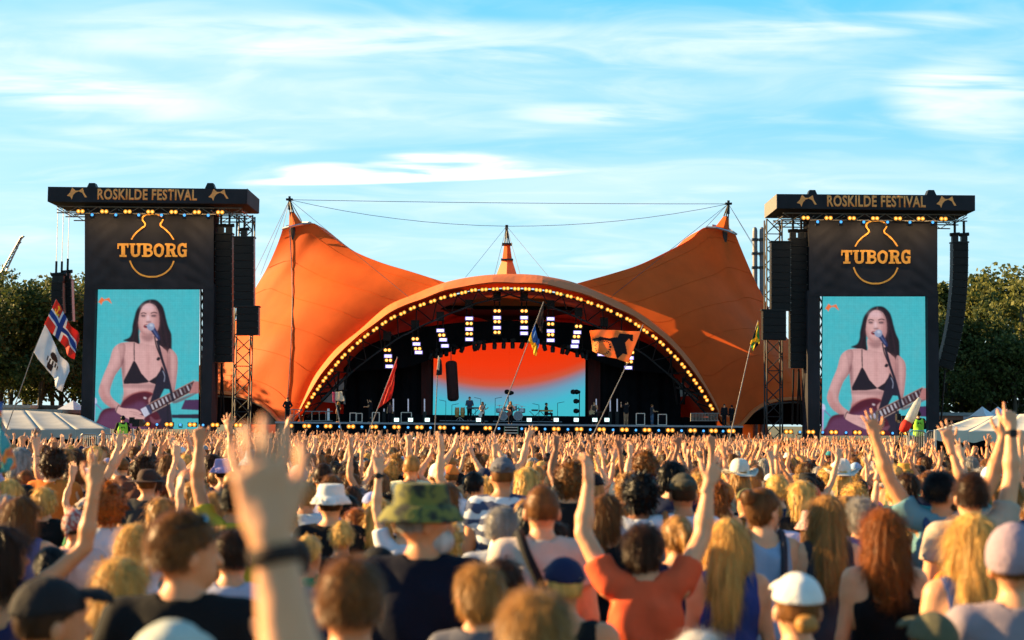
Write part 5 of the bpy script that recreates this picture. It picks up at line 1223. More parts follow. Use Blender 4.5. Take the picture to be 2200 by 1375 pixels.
def straps(t, f, col, kind='back', name='backpack'):
    sx = f.w * .62; g = empty_child(name, t) if False else None
    if kind == 'back':
        b = MB()
        for sd in (-1, 1): b.tube(catmull([(sd*sx, .145, 1.25), (sd*sx, .12, 1.40), (sd*sx, .0, 1.515), (sd*sx, -.12, 1.42), (sd*sx*.9, -.165, 1.20)], 5), .022, 6)
        o = b.build('backpack_strap', M['hat'], t, smooth=True, origin=(0,0,0)); o.color = (*col, 1)
    if kind == 'pack':
        straps(t, f, col, 'back')
        b = MB(); q = []
        for z, w, d in ((.98, .12, .10), (1.02, .15, .15), (1.15, .155, .17), (1.32, .15, .14), (1.42, .12, .09), (1.45, .07, .05)):
            q.append([(w * math.copysign(abs(math.cos(a)) ** .5, math.cos(a)), -.13 - d * (.5 + .5 * math.copysign(abs(math.sin(a)) ** .5, math.sin(a))), z) for a in np.linspace(0, 2*math.pi, 17)])
        b.grid(q); b.f.append(tuple(range(16))[::-1]); b.m.append(0); k = len(q) * 17 - 17; b.f.append(tuple(range(k, k+16))); b.m.append(0)
        o = b.build('backpack', M['hat'], t, smooth=True, origin=(0,0,0)); o.color = (*col, 1)
        p = MB().box((-.10, -.33, 1.02), (.10, -.30, 1.18)).build('backpack_pocket', M['hat'], t, origin=(0,0,0)); p.color = (*[c * .8 for c in col], 1)
    if kind == 'cross':
        pts = catmull([(-.12, .10, 1.46), (-.11, -.0, 1.530), (-.07, -.13, 1.43), (.04, -.162, 1.22), (.15, -.13, 1.02), (.20, -.02, .93), (.12, .14, 1.05)], 6)
        o = MB().tube(pts, .024, 6).build('crossbody_strap', M['hat'], t, smooth=True, origin=(0,0,0)); o.color = (*col, 1)
def band(t, f, sd, col=(.02, .02, .025), watch=False):
    w = f.wr[sd]; d = (f.wr[sd] - f.el[sd]); d /= np.linalg.norm(d); a = np.array(w) - d * .02
    o = MB().tube([a - d * .012, a + d * .012], .034, 12).build('watch' if watch else 'wristband', M['hat'], t, smooth=True, origin=(0,0,0)); o.color = (*col, 1)
    if watch:
        c = a + np.array([0, -.034, 0]); b = MB().box(c - np.array([.019, .007, .02]), c + np.array([.019, .005, .02])).build('watch_face', M['blackmetal'], o, origin=(0,0,0))
W_, B_, NV = (.62, .62, .64), (.006, .006, .008), (.016, .022, .06)
#  px, ytop, distance, sex, left arm, right arm, hair, colour, top, top colour, hat, hat colour, head yaw, turn, skin, fat, label, extras
HERO = [
 (600, 1500, 1.62, 'm', 'wave', 'down', 'short', 'brown', 'tee', (.3,.3,.3), None, None, 0, 0, 1, 1.0, 'raised blurred hand with dark wristband, largest in the foreground left of centre', {'hand': -1, 'h': 1.805}),
 (115, 1208, 3.7, 'm', 'down', 'down', 'capped', 'dark brown', 'tee', (.03,.03,.04), 'cap', (.012,.010,.011), -1.0, 0, 2, 1.0, 'person in plain black cap at the bottom left corner, nearest the camera', {}),
 (372, 1288, 2.7, 'm', 'down', 'down', 'capped', 'brown', 'tee', (.25,.25,.22), 'cap', (.42,.44,.38), 0, 0, 1, 1.0, 'person in pale grey green cap cut by the bottom edge, left foreground', {}),
 (400, 1080, 4.2, 'm', 'down', 'down', 'short', 'brown', 'tee', (.006,.006,.007), None, None, -1.0, 0, 0, 1.0, 'young man with mirrored blue sunglasses pushed up on short brown hair', {'shades': 1}),
 (755, 1178, 3.6, 'm', 'down', 'down', 'short', 'brown', 'tee', (.35,.33,.30), None, None, 0, 0, 2, 1.0, 'brown haired head at the bottom, left of the camouflage hat man', {}),
 (912, 1020, 5.3, 'm', 'down', 'down', 'capped', 'grey', 'tee', (.004,.005,.014), 'bucket', (.1,.1,.03), -1.25, 0, 0, 1.12, 'bearded man in camouflage bucket hat and dark navy t-shirt', {'hm': 'camo', 'beard': (.45,.42,.40)}),
 (1165, 1030, 6.6, 'm', 'down', 'down', 'crop', 'brown', 'tee', (.50,.40,.33), None, None, 0, 0, 1, 1.08, 'man in beige t-shirt with black strap slung across his back', {'cross': B_}),
 (1080, 1080, 7.2, 'm', 'down', 'down', 'short', 'grey', 'tee', (.30,.32,.36), None, None, -.4, 0, 2, 1.0, 'grey haired older man between striped shirt and beige t-shirt', {}),
 (1150, 1250, 3.4, 'f', 'down', 'down', 'medium', 'dark blond', 'tee', (.3,.3,.34), None, None, 0, 0, 1, 1.0, 'ash blond head cut by the bottom edge, middle of the frame', {}),
 (1385, 1118, 6.1, 'm', 'up2', 'up3', 'medium', 'dark brown', 'tee', (.72,.10,.035), None, None, -.5, 0, 1, 1.0, 'person in coral red t-shirt holding both arms up', {}),
 (1565, 1105, 6.5, 'f', 'down', 'down', 'long', 'blond', 'tank', (.03,.05,.20), None, None, -.3, 0, 1, 1.0, 'woman with very long straight blond hair and blue top', {}),
 (1712, 1205, 4.5, 'f', 'down', 'down', 'capped', 'brown', 'tee', (.008,.008,.010), 'cap', (.66,.64,.60), 0.1, 0, 1, 1.0, 'person in plain white cap at the bottom right, seen from behind', {'bun': 1}),
 (1640, 1040, 7.6, 'f', 'down', 'down', 'bun', 'brown', 'tank', (.22,.34,.48), None, None, -.9, 0, 3, 1.0, 'woman with pinned up hair and light blue denim top in side view', {'pack': (.03,.03,.04)}),
 (1776, 1055, 7.6, 'f', 'down', 'down', 'long', 'dark blond', 'tank', (.03,.03,.04), None, None, 0, 0, 3, 1.0, 'woman with long ash blond hair between white cap and grey hair', {}),
 (1898, 1085, 6.4, 'f', 'down', 'down', 'wavy', 'auburn', 'straps', (.004,.004,.005), None, None, 0, 0, 1, 1.0, 'woman with wavy auburn hair in black strap top, bare shoulders', {}),
 (2088, 1090, 5.6, 'f', 'down', 'down', 'long', 'blond', 'tank', (.02,.035,.12), None, None, 0, 0, 1, 1.0, 'woman with long golden hair and navy vest near the right edge', {}),
 (2180, 1105, 4.6, 'm', 'down', 'lowclap', 'capped', 'brown', 'tee', (.25,.2,.22), 'beanie', (.30,.22,.26), -.5, 0, 1, 1.0, 'person in mauve beanie at the right edge, hands near the face', {}),
 (1808, 985, 14.5, 'f', 'down', 'down', 'cappedlong', 'blond', 'tee', (.3,.3,.3), 'cowboy', (.68,.64,.56), 0, 0, 1, 1.0, 'person in white cowboy hat, the right one of two', {'wide': 1}),
 (1588, 985, 14.0, 'm', 'down', 'down', 'cappedlong', 'dark blond', 'tee', (.34,.30,.20), 'cowboy', (.60,.56,.48), .3, 0, 1, 1.0, 'person in straw cowboy hat, the left one of two', {'wide': 1}),
 (1080, 968, 10.6, 'm', 'down', 'down', 'capped', 'brown', 'tee', (.4,.4,.45), 'capback', (.10,.10,.12), 0, 0, 0, 1.05, 'man in dark cap and navy and white patterned shirt', {'tm': 'navystripe'}),
 (232, 1043, 8.8, 'f', 'down', 'down', 'afro', 'auburn', 'tee', (.50,.54,.62), None, None, 0, 0, 1, 1.0, 'person with big round reddish curls and pale blue t-shirt', {}),
 (165, 1080, 8.2, 'f', 'down', 'down', 'capped', 'dark brown', 'tee', (.55,.38,.36), 'bandana', (.4,.1,.1), -.3, 0, 1, 1.0, 'person with patterned red bandana and pink t-shirt on the left', {'hm': 'bandana'}),
 (712, 1030, 9.6, 'm', 'down', 'down', 'capped', 'dark brown', 'tee', (.008,.008,.010), 'bucket', (.60,.60,.58), 0, 0, 1, 1.0, 'person in white bucket hat and black shirt', {}),
 (1225, 990, 10.5, 'm', 'down', 'down', 'curly', 'brown', 'tee', (.008,.008,.010), None, None, 0, 0, 1, 1.0, 'person with brown curls and black t-shirt right of the dark cap', {}),
 (1375, 1016, 9.4, 'm', 'down', 'down', 'curly', 'black', 'tee', (.58,.60,.66), None, None, 0, 0, 4, 1.0, 'person with black curly hair and white t-shirt behind the red one', {}),
 (1385, 968, 14, 'm', 'down', 'down', 'curly', 'brown', 'tee', (.008,.008,.010), None, None, 0, 0, 1, 1.0, 'curly head directly beyond the black curly haired person', {}),
 (1468, 1002, 8.6, 'm', 'down', 'down', 'capped', 'dark brown', 'tee', (.58,.60,.66), 'capback', (.05,.045,.03), 0, 0, 2, 1.0, 'man in dark cap and white t-shirt wearing orange backpack straps', {'back': (.50,.16,.05)}),
 (1133, 1000, 11.6, 'f', 'down', 'down', 'bob', 'blond', 'tee', (.5,.45,.4), None, None, 0, 0, 1, 1.0, 'person with short blond bob right of the striped shirt man', {}),
 (2022, 1006, 9.0, 'm', 'vee', 'vee', 'short', 'black', 'tee', (.10,.22,.27), None, None, -1.2, 0, 0, 1.0, 'bearded man with sunglasses, teal shirt and navy backpack, arms up', {'packs': (.02,.05,.13), 'beard': (.015,.012,.01), 'glasses': 1}),
 (2085, 1008, 7.6, 'm', 'down', 'point', 'short', 'dark brown', 'tee', (.4,.32,.25), None, None, 0, 0, 1, 1.0, 'man with one arm raised pointing a finger up, wearing black watch', {'watch': 1}),
 (868, 1094, 8.6, 'f', 'up', 'down', 'short', 'brown', 'tee', (.62,.62,.66), None, None, 0, 0, 3, 1.0, 'person in white shirt raising a left hand with dark watch', {'watch': -1, 'h': 1.63}),
 (505, 1010, 9.2, 'm', 'fist', 'down', 'short', 'black', 'tee', (.40,.30,.03), None, None, 0, 0, 2, 1.0, 'person in mustard yellow shirt with dark hair and one fist raised', {'h': 1.8}),
 (1722, 1028, 10.6, 'f', 'down', 'down', 'bob', 'blond', 'tee', (.008,.008,.010), None, None, 0, 0, 1, 1.0, 'person with straight blond bob and black shirt right of centre', {}),
 (1850, 1062, 8.2, 'm', 'down', 'down', 'medium', 'grey', 'tee', (.06,.10,.25), None, None, 0, 0, 1, 1.0, 'grey haired head between the two long haired women on the right', {}),
 (1305, 1055, 9.0, 'f', 'down', 'down', 'long', 'brown', 'tank', (.008,.008,.010), None, None, -.9, 0, 1, 1.0, 'woman in profile with brown hair beside the red shirt arm', {}),
 (112, 1165, 6.6, 'f', 'wide', 'lowclap', 'ponytail', 'black', 'tank', (.04,.04,.12), None, None, 0, 0, 0, 1.0, 'dark haired woman with ponytail behind the black cap, arms up', {}),
 (500, 1128, 5.9, 'm', 'down', 'down', 'short', 'dark brown', 'tee', (.40,.40,.50), None, None, 0, 0, 1, 1.0, 'person in lavender grey t-shirt right of the mirrored sunglasses man', {}),
 (884, 1000, 15.5, 'm', 'down', 'down', 'capped', 'brown', 'tee', (.3,.25,.2), 'capback', (.75,.17,.02), 0, 0, 1, 1.0, 'person in bright orange cap left of the camouflage hat', {}),
 (968, 990, 15.5, 'm', 'clap2', 'clap2', 'capped', 'brown', 'tee', (.5,.3,.15), 'cap', (.72,.18,.03), .4, 0, 1, 1.0, 'person in orange cap clapping overhead behind the camouflage hat', {}),
 (940, 985, 14.2, 'm', 'down', 'down', 'capped', 'brown', 'tee', (.5,.5,.5), 'bandana', (.66,.66,.7), 0, 0, 1, 1.0, 'person with white headscarf beside the orange cap', {}),
 (318, 998, 12.5, 'm', 'down', 'down', 'capped', 'brown', 'tee', (.04,.04,.04), 'wide', (.045,.02,.015), 0, 0, 1, 1.0, 'person in dark wide brimmed hat in the left crowd', {}),
 (50, 1060, 8.0, 'f', 'down', 'phone', 'long', 'brown', 'tank', (.10,.10,.25), None, None, -.6, 0, 1, 1.0, 'long haired woman at the left edge with one hand lifted', {}),
 (10, 1120, 5.5, 'f', 'lowclap', 'wide', 'long', 'dark brown', 'straps', (.02,.02,.07), None, None, -.8, 0, 0, 1.0, 'woman at the left edge in dark strap top, elbow raised', {}),
 (290, 1120, 7.2, 'f', 'down', 'up2', 'wavy', 'blond', 'tee', (.55,.56,.60), None, None, 0, 0, 1, 1.0, 'blond woman in white behind the mirrored sunglasses man, arm up', {}),
 (465, 1052, 8.9, 'f', 'down', 'down', 'bob', 'dark blond', 'tee', (.45,.40,.30), None, None, 0, 0, 1, 1.0, 'fair haired person with headband just beyond the mirrored sunglasses man', {}),
 (815, 1065, 8.9, 'f', 'down', 'down', 'wavy', 'blond', 'tee', (.08,.03,.03), None, None, 0, 0, 1, 1.0, 'blond wavy haired woman left of the camouflage hat', {}),
 (1535, 1020, 10.8, 'f', 'down', 'down', 'wavy', 'auburn', 'tank', (.3,.1,.05), None, None, 0, 0, 1, 1.0, 'woman with golden red hair below the straw cowboy hat', {}),
 (1950, 1010, 11.5, 'm', 'down', 'down', 'medium', 'dark brown', 'tee', (.02,.15,.16), None, None, 0, 0, 2, 1.0, 'dark haired person in teal shirt left of the bearded man', {}),
 (2165, 1020, 9.4, 'f', 'vee', 'down', 'medium', 'dark blond', 'tee', (.03,.04,.10), None, None, 0, 0, 1, 1.0, 'fair haired person with one arm up at the right edge', {}),
 (1500, 1350, 4.0, 'f', 'down', 'down', 'bob', 'white', 'tee', (.45,.50,.62), None, None, 0, 0, 1, 1.0, 'white haired head barely showing at the bottom edge', {}),
 (630, 1150, 6.3, 'm', 'down', 'down', 'short', 'dark brown', 'tee', (.20,.19,.18), None, None, 0, 0, 1, 1.0, 'dark haired person right of the big blurred forearm', {}),
 (2000, 1290, 4.4, 'm', 'down', 'down', 'capped', 'brown', 'tee', (.1,.1,.1), 'cap', (.10,.09,.05), .3, 0, 1, 1.0, 'person in olive cap low at the bottom right', {}),
 (1030, 1200, 4.9, 'f', 'down', 'down', 'medium', 'dark blond', 'tee', (.1,.1,.12), None, None, .3, 0, 1, 1.0, 'fair head low between the navy t-shirt and the beige one', {}),
 (258, 1190, 5.3, 'f', 'down', 'down', 'wavy', 'blond', 'tee', (.5,.5,.46), None, None, 0, 0, 1, 1.0, 'light blond head between the black cap and the sunglasses man', {}),
]
heads = []      # projected head discs: px, y centre, radius, distance
placed = []
def extras(t, f, ex, lod):
    if 'cross' in ex: straps(t, f, ex['cross'], 'cross')
    if 'back' in ex: straps(t, f, ex['back'], 'back')
    if 'pack' in ex: straps(t, f, ex['pack'], 'back')
    if 'packs' in ex: straps(t, f, ex['packs'], 'pack')
    if 'watch' in ex: band(t, f, ex['watch'], watch=True)
    if 'hand' in ex: band(t, f, ex['hand'], (.03, .018, .015))
    if 'beard' in ex:
        def fn(p):
            d = s_ell(p, (0, .055, 1.565), (.068, .062, .058)); d = np.maximum(d, p[:, 2] - 1.60 - np.abs(p[:, 0]) * .45); d = np.maximum(d, .012 - p[:, 1]); return d + .003 * nz3(p, 160, 3)
        v, F = sn_mesh(fn, (-.1, -.02, 1.48), (.1, .14, 1.66), .008); o = link('beard', np_mesh('beard', v, F, M['hair']), t, rot=(0, 0, f.yaw)); o.color = (*ex['beard'], 1)
    if 'glasses' in ex or 'shades' in ex:
        up = 'shades' in ex; b = MB(); z, y = (1.735, .045) if up else (1.645, .105)
        for sd in (-1, 1):
            b.ball((sd*.034, y, z), .026, 12, 8, sc_=(1.05, .3, .8)); b.tube([(sd*.06, y, z), (sd*.08, y - .06, z - .01), (sd*.084, y - .11, z - .015)], .003, 5, mi=1)
        b.tube([(-.012, y, z), (.012, y, z)], .003, 5, mi=1)
        mm_ = mat('mirror_lens', (.15, .45, .60), .08, metal=1.0, var=0) if up else M['blackmetal']
        o = b.build('sunglasses', [mm_, M['blackmetal']], t, smooth=True, origin=(0,0,0)); o.rotation_euler = (0, 0, f.yaw)
    if 'bun' in ex:
        v, F = sn_mesh(lambda p: s_ell(p, (0, -.125, 1.60), (.045, .04, .035)) + .004 * nz3(p, 90, 2), (-.1, -.2, 1.5), (.1, -.05, 1.68), .009); o = link('hair_bun', np_mesh('hair_bun', v, F, M['hair']), t, rot=(0, 0, f.yaw)); o.color = (*HAIRC['dark blond'], 1)
def add_head(px, ytop, d): r = .13 * FPX / d; heads.append((px, ytop + r, r, d))
for (px, yt, d, sex, la, ra, hs, hc, top, tcol, ht, hcol, yaw, turn, sk, fat, lab, ex) in HERO:
    d *= 1.22 if d < 9 else 1.12
    p = P(px, yt, d); hgt = min(ex.get('h', (p.z - gz(d)) / (1.035 if ht else 1.02)), 2.02)
    x = p.x
    if 'hand' in ex: x = P(622, 1210, d).x + .225
    lod = 0 if d < 10.5 else 1
    t = person(x, d, hgt, sex, la, ra, hs, hc, top, tcol, ht, hcol, sk, turn, yaw, lod, fat, z=gz(d), label=lab, topmat=PAT.get(ex.get('tm')), hatmat=PAT.get(ex.get('hm')))
    extras(t, Fig(sex, la, ra, yaw, fat), ex, lod); add_head(px, yt, d); placed.append((x, d))
print('heroes', len(HERO))

# ---------------------------------------------------------------- the rest of the near crowd
LAND = [(70, 'at the far left of the crowd'), (170, 'below the white flag'), (290, 'below the left video screen'), (400, 'below the left screen guitar'), (520, 'below the left speaker columns'),
        (640, 'below the left tent wing'), (760, 'below the left foot of the arch'), (870, 'below the red flag'), (990, 'below the left of the video wall'), (1100, 'below the tent centre peak'),
        (1210, 'below the right of the video wall'), (1330, 'below the orange horse flag'), (1450, 'below the right arch lamps'), (1560, 'below the right foot of the arch'), (1660, 'below the right lattice mast'),
        (1770, 'below the right speaker columns'), (1890, 'below the right video screen'), (1990, 'below the right tower edge'), (2090, 'below the cream tent'), (9999, 'at the far right of the crowd')]
COLS = [('white', (.60,.60,.62), 5), ('black', (.006,.006,.008), 6), ('navy', (.010,.016,.05), 4), ('grey', (.22,.22,.24), 3), ('beige', (.46,.38,.28), 2), ('red', (.45,.04,.03), 1), ('light blue', (.25,.38,.55), 2), ('olive', (.12,.13,.05), 2),
        ('pink', (.60,.28,.30), 1), ('mustard', (.50,.30,.04), 1), ('green', (.04,.20,.09), 1), ('orange', (.65,.18,.03), 1), ('teal', (.03,.22,.24), 1), ('brown', (.14,.07,.04), 1), ('lilac', (.38,.30,.50), 1), ('cream', (.62,.56,.44), 2)]
STY = {'m': [('short', 'short'), ('short', 'short'), ('crop', 'cropped'), ('medium', 'tousled'), ('curly', 'curly')], 'f': [('long', 'long'), ('wavy', 'wavy'), ('bun', 'pinned up'), ('ponytail', 'tied back'), ('bob', 'chin length'), ('curly', 'curly')]}
POSES = [(('down', 'down'), 'arms down', 30), (('clap2', 'clap2'), 'clapping overhead', 4), (('up2', 'down'), 'left arm up', 2), (('down', 'up3'), 'right arm up', 2), (('up3', 'up2'), 'both arms up', 2), (('wide', 'vee'), 'arms spread high', 1), (('down', 'fist'), 'fist raised', 1), (('lowclap', 'lowclap'), 'clapping low', 1), (('point', 'down'), 'finger raised', 1)]
HATSR = [('cap', 'cap'), ('capback', 'backwards cap'), ('bucket', 'bucket hat'), ('beanie', 'beanie')]
rr = random.Random(11)
def wpick(seq): return rr.choices(seq, [q[-1] for q in seq])[0]
used = set(); cnt = 0; target = 300 - len(HERO) - 4; cand = []
d = 5.2
tries = 0
pts = []
while len(pts) < target and tries < 60000:
    tries += 1
    dmax = 21.5; d = math.sqrt(rr.uniform(6.4 ** 2, dmax ** 2)); half = d / 3 * 1.06 + .3; x = rr.uniform(-half, half)
    md = .47 if d > 9 else .52
    if any((x - a) ** 2 + (d - b) ** 2 < md * md for a, b in placed): continue
    hgt = rr.gauss(1.71, .085); hgt = min(max(hgt, 1.52), 1.92)
    if d < 12: hgt = rr.uniform(1.54, 1.76)
    px, yt = proj(x, d, hgt * 1.01 + gz(d)); r = .12 * FPX / d; ok = True
    for (hx_, hy_, hr_, hd_) in heads:
        if hd_ > d and hd_ < 16.5:
            if abs(px - hx_) < (r + hr_) * .85 and yt < hy_ + hr_ * .9: ok = False; break
    if not ok and d < 16: continue
    placed.append((x, d)); pts.append((x, d, hgt, px))
pts.sort(key=lambda q: q[1])
for (x, d, hgt, px) in pts:
    for _ in range(200):
        sex = rr.choice('mf'); hs, hn = rr.choice(STY[sex]); hc = rr.choices(['black', 'dark brown', 'brown', 'auburn', 'dark blond', 'blond', 'grey'], [3, 5, 5, 1, 4, 4, 1])[0]
        cn, cv, _w = wpick(COLS); (la, ra), pn, _w = wpick(POSES)
        if d < 12 and rr.random() < (1 if d < 9.5 else .75): (la, ra), pn = ('down', 'down'), 'arms down'
        top = rr.choice(['tee', 'tee', 'tee', 'tank', 'long']) if sex == 'm' else rr.choice(['tee', 'tank', 'straps', 'tee'])
        ht = rr.choice(HATSR) if rr.random() < .17 else None; hcol = wpick(COLS)
        land = next(n for l_, n in LAND if px < l_)
        who = 'man' if sex == 'm' else 'woman'; tn = {'tee': 't-shirt', 'tank': 'vest', 'straps': 'strap top', 'long': 'sweater'}[top]
        lab = f"{who}, {hn} {hc} hair, {cn} {tn}, {pn}, {land}" if not ht else f"{who} in {hcol[0]} {ht[1]}, {cn} {tn}, {pn}, {land}"
        lab = lab.replace('dark brown hair', 'dark hair').replace('dark blond hair', 'ash hair').replace('pinned up', 'pinned').replace('chin length', 'bobbed')
        if len(lab.split()) > 16: continue
        if pn != 'arms down' and top == 'long': continue
        if lab not in used: used.add(lab); break
    j = lambda c: tuple(min(max(v * rr.uniform(.85, 1.15), .005), .8) for v in c)
    if ht: hs = 'capped' if hs in ('short', 'crop', 'medium', 'curly', 'bun', 'ponytail') else 'cappedlong'
    yaw = rr.choice([0, 0, 0, .4, -.4, -.8]) if d < 14 else 0.0
    person(x, d, hgt, sex, la, ra, hs, hc, top, j(cv), ht[0] if ht else None, j(hcol[1]) if ht else None, rr.choice([0, 1, 1, 2, 3, 3, 4]), rr.uniform(-.35, .35), yaw, 1, 1.0, z=gz(d), label=lab, group='people standing in the crowd')
dmaxp = max(q[1] for q in pts); print('near crowd', len(pts), tries, dmaxp)

# ---------------------------------------------------------------- the mass beyond: thousands of people read as one crowd
def inst_mat(name, attr, var, rough, trans=0.0, emis=None):
    m = bpy.data.materials.new(name); m.use_nodes = True; t = m.node_tree; n = t.nodes; l = t.links; b = n['Principled BSDF']; b.inputs['Roughness'].default_value = rough; b.inputs['Specular IOR Level'].default_value = .2
    a = n.new('ShaderNodeAttribute'); a.attribute_type = 'INSTANCER'; a.attribute_name = attr; l.new(a.outputs['Color'], b.inputs['Base Color'])
    if trans:
        tr = n.new('ShaderNodeBsdfTranslucent'); l.new(a.outputs['Color'], tr.inputs[0]); ms = n.new('ShaderNodeMixShader'); ms.inputs[0].default_value = trans
        l.new(b.outputs[0], ms.inputs[1]); l.new(tr.outputs[0], ms.inputs[2]); l.new(ms.outputs[0], n['Material Output'].inputs[0])
    return m
IM = [inst_mat('crowd_skin', 'skin', .1, .5), inst_mat('crowd_cloth', 'cloth', .1, .85), inst_mat('crowd_hair', 'hairc', .1, .5, .2)]
coll = bpy.data.collections.new('crowd_figures')
def mesh_np(me):
    v = np.empty(len(me.vertices) * 3, np.float32); me.vertices.foreach_get('co', v); f = np.empty(len(me.loops), np.int32); me.loops.foreach_get('vertex_index', f); return v.reshape(-1, 3), f.reshape(-1, 4)
VAR = [('m','down','down','short',None), ('f','down','down','wavy',None), ('m','down','down','capped','cap'), ('f','down','down','ponytail',None), ('m','down','down','medium',None),
       ('f','clap2','clap2','long',None), ('m','clap2','clap2','short',None), ('m','up2','down','short',None), ('f','down','up3','bob',None), ('f','up3','up2','long',None), ('m','up2','up3','curly',None), ('m','down','fist','capped','bucket'), ('f','wide','vee','bun',None), ('m','clap2','clap2','capped','cap')]
for i, (sex, la, ra, hs, ht) in enumerate(VAR):
    bm_, f = body(sex, la, ra, 0.0, 1, 1.0, False); parts = [mesh_np(bm_), mesh_np(cloth('tee', (sex, la, ra, 0.0, 1, 1.0, False), f, 1)), mesh_np(hair(hs, 1))]; mis = [0, 1, 2]
    if ht: parts.append(mesh_np(hat(ht, 1))); mis.append(1 if i % 2 else 2)
    v, F = join(parts); mi = np.concatenate([np.full(len(p[1]), m_) for p, m_ in zip(parts, mis)])
    keepz = v[F][:, :, 2].max(1) > .55; me = np_mesh('crowd_figure', v, F[keepz], IM, mi[keepz])
    o = bpy.data.objects.new('crowd_figure_%02d' % i, me); coll.objects.link(o)
qp = []; r2 = np.random.default_rng(5)
def blocked(x, y):
    if 56 < y < 66.5 and (P(150, 900, 60).x - 1.0 < x < P(305, 900, 60).x + .6 or x > P(1945, 900, 60).x - .6 and x < P(2090, 900, 60).x + 1): return True
    if y > 58 and x < P(236, 905, 66).x * y / 66.0: return True
    if y > 46 and x > P(2010, 905, 60).x * y / 60.0: return True
    return False
d0 = dmaxp - .8
grid_ = {}
def far_try(x, y, md):
    k = (int(x // 1), int(y // 1))
    for a in (-1, 0, 1):
        for b in (-1, 0, 1):
            for (u, w) in grid_.get((k[0]+a, k[1]+b), ()):
                if (u-x)**2 + (w-y)**2 < md*md: return False
    grid_.setdefault(k, []).append((x, y)); return True
for (a, b) in placed:
    if b > d0 - 2: grid_.setdefault((int(a // 1), int(b // 1)), []).append((a, b))
for _ in range(36000):
    y = math.sqrt(r2.uniform(d0 ** 2, 105.5 ** 2)); half = y / 3 * 1.12 + 1; x = r2.uniform(-half, half)
    if y < d0 + 1.5 and any((x-a)**2 + (y-b)**2 < .3 for a, b in placed): continue
    if blocked(x, y) or not far_try(x, y, .45 + .002 * y): continue
    qp.append((x, y, gz(y)))
n = len(qp); me = bpy.data.meshes.new('crowd'); me.from_pydata(qp, [], [])
def attr(nm, typ, data):
    a = me.attributes.new(nm, typ, 'POINT'); a.data.foreach_set('value' if typ in ('FLOAT', 'INT') else 'color' if typ == 'FLOAT_COLOR' else 'vector', np.ascontiguousarray(data).ravel())
dist = np.array(qp)[:, 1]
pv = np.array([2.4, 2.1, 1.3, 1.4, 2.0,   .35, .5, .25, .2, .2, .25, .1, .1, .3]); pf = np.array([.3, .3, .2, .2, .3, 1.6, 2.2, 1.2, 1.2, 1.1, 1.3, .5, .8, .9])
vi = np.where(r2.random(n) < np.clip((dist - 36) / 90, 0, .28), r2.choice(14, n, p=pf / pf.sum()), r2.choice(14, n, p=pv / pv.sum()))
attr('variant', 'INT', vi.astype(np.int32)); attr('rot', 'FLOAT', r2.normal(0, .35, n).astype(np.float32)); attr('size', 'FLOAT', np.clip(r2.normal(.965, .05, n), .86, 1.07).astype(np.float32))
def rgba(c): return np.concatenate([np.clip(c, 0, .85), np.ones((n, 1))], 1).astype(np.float32)
attr('skin', 'FLOAT_COLOR', rgba(np.array(SKINS)[r2.choice(5, n, p=[.25, .28, .2, .2, .07])] * r2.uniform(.85, 1.15, (n, 1))))
cw = np.array([c[2] for c in COLS], float); attr('cloth', 'FLOAT_COLOR', rgba(np.array([c[1] for c in COLS])[r2.choice(len(COLS), n, p=cw / cw.sum())] * r2.uniform(.8, 1.2, (n, 1))))
hcv = np.array([HAIRC[k] for k in ('black', 'dark brown', 'brown', 'auburn', 'dark blond', 'blond', 'grey')]); attr('hairc', 'FLOAT_COLOR', rgba(hcv[r2.choice(7, n, p=[.15, .25, .25, .05, .15, .11, .04])] * r2.uniform(.8, 1.2, (n, 1))))
crowd = link('crowd', me); tag(crowd, 'dense mass of festival goers with raised hands reaching to the stage', None, None, 'stuff')
g = bpy.data.node_groups.new('crowd_nodes', 'GeometryNodeTree'); g.interface.new_socket('Geometry', in_out='INPUT', socket_type='NodeSocketGeometry'); g.interface.new_socket('Geometry', in_out='OUTPUT', socket_type='NodeSocketGeometry')
gn = g.nodes; gi = gn.new('NodeGroupInput'); go = gn.new('NodeGroupOutput'); ip = gn.new('GeometryNodeInstanceOnPoints'); ci = gn.new('GeometryNodeCollectionInfo'); ci.inputs[0].default_value = coll; ci.inputs[1].default_value = True; ci.inputs[2].default_value = True
def na(nm, ty): q = gn.new('GeometryNodeInputNamedAttribute'); q.data_type = ty; q.inputs[0].default_value = nm; return q.outputs[0]
cx = gn.new('ShaderNodeCombineXYZ'); g.links.new(na('rot', 'FLOAT'), cx.inputs[2]); g.links.new(gi.outputs[0], ip.inputs['Points']); g.links.new(ci.outputs[0], ip.inputs['Instance'])
ip.inputs['Pick Instance'].default_value = True; g.links.new(na('variant', 'INT'), ip.inputs['Instance Index']); g.links.new(cx.outputs[0], ip.inputs['Rotation']); g.links.new(na('size', 'FLOAT'), ip.inputs['Scale']); g.links.new(ip.outputs[0], go.inputs[0])
md_ = crowd.modifiers.new('crowd', 'NODES'); md_.node_group = g
print('far crowd', n)
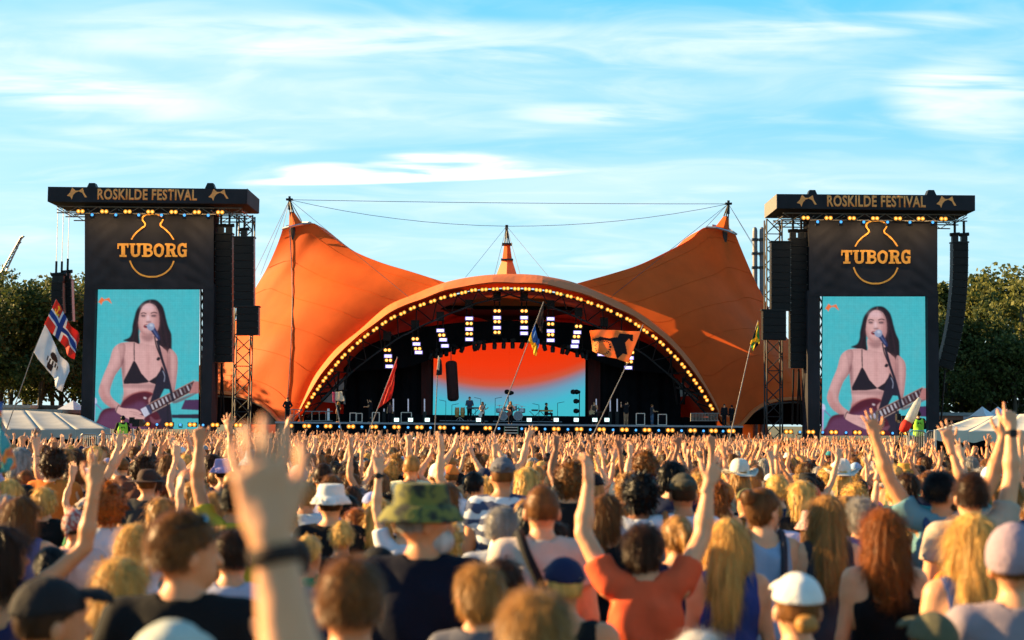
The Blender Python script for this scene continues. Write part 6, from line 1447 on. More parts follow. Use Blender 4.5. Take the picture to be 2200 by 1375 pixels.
# ---------------------------------------------------------------- trees
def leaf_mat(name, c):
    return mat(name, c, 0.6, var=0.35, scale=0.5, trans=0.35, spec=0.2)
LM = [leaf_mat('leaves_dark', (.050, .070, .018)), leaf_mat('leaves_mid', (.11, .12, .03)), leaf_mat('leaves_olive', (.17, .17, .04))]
M['bark'] = mat('bark', (.06, .045, .03), .9, var=.3, bump=.5)
def tree_protos():
    out = []
    for k, (hh, ww, n, kind) in enumerate(((1.0, .36, 6500, 'round'), (1.0, .30, 6500, 'tall'), (1.0, .16, 4500, 'spire'), (1.0, .42, 6500, 'round'))):
        r = np.random.default_rng(40 + k); blobs = []
        for i in range(16 if kind != 'spire' else 11):
            if kind == 'spire': z = .25 + .72 * i / 10; w = ww * (1.05 - z) * 1.3 + .02; a = r.uniform(0, 6.28); blobs.append((math.cos(a) * w * .3, math.sin(a) * w * .3, z, w, .06))
            else:
                z = r.uniform(.30, .93); rad = ww * math.sqrt(max(1 - ((z - .55) / .48) ** 2, .05)); a = r.uniform(0, 6.28); q = rad * r.uniform(.2, .85); s_ = r.uniform(.08, .17); blobs.append((math.cos(a) * q, math.sin(a) * q, z, s_, s_ * .8))
        B = np.array(blobs); pick = r.integers(0, len(B), n); dr = r.normal(size=(n, 3)); dr /= np.linalg.norm(dr, axis=1)[:, None]; rad = r.uniform(.35, 1.12, (n, 1)) ** .6
        c = B[pick, :3] + dr * rad * B[pick][:, [3, 3, 4]]; s_ = r.uniform(.008, .017, n)[:, None]; a = r.normal(size=(n, 3)); a /= np.linalg.norm(a, axis=1)[:, None]; b = np.cross(a, r.normal(size=(n, 3))); b /= np.linalg.norm(b, axis=1)[:, None]
        v = np.stack([c - a * s_, c + b * s_ * .7, c + a * s_, c - b * s_ * .7], 1).reshape(-1, 3); F = np.arange(n * 4).reshape(-1, 4); mi = np.where(r.random(n) < .35, 1, 0)
        for m_ in range(3):
            out.append(None)
        t = MB(); t.tube([(0, 0, -.02), (.005, 0, .2), (0, .01, .5), (.01, 0, .85)], [.022, .016, .012, .004], 7)
        for (x, y, z, *_r) in blobs[::2]: t.tube([(0, 0, max(z - .22, .15)), (x * .5, y * .5, z - .08), (x, y, z)], [.008, .005, .002], 5)
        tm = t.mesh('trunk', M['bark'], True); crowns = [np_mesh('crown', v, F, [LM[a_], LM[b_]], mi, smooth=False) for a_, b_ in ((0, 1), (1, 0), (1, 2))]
        out = out[:-3]; out.append((tm, crowns))
    return out
TP = tree_protos()
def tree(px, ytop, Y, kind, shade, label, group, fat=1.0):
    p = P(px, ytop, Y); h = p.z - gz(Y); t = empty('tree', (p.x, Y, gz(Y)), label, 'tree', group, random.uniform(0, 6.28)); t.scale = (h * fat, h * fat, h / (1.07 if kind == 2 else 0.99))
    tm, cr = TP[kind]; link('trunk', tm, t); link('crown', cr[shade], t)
side = ['tallest', 'second', 'third', 'fourth', 'fifth', 'sixth', 'seventh', 'eighth', 'ninth', 'tenth']
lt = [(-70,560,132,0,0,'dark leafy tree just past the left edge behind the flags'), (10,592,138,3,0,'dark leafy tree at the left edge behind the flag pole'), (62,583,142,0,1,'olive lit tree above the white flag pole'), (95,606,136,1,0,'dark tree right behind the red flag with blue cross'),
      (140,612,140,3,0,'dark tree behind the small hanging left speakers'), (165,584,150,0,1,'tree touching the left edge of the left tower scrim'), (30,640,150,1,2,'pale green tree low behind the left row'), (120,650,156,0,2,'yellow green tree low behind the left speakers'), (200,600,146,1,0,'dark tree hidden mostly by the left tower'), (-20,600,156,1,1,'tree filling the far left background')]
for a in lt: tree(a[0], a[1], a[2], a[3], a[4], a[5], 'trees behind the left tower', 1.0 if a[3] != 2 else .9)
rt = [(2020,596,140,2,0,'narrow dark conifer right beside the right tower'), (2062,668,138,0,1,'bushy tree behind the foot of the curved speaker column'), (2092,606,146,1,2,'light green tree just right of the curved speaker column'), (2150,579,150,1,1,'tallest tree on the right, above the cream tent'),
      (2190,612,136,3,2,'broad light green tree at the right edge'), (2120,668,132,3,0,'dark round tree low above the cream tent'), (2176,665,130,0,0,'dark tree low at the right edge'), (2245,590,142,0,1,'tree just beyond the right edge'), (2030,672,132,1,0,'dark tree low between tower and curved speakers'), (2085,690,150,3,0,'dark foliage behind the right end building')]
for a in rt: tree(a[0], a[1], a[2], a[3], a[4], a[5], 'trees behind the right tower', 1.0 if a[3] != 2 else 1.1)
tree(1222, 601, 175, 2, 1, 'tip of a tree peeking over the right of the arch', None)

# ---------------------------------------------------------------- tents, huts, platforms
M['tarp'] = mat('grey_tarp', (.30, .29, .27), .6, var=.15, scale=.8, bump=.3, bscale=2)
M['tarp2'] = mat('cream_tarp', (.55, .50, .40), .6, var=.12, scale=.8, bump=.3, bscale=2)
M['brick'] = mat('red_brick', (.28, .10, .06), .85, var=.25, scale=1.5); M['hut'] = mat('grey_hut', (.25, .24, .23), .7, var=.2)
M['white'] = mat('white_paint', (.70, .70, .70), .5, var=.1)
def marquee(name, label, ridge, eave, Yr, Ye, m, npan):
    r = [P(x, y, Yr) for x, y in ridge]; e = [P(x, y, Ye) for x, y in eave]; t = empty(name, (e[0].x, Ye, gz(Ye)), label, 'tent')
    ra, ea = resample(r, npan + 1), resample(e, npan + 1)
    for i in range(npan):
        g = []
        for u in np.linspace(.006, .994, 8):
            a = ra[i] * (1-u) + ra[i+1] * u; b = ea[i] * (1-u) + ea[i+1] * u; g.append([a * (1-v) + b * v - np.array([0, 0, .10 * math.sin(math.pi * u) * math.sin(math.pi * v)]) for v in np.linspace(0, 1, 8)])
        o = MB().grid(g).build('roof_panel', m, t, smooth=True); s_ = o.modifiers.new('s', 'SOLIDIFY'); s_.thickness = .03
        fl = MB(); fl.grid([[ea[i] * (1-u) + ea[i+1] * u - np.array([0, 0, .38 * v + .05 * math.sin(u * math.pi * 3) * v]) + np.array([0, -.01, 0]) for v in (0, .5, 1)] for u in np.linspace(0.01, .99, 12)]); o = fl.build('valance', m, t); o.modifiers.new('s', 'SOLIDIFY').thickness = .02
    for q in list(ea) + [ea[0] + np.array([0, 4, 0]), ea[-1] + np.array([0, 4, 0])]: MB().tube([(q[0], q[1] + .05, gz(q[1])), (q[0], q[1] + .05, q[2])], .05, 6).build('tent_pole', M['alu'], t)
    bw = MB().poly([(ea[0][0], Yr + 1, gz(Yr)), (ea[-1][0], Yr + 1, gz(Yr)), (ra[-1][0], Yr + 1, ra[-1][2] - .3), (ra[0][0], Yr + 1, ra[0][2] - .3)], (0, .05, 0)); bw.build('back_wall', M['black'], t)
    MB().poly([Vector((ea[-1 if ea[-1][0] < 0 else 0][0], Ye + .2, gz(Ye))), Vector((ea[-1 if ea[-1][0] < 0 else 0][0], Ye + .2, ea[-1 if ea[-1][0] < 0 else 0][2] - .02)), Vector((ra[-1 if ea[-1][0] < 0 else 0][0], Yr, ra[-1 if ea[-1][0] < 0 else 0][2] - .1)), Vector((ra[-1 if ea[-1][0] < 0 else 0][0], Yr, gz(Yr)))], (.02, 0, 0)).build('side_wall', M['black'], t)
marquee('marquee', 'flat grey canvas tent at the left edge with two roof panels', [(-70,881),(86,882),(176,893)], [(-60,922),(84,924),(236,921)], 74, 66.5, M['tarp'], 4)
marquee('marquee', 'flat cream canvas tent at the right edge behind raised hands', [(2090,897),(2150,892),(2290,884)], [(2010,923),(2100,928),(2290,925)], 64, 58, M['tarp2'], 4)
def hut(x0, x1, yt, Y, m, label, cat='building', roofm=None, wins=0, gable=False):
    a, b = P(x0, yt, Y), P(x1, yt, Y); t = empty('hut' if cat != 'tent' else 'small_tent', ((a.x+b.x)/2, Y, gz(Y)), label, cat)
    z = min(a.z, b.z); MB().box((a.x, Y, gz(Y)), (b.x, Y + 6, z - .25)).build('wall', m, t)
    if gable:
        cx_ = (a.x + b.x) / 2; MB().add([(a.x-.1, Y-.1, z-.25), (b.x+.1, Y-.1, z-.25), (b.x+.1, Y+4, z-.25), (a.x-.1, Y+4, z-.25), (cx_, Y+2, z+.5)], [(0,1,4),(1,2,4),(2,3,4),(3,0,4),(0,3,2,1)]).build('roof', roofm or m, t)
    else: MB().box((a.x - .2, Y - .2, z - .25), (b.x + .2, Y + 6.2, z)).build('roof', roofm or m, t)
    for i in range(wins):
        x = a.x + (b.x - a.x) * (i + .5) / wins; w = MB().box((x - .5, Y - .04, z - 1.4), (x + .5, Y - .003, z - .6)).build('window', M['blackmetal'], t); MB().box((x - .56, Y - .07, z - 1.46), (x + .56, Y - .045, z - 1.40)).build('sill', M['white'], w, origin=t.location)
hut(-30, 62, 869, 118, M['hut'], 'long low grey site hut behind the left tent', 'building', wins=5); hut(64, 120, 870, 120, M['darksteel'], 'dark container hut behind the left tent beside the pale one', wins=3)
hut(124, 156, 874, 112, M['white'], 'small white peaked tent behind the grey marquee', 'tent', M['white'], gable=True); hut(-40, 130, 878, 108, M['hut'], 'low flat grey roof directly behind the grey marquee', wins=4)
hut(2018, 2095, 886, 122, M['brick'], 'low red brick building right of the right tower', wins=4, roofm=M['hut']); hut(2096, 2230, 889, 124, M['brick'], 'second red brick block behind the cream tent', wins=6, roofm=M['hut'])
for x, l_ in ((2128, 'left'), (2162, 'right')): hut(x - 8, x + 8, 887, 115, M['white'], 'small white peaked tent behind the cream tent, the %s one' % l_, 'tent', M['white'], gable=True)
def platform(x0, x1, Y, h, label, nbar, word):
    a, b = P(x0, 905, Y), P(x1, 905, Y); g0 = gz(Y); t = empty('camera_platform', ((a.x+b.x)/2, Y, g0), label, 'platform')
    MB().box((a.x - .3, Y, g0), (b.x + .3, Y + 3.5, h)).build('riser', M['black'], t)
    for i in range(nbar):
        x = a.x + (b.x - a.x) * i / nbar; w = (b.x - a.x) / nbar - .06; f = empty('crowd_barrier', (x, Y + .1, h), 'grey steel crowd barrier on the %s camera platform, %s from the left' % (word, ORD[i]), 'barrier', 'crowd barriers on the %s platform' % word)
        MB().tube([(0, 0, 0), (0, 0, 1.0), (.08, 0, 1.08), (w - .08, 0, 1.08), (w, 0, 1.0), (w, 0, 0)], .028, 6).build('frame', M['alu'], f, origin=(0,0,0))
        n = 9; pb = MB().tube([(0, 0, .12), (0, 0, 1.06)], .012, 4).mesh('bar', M['alu'])
        for k in range(1, n): link('bar', pb, f, loc=(w * k / n, 0, 0))
    MB().tube([(0, 0, .12), (.01, 0, .12)], .01, 4)
platform(172, 292, 60, .42, 'black camera riser in the left crowd with steel barriers', 3, 'left'); platform(1955, 2066, 60, .85, 'black camera riser in front of the right video tower', 3, 'right')
HV = (.30, .62, .05)
def worker(px, Y, z, h, label, turn, cam_side):
    t = person(P(px, 900, Y).x, Y + 1.0, h, 'm', 'keys', 'keys', 'short', 'black', 'long', (.008,.008,.011), None, None, 1, turn, 0.0, 1, 1.0, (.008,.008,.011), z=z, label=label)
    v = link('vest', cloth('tank', ('m', 'down', 'down', 0.0, 1, 1.08, False), Fig('m', 'down', 'down', 0, 1.08), 1), t); v.color = (*HV, 1); v.scale = (1.06, 1.1, 1.0)
    MB().poly([(x * .0009, -.165, 1.30 + y * .0009) for x, y in [(q[0] - 342, 118 - q[1]) for q in LOGO]], (0, .01, 0)).build('vest_emblem', M['black'], t, origin=(0,0,0))
    c = empty('broadcast_camera', (P(px, 900, Y).x + cam_side * .45, Y + 1.6, z), 'black broadcast camera on a tripod beside the %s' % ('left green vest worker' if cam_side > 0 else 'right green vest worker'), 'camera')
    MB().box((-.14, -.35, 1.38), (.14, .35, 1.68)).tube([(0, .35, 1.52), (0, .8, 1.52)], .13, 12).box((-.3, -.2, 1.50), (-.15, .1, 1.75)).build('camera_body', M['blackmetal'], c, origin=(0,0,0))
    for a in range(3): MB().tube([(0, 0, 1.36), (.5 * math.cos(a * 2.1), .5 * math.sin(a * 2.1), 0)], .03, 6).build('tripod_leg', M['blackmetal'], c, origin=(0,0,0))
worker(250, 60, .42, 1.80, 'camera operator in neon green vest on the left riser', .3, 1); worker(1988, 60, .85, 1.84, 'crew member in neon green vest before the right screen', -.1, -1)

# ---------------------------------------------------------------- flags on poles
fm = lambda n, c, tr=.35: mat(n, c, .75, var=.12, scale=3, trans=tr, spec=.2)
FR, FW, FB, FY, FO, FK, FG = fm('flag_red', (.66, .05, .03)), fm('flag_white', (.72, .72, .74)), fm('flag_blue', (.03, .07, .30)), fm('flag_yellow', (.85, .55, .03)), fm('flag_orange', (.95, .36, .10), .5), fm('flag_black', (.015, .015, .02)), fm('flag_green', (.05, .32, .08))
FB2, FBR, FP_ = fm('flag_mid_blue', (.05, .17, .50)), fm('flag_dark_brown', (.05, .025, .02), .1), fm('flag_pink', (.65, .12, .20))
def flag(name, label, pole, Y, pieces, group='flags held up on poles'):
    t = empty(name, tuple(P(*pole[-1], Y)), label, 'flag', group)
    if len(pole) > 1 and pole[0] is not None: MB().tube([P(x, y, Y + .02) for x, y in pole], [.016 * Y / 40] + [.012 * Y / 40] * (len(pole) - 1), 6).build('pole', M['steel'], t)
    for (nm, corners, mats, fn, amp, nu, nv) in pieces:
        A, B, C, D = [np.array(P(x, y, Y)) for x, y in corners]; g = []; w = np.linalg.norm(B - A)
        for j in range(nv + 1):
            v = j / nv; row = []
            for i in range(nu + 1):
                u = i / nu; p = (A*(1-u) + B*u)*(1-v) + (D*(1-u) + C*u)*v; wv = amp * u * (math.sin(9*u + 3*v + Y) + .5 * math.sin(17*u - 4*v)); row.append(p + np.array([wv * .15, wv, wv * .25]))
            g.append(row)
        b = MB().grid(g); k = 0
        for j in range(nv):
            for i in range(nu): b.m[k] = fn((i+.5)/nu, (j+.5)/nv) if fn else 0; k += 1
        o = b.build(nm, mats, t, smooth=True, recalc=False); o.modifiers.new('s', 'SOLIDIFY').thickness = .008
    return t
def inpoly(pts):
    def f(x, y):
        c = False; n = len(pts)
        for i in range(n):
            (ax, ay), (bx, by) = pts[i], pts[(i+1) % n]
            if (ay > y) != (by > y) and x < (bx - ax) * (y - ay) / (by - ay) + ax: c = not c
        return c
    return f
def norw(u, v):
    if u < .30 and v < .40:      # anchor
        x, y = (u - .16) / .1, (v - .2) / .16
        if abs(x) < .16 and -1 < y < .9 or (.6 < math.hypot(x, y - .1) < .95 and y > .35) or (abs(y + .6) < .16 and abs(x) < .5): return 3
    if abs(u - .40) < .055 or abs(v - .5) < .085: return 2
    if abs(u - .40) < .11 or abs(v - .5) < .17: return 1
    return 0
def bust(u, v):
    x, y = (u - .52) / .13, (v - .52) / .5
    if (x/.8)**2 + ((y + .30)/.28)**2 < 1: return 1
    if abs(x) < 1.2 and 0 < y < .35: return 1 if int(u * 90) % 2 else 0
    if abs(x + .3) < .5 and .35 <= y < .8: return 1
    return 0
flag('flag', 'red flag with blue and white cross and yellow anchor above the white flag', [(8,940),(72,757),(121,643)], 38, [('red_cross_cloth', [(121,643),(172,730),(160,772),(95,697)], [FR, FW, FB, FY], norw, .10, 70, 44)])
flag('flag', 'white flag printed with a dark haired figure, on the leaning pole at left', [(74,757)], 37.8, [('white_cloth', [(97,697),(150,798),(134,841),(73,757)], [FW, FBR], bust, .10, 60, 40)])
flag('flag', 'blue and yellow flag high on a long leaning pole before the video wall', [(1050,960),(1135,735),(1168,648)], 45, [('blue_yellow_cloth', [(1149,697),(1159,742),(1151,766),(1136,729)], [FB2, FY], lambda u, v: 0 if v < .5 + .2 * math.sin(u * 5) else 1, .12, 26, 20), ('dark_cloth', [(1168,650),(1167,700),(1164,716),(1152,692)], [FBR], None, .06, 16, 12)])
HZ = [(900 + x * .2273, 700 + y * .2273) for x, y in ((1640,125),(1720,98),(1800,122),(1880,108),(1895,72),(1985,78),(2024,84),(2024,142),(2002,146),(1988,118),(1950,160),(1972,272),(1930,262),(1872,318),(1842,210),(1815,152),(1740,128),(1655,152))]
hp = inpoly(HZ)
def horse(u, v):
    A, B, C, D = (1268,708),(1377,712),(1350,779),(1272,756); x = (A[0]*(1-u) + B[0]*u)*(1-v) + (D[0]*(1-u) + C[0]*u)*v; y = (A[1]*(1-u) + B[1]*u)*(1-v) + (D[1]*(1-u) + C[1]*u)*v
    if hp(x, y): return 1
    r_ = math.hypot(x - 1295, (y - 746) * 1.1); a = math.atan2(y - 746, x - 1295)
    if 14 < r_ < 18 and int(a * 7) % 2 == 0: return 1
    return 0
flag('flag', 'orange flag with a black horse emblem before the right of the stage', [(1262,960),(1345,787),(1382,697)], 40, [('orange_cloth', [(1377,712),(1268,708),(1272,756),(1350,779)], [FO, FK], lambda u, v: horse(1-u, v), .09, 80, 52)])
flag('flag', 'small plain red pennant on a leaning pole left of the video wall', [(778,965),(854,767)], 42, [('red_cloth', [(854,768),(847,815),(841,856),(812,878)], [FR], None, .10, 18, 18)])
flag('flag', 'small cream paper flag with pink end on a short pole', [(737,945),(717,842)], 52, [('cream_cloth', [(720,842),(736,841),(739,862),(720,861)], [fm('flag_cream', (.70,.62,.48))], None, .05, 10, 10), ('pink_cloth', [(714,842),(720,842),(720,866),(715,864)], [FP_], None, .02, 6, 8)])
def jam(u, v): return 1 if abs(u - v) < .13 or abs(u + v - 1) < .13 else (0 if abs(v - .5) > abs(u - .5) else 2)
flag('flag', 'green yellow and black flag on a thin pole before the right tent wing', [(1566,950),(1611,750),(1629,689)], 46, [('green_cloth', [(1629,690),(1632,736),(1618,755),(1612,738)], [FG, FY, FK], jam, .08, 24, 20)])
flag('flag', 'narrow black and pale yellow pennant at the left end of the video wall', [(933,950),(942,764)], 60, [('black_cloth', [(942,764),(949,775),(949,806),(937,806)], [FK, fm('flag_cream', (.7,.62,.48))], lambda u, v: 1 if u < .55 and v < .7 else 0, .05, 10, 14)])
flag('flag', 'tiny red flag with white cross among the crowd', [(758,985),(757,950)], 34, [('small_cloth', [(750,952),(768,952),(768,966),(750,966)], [FR, FW], lambda u, v: 1 if abs(u-.4) < .09 or abs(v-.5) < .12 else 0, .02, 20, 14)])
flag('banner_cloth', 'hanging multicoloured tie dyed cloth at the left edge of the frame', [(-12,1100),(-6,850)], 8, [('tie_dye_cloth', [(-10,862),(3,868),(24,1010),(-14,1020)], [PAT['tie']], None, .04, 16, 24)], None)
ib = MB(); ib.tube([P(1976,855,57), P(1970,868,57), P(1958,895,57), P(1950,908,57)], [.06, .14, .19, .17], 10)
t = empty('inflatable', tuple(P(1960,890,57)), 'translucent white inflatable tube with red end held before the right screen', 'inflatable')
ib.build('tube', mat('milky_plastic', (.6, .6, .56), .25, trans=.5, var=.1), t, smooth=True); MB().tube([P(1951,906,57), P(1944,918,57), P(1936,926,57)], [.18, .2, .10], 10).build('red_end', fm('flag_red', (.66, .05, .03)), t, smooth=True)
# crane jib far left
t = empty('crane', tuple(P(0, 590, 170)), 'thin jib of a distant crane rising at the left edge', 'crane'); a, b = P(2, 586, 170), P(45, 509, 170)
for d_ in (Vector((0,0,0)), Vector((.5, 0, .35)), Vector((.25, .5, .2))): MB().tube([a + d_ * 1.4, b + d_ * .4], .09, 5).build('jib_chord', M['steel'], t)
jb = MB()
for i in range(12): f0, f1 = i / 12, (i + 1) / 12; jb.tube([a.lerp(b, f0) + (Vector((.6,0,.4)) if i % 2 else Vector((0,0,0))), a.lerp(b, f1) + (Vector((0,0,0)) if i % 2 else Vector((.5,0,.35)))], .05, 4)
jb.build('jib_lacing', M['steel'], t); MB().tube([a + Vector((0,0,-16)), a], .4, 6).build('crane_mast', M['steel'], t)

# ---------------------------------------------------------------- band, crew and gear on the stage
DZ = 2.0
def riser(x0, x1, Y, h, lab):
    a, b = P(x0, 905, Y), P(x1, 905, Y); t = empty('riser', ((a.x+b.x)/2, Y, DZ), lab, 'stage riser'); MB().box((a.x, Y, DZ), (b.x, Y + 3, DZ + h - .05)).build('riser_body', M['black'], t); MB().box((a.x - .02, Y - .03, DZ + h - .05), (b.x + .02, Y + 3, DZ + h)).build('riser_top', M['lip'], t)
riser(945, 1047, 116, .22, 'low black riser with pale edge under the congas'); riser(1060, 1130, 116, .22, 'low black riser with pale edge under the drum kit'); riser(1142, 1207, 116, .22, 'low black riser with pale edge under the keyboard')
def perf(px, ytop, Y, z0, sex, la, ra, hs, hc, top, tc2, turn, label, bot=(.008,.008,.011), sit=False, skin=1, ht=None, hcol=None):
    p = P(px, ytop, Y); h = min(max((p.z - z0) / 1.01, 1.5), 1.95) if not sit else 1.75
    z = z0 if not sit else p.z - 1.77
    return person(p.x, Y, h, sex, la, ra, hs, hc, top, tc2, ht, hcol, skin, turn, 0.0, 1, 1.0, bot, z=z, label=label, sit=sit)
PI = math.pi
perf(1009, 852, 117, DZ+.22, 'm', 'keys', 'keys', 'short', 'dark brown', 'long', (.05,.06,.10), PI, 'musician in dark jacket standing behind the congas and keyboard')
perf(1037, 863, 113.5, DZ, 'f', 'fret', 'strum', 'long', 'dark brown', 'tank', (.40,.30,.27), PI + .5, 'guitarist with long dark hair and light top beside the congas')
perf(1097, 862, 112, DZ, 'f', 'fret', 'strum', 'long', 'dark blond', 'straps', (.008,.008,.011), PI, 'singer with guitar at centre stage before the drums')
perf(1174, 865, 117.5, DZ+.22, 'm', 'keys', 'keys', 'short', 'black', 'long', (.008,.008,.011), -PI/2, 'keyboard player sitting in profile on the right riser', sit=True)
perf(1277, 862, 113, DZ, 'm', 'fret', 'strum', 'medium', 'dark brown', 'tank', (.06,.04,.03), PI - .5, 'bass player stooping right of the video wall')
perf(1345, 861, 113, DZ, 'm', 'phone', 'phone', 'short', 'black', 'tee', (.008,.008,.011), .3, 'photographer in black on the right of the stage', bot=(.35,.18,.10))
perf(1401, 868, 115, DZ, 'm', 'keys', 'keys', 'short', 'brown', 'tee', (.04,.04,.05), -1.2, 'technician leaning over gear by the right flight cases', bot=(.10,.14,.22))
perf(796, 856, 116, DZ, 'm', 'keys', 'phone', 'short', 'black', 'tee', (.008,.008,.011), 1.2, 'technician standing left of the red pennant')
perf(838, 862, 118, DZ, 'f', 'down', 'down', 'long', 'dark brown', 'tee', (.10,.05,.05), PI, 'crew member in the shade left of the video wall')
perf(727, 866, 112, DZ, 'f', 'down', 'hips', 'long', 'dark blond', 'tee', (.008,.008,.011), 1.0, 'person in black under the left arch foot')
perf(618, 854, 111, DZ, 'm', 'hips', 'hips', 'short', 'brown', 'long', (.008,.008,.011), PI, 'guard in dark clothes standing left of the arch foot', ht='cap', hcol=(.06,.05,.04))
perf(1556, 868, 111, DZ, 'm', 'down', 'down', 'short', 'black', 'long', (.008,.008,.011), PI, 'first of two dark dressed crew right of the arch foot'); perf(1572, 870, 112, DZ, 'm', 'down', 'down', 'short', 'black', 'long', (.008,.008,.011), .4, 'second of two dark dressed crew right of the arch foot')
def guitar(px, py, Y, ang, col, label):
    o = [(-.22,.0),(-.20,.12),(-.10,.16),(0,.10),(.10,.12),(.19,.10),(.20,.02),(.14,-.02),(.20,-.10),(.12,-.15),(0,-.11),(-.10,-.17),(-.20,-.13)]
    c, s = math.cos(ang), math.sin(ang); t = empty('guitar', tuple(P(px, py, Y)), label, 'guitar'); f = lambda x, z, y=0: (x*c - z*s, y, x*s + z*c)
    MB().poly([f(x, z) for x, z in [tuple(q) for q in catmull(o, 3, True)]], (0, .05, 0)).build('guitar_body', mat('lacquer_' + label.split()[0], col, .25, var=.1), t, origin=(0,0,0))
    MB().poly([f(x, z, -.015) for x, z in ((.12,-.03),(.12,.03),(.66,.022),(.66,-.022))], (0, .02, 0)).poly([f(x, z, -.01) for x, z in ((.66,-.03),(.66,.035),(.80,.04),(.80,-.03))], (0, .02, 0)).build('guitar_neck', M['bark'], t, origin=(0,0,0))
guitar(1095, 888, 111.7, .55, (.14,.02,.015), 'dark red electric guitar held by the singer'); guitar(1033, 889, 113.1, 1.1, (.55,.55,.5), 'white electric guitar held left of centre stage'); guitar(1272, 886, 112.6, .05, (.35,.25,.12), 'tan bass guitar held level right of the video wall')
t = empty('drum_kit', tuple(P(1096, 900, 117)), 'drum kit with two bass drums behind the singer', 'drum kit'); gl_ = mat('drum_shell', (.35,.36,.38), .3, metal=.5)
for x in (1081, 1113):
    c = P(x, 893, 117); b = MB().tube([c + Vector((0,-.25,0)), c + Vector((0,.3,0))], .36, 18).build('bass_drum', gl_, t); MB().disc(c + Vector((0,-.26,0)), .32, (0,1,0), 18, .02).build('drum_head', mat('drum_skin', (.20,.22,.25), .4), b, origin=t.location)
for x, y, r_ in ((1088, 882, .22), (1104, 881, .22), (1121, 886, .26), (1073, 886, .26)): c = P(x, y, 117.2); MB().tube([c, c + Vector((0, .05, .28))], r_, 14).build('tom', gl_, t)
for x, y in ((1073, 871), (1110, 870), (1084, 875), (1121, 873)):
    c = P(x, y, 117.3); MB().tube([c, c + Vector((0, 0, .03))], [.34, .05], 14).build('cymbal', mat('brass', (.45,.32,.12), .3, metal=.9), t); MB().tube([c, (c.x, c.y, DZ + .22)], .02, 5).build('cymbal_stand', M['alu'], t)
t = empty('congas', tuple(P(989, 900, 116.6)), 'pair of tall wooden conga drums on a chrome stand', 'drums')
for x in (982, 994):
    c = P(x, 886, 116.6); MB().tube([c + Vector((0,0,-.35)), c, c + Vector((0,0,.36))], [.13, .19, .15], 14).build('conga', mat('amber_wood', (.45,.24,.07), .35), t); MB().tube([c + Vector((0,0,.34)), c + Vector((0,0,.38))], .16, 14).build('conga_rim', M['alu'], t)
for dx in (-.3, 0, .3): c = P(988, 896, 116.6); MB().tube([c, (c.x + dx, c.y, DZ + .22)], .02, 5).build('stand_leg', M['alu'], t)
def keyb(x0, x1, y, Y, lab, col):
    a, b = P(x0, y, Y), P(x1, y, Y); t = empty('keyboard', tuple(a), lab, 'keyboard'); MB().box((a.x, Y, a.z - .07), (b.x, Y + .35, a.z + .05)).build('keyboard_body', mat(lab.split()[0] + '_case', col, .5), t); m_ = (a.x + b.x) / 2
    for s in (-1, 1): MB().tube([(m_ - s*.4, Y + .1, DZ + .2), (m_ + s*.4, Y + .1, a.z - .08)], .025, 5).build('stand_leg', M['darksteel'], t)
keyb(1158, 1188, 882, 116.6, 'orange topped keyboard on a cross stand on the right riser', (.45,.22,.04)); keyb(1142, 1156, 881, 116.4, 'dark small keyboard left of the seated player', (.008,.008,.011)); keyb(1002, 1032, 876, 116.3, 'thin dark keyboard before the musician on the left riser', (.05,.05,.06))
def case(x0, x1, y, Y, lab):
    a, b = P(x0, y, Y), P(x1, y, Y); t = empty('flight_case', (a.x, Y, DZ), lab, 'flight case'); MB().box((a.x + .02, Y + .02, DZ), (b.x - .02, Y + .7, a.z - .02)).build('case_body', M['black'], t)
    for x in (a.x, b.x): MB().box((x - .03, Y - .01, DZ), (x + .03, Y + .05, a.z)).build('case_edge', M['alu'], t)
    for z in (DZ + .02, a.z - .03): MB().box((a.x, Y - .015, z), (b.x, Y + .05, z + .05)).build('case_edge', M['alu'], t)
for x0, x1, y, n_ in ((752, 765, 887, 'left'), (766, 778, 888, 'right')): case(x0, x1, y, 112, 'black flight case with metal edges, %s one of the left pair' % n_)
case(800, 815, 886, 113, 'black flight case left of the red pennant pole'); case(1367, 1385, 888, 113, 'black flight case by the photographer'); case(1414, 1432, 890, 113, 'black flight case at the far right of the deck'); case(862, 884, 886, 118, 'flat dark flight case left of the video wall')
for i, x in enumerate((825, 845, 877, 912, 1281, 1311, 1326)):
    a = P(x, 857 if i else 878, 119); b = P(x, 884, 119); t = empty('light_tube', tuple(b), 'pale vertical light tube standing on the stage, %s from the left' % ORD[i], 'light tube', 'vertical light tubes on stage'); MB().tube([b, a], .05, 8).build('tube', mat('unlit_tube_glow', (.5,.5,.6), .3, emit=.25), t); MB().box((b.x - .12, 118.9, DZ), (b.x + .12, 119.1, b.z)).build('tube_base', M['blackmetal'], t)  # tubes are switched off; a faint glow is put into their material
def stand(x, y0, y1, Y, heads_, lab):
    a = P(x, y0, Y); t = empty('lamp_stand', (a.x, Y, DZ), lab, 'lamp stand'); MB().tube([(a.x, Y, DZ), a], .035, 6).build('stand_pole', M['blackmetal'], t)
    for hx_, hy_ in heads_: c = P(hx_, hy_, Y - .2); MB().tube([c + Vector((.25,.1,0)), c, c + Vector((-.12,-.1,0))], [.10, .2, .17], 10).build('lamp_head', M['blackmetal'], t)
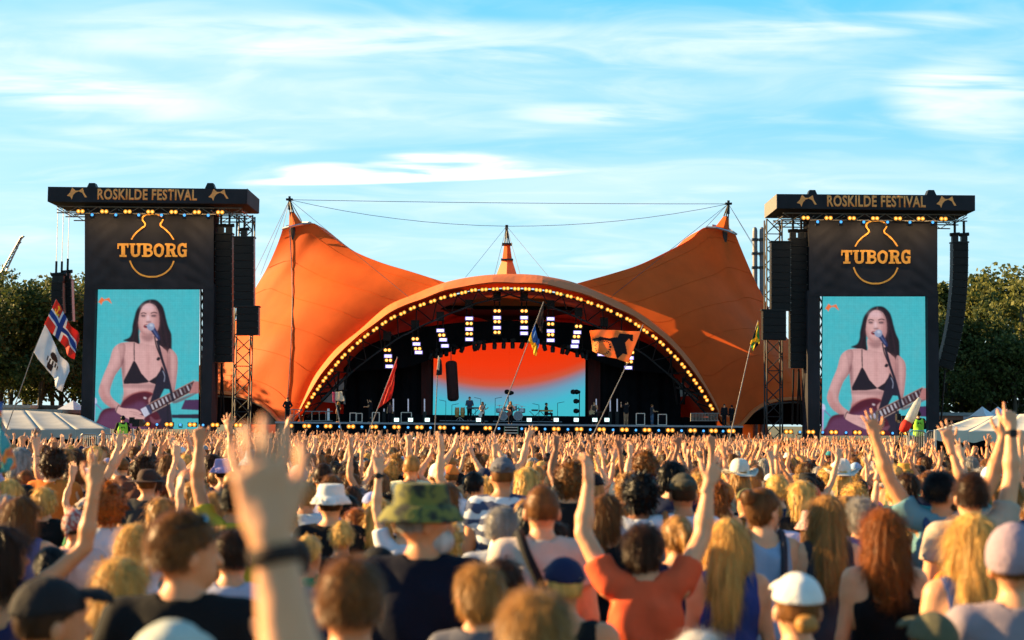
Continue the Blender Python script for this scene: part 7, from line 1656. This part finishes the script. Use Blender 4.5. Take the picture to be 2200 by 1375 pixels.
stand(1245, 839, 893, 118, [(1232,842),(1239,842),(1238,862),(1238,883)], 'tall stand with three dark lamp heads right of the video wall'); stand(1092, 846, 893, 119, [(1090,842),(1096,844)], 'dark lamp stand above the drum kit')
for i, (x, y) in enumerate(((958,862),(971,870),(1033,857),(1064,856),(1158,870),(1198,866),(1022,880))):
    a = P(x, y, 115.5); t = empty('microphone_stand', (a.x, 115.5, DZ), 'thin microphone stand on the stage, %s from the left' % ORD[i], 'microphone stand', 'microphone stands on stage'); MB().tube([(a.x, 115.5, DZ), a], .02, 5).build('stand_pole', M['blackmetal'], t); MB().tube([a, a + Vector((.5 if i % 2 else -.5, 0, .1))], .018, 5).build('boom', M['blackmetal'], t)
t = empty('stage_fence', tuple(P(1540, 905, 109.5)), 'grey steel railing at the right end of the stage', 'railing')
for i in range(19): x = 1484 + i * 3.2; MB().tube([P(x, 905, 109.4), P(x, 888, 109.4)], .025, 4).build('bar', M['steel'], t)
for y in (888, 904): MB().tube([P(1484, y, 109.4), P(1545, y, 109.4)], .03, 5).build('rail', M['steel'], t)
t = empty('stage_fence', tuple(P(640, 905, 109.5)), 'grey steel railing sloping at the left end of the stage', 'railing')
for (a, b) in (((624,880),(650,880)), ((624,880),(624,905)), ((632,880),(630,905)), ((640,880),(645,905)), ((650,880),(620,905)), ((655,884),(715,884)), ((670,884),(670,905)), ((686,884),(686,905)), ((700,884),(700,905)), ((655,904),(715,904))): MB().tube([P(*a, 109.6), P(*b, 109.6)], .035, 5).build('rail', M['steel'], t)
MB().poly([P(703,878,111), P(708,878,111), P(708,905,111), P(703,905,111)], (0,.1,0)).build('rail_panel', M['white'], t)
t = empty('step_ladder', tuple(P(1098, 925, 107)), 'pale green steps leading up to the stage front', 'steps')
for x in (1083, 1112): MB().box(tuple(P(x, 935, 107)), tuple(P(x + 1.5, 916, 107) + Vector((0, .08, 0)))).build('stile', mat('green_paint', (.12,.30,.18), .5), t)
for y in (919, 925, 931): a, b = P(1084, y, 107), P(1112, y - .6, 107.3); MB().box((a.x, 107.02, a.z), (b.x, 107.3, a.z + .06)).build('tread', M['alu'], t)
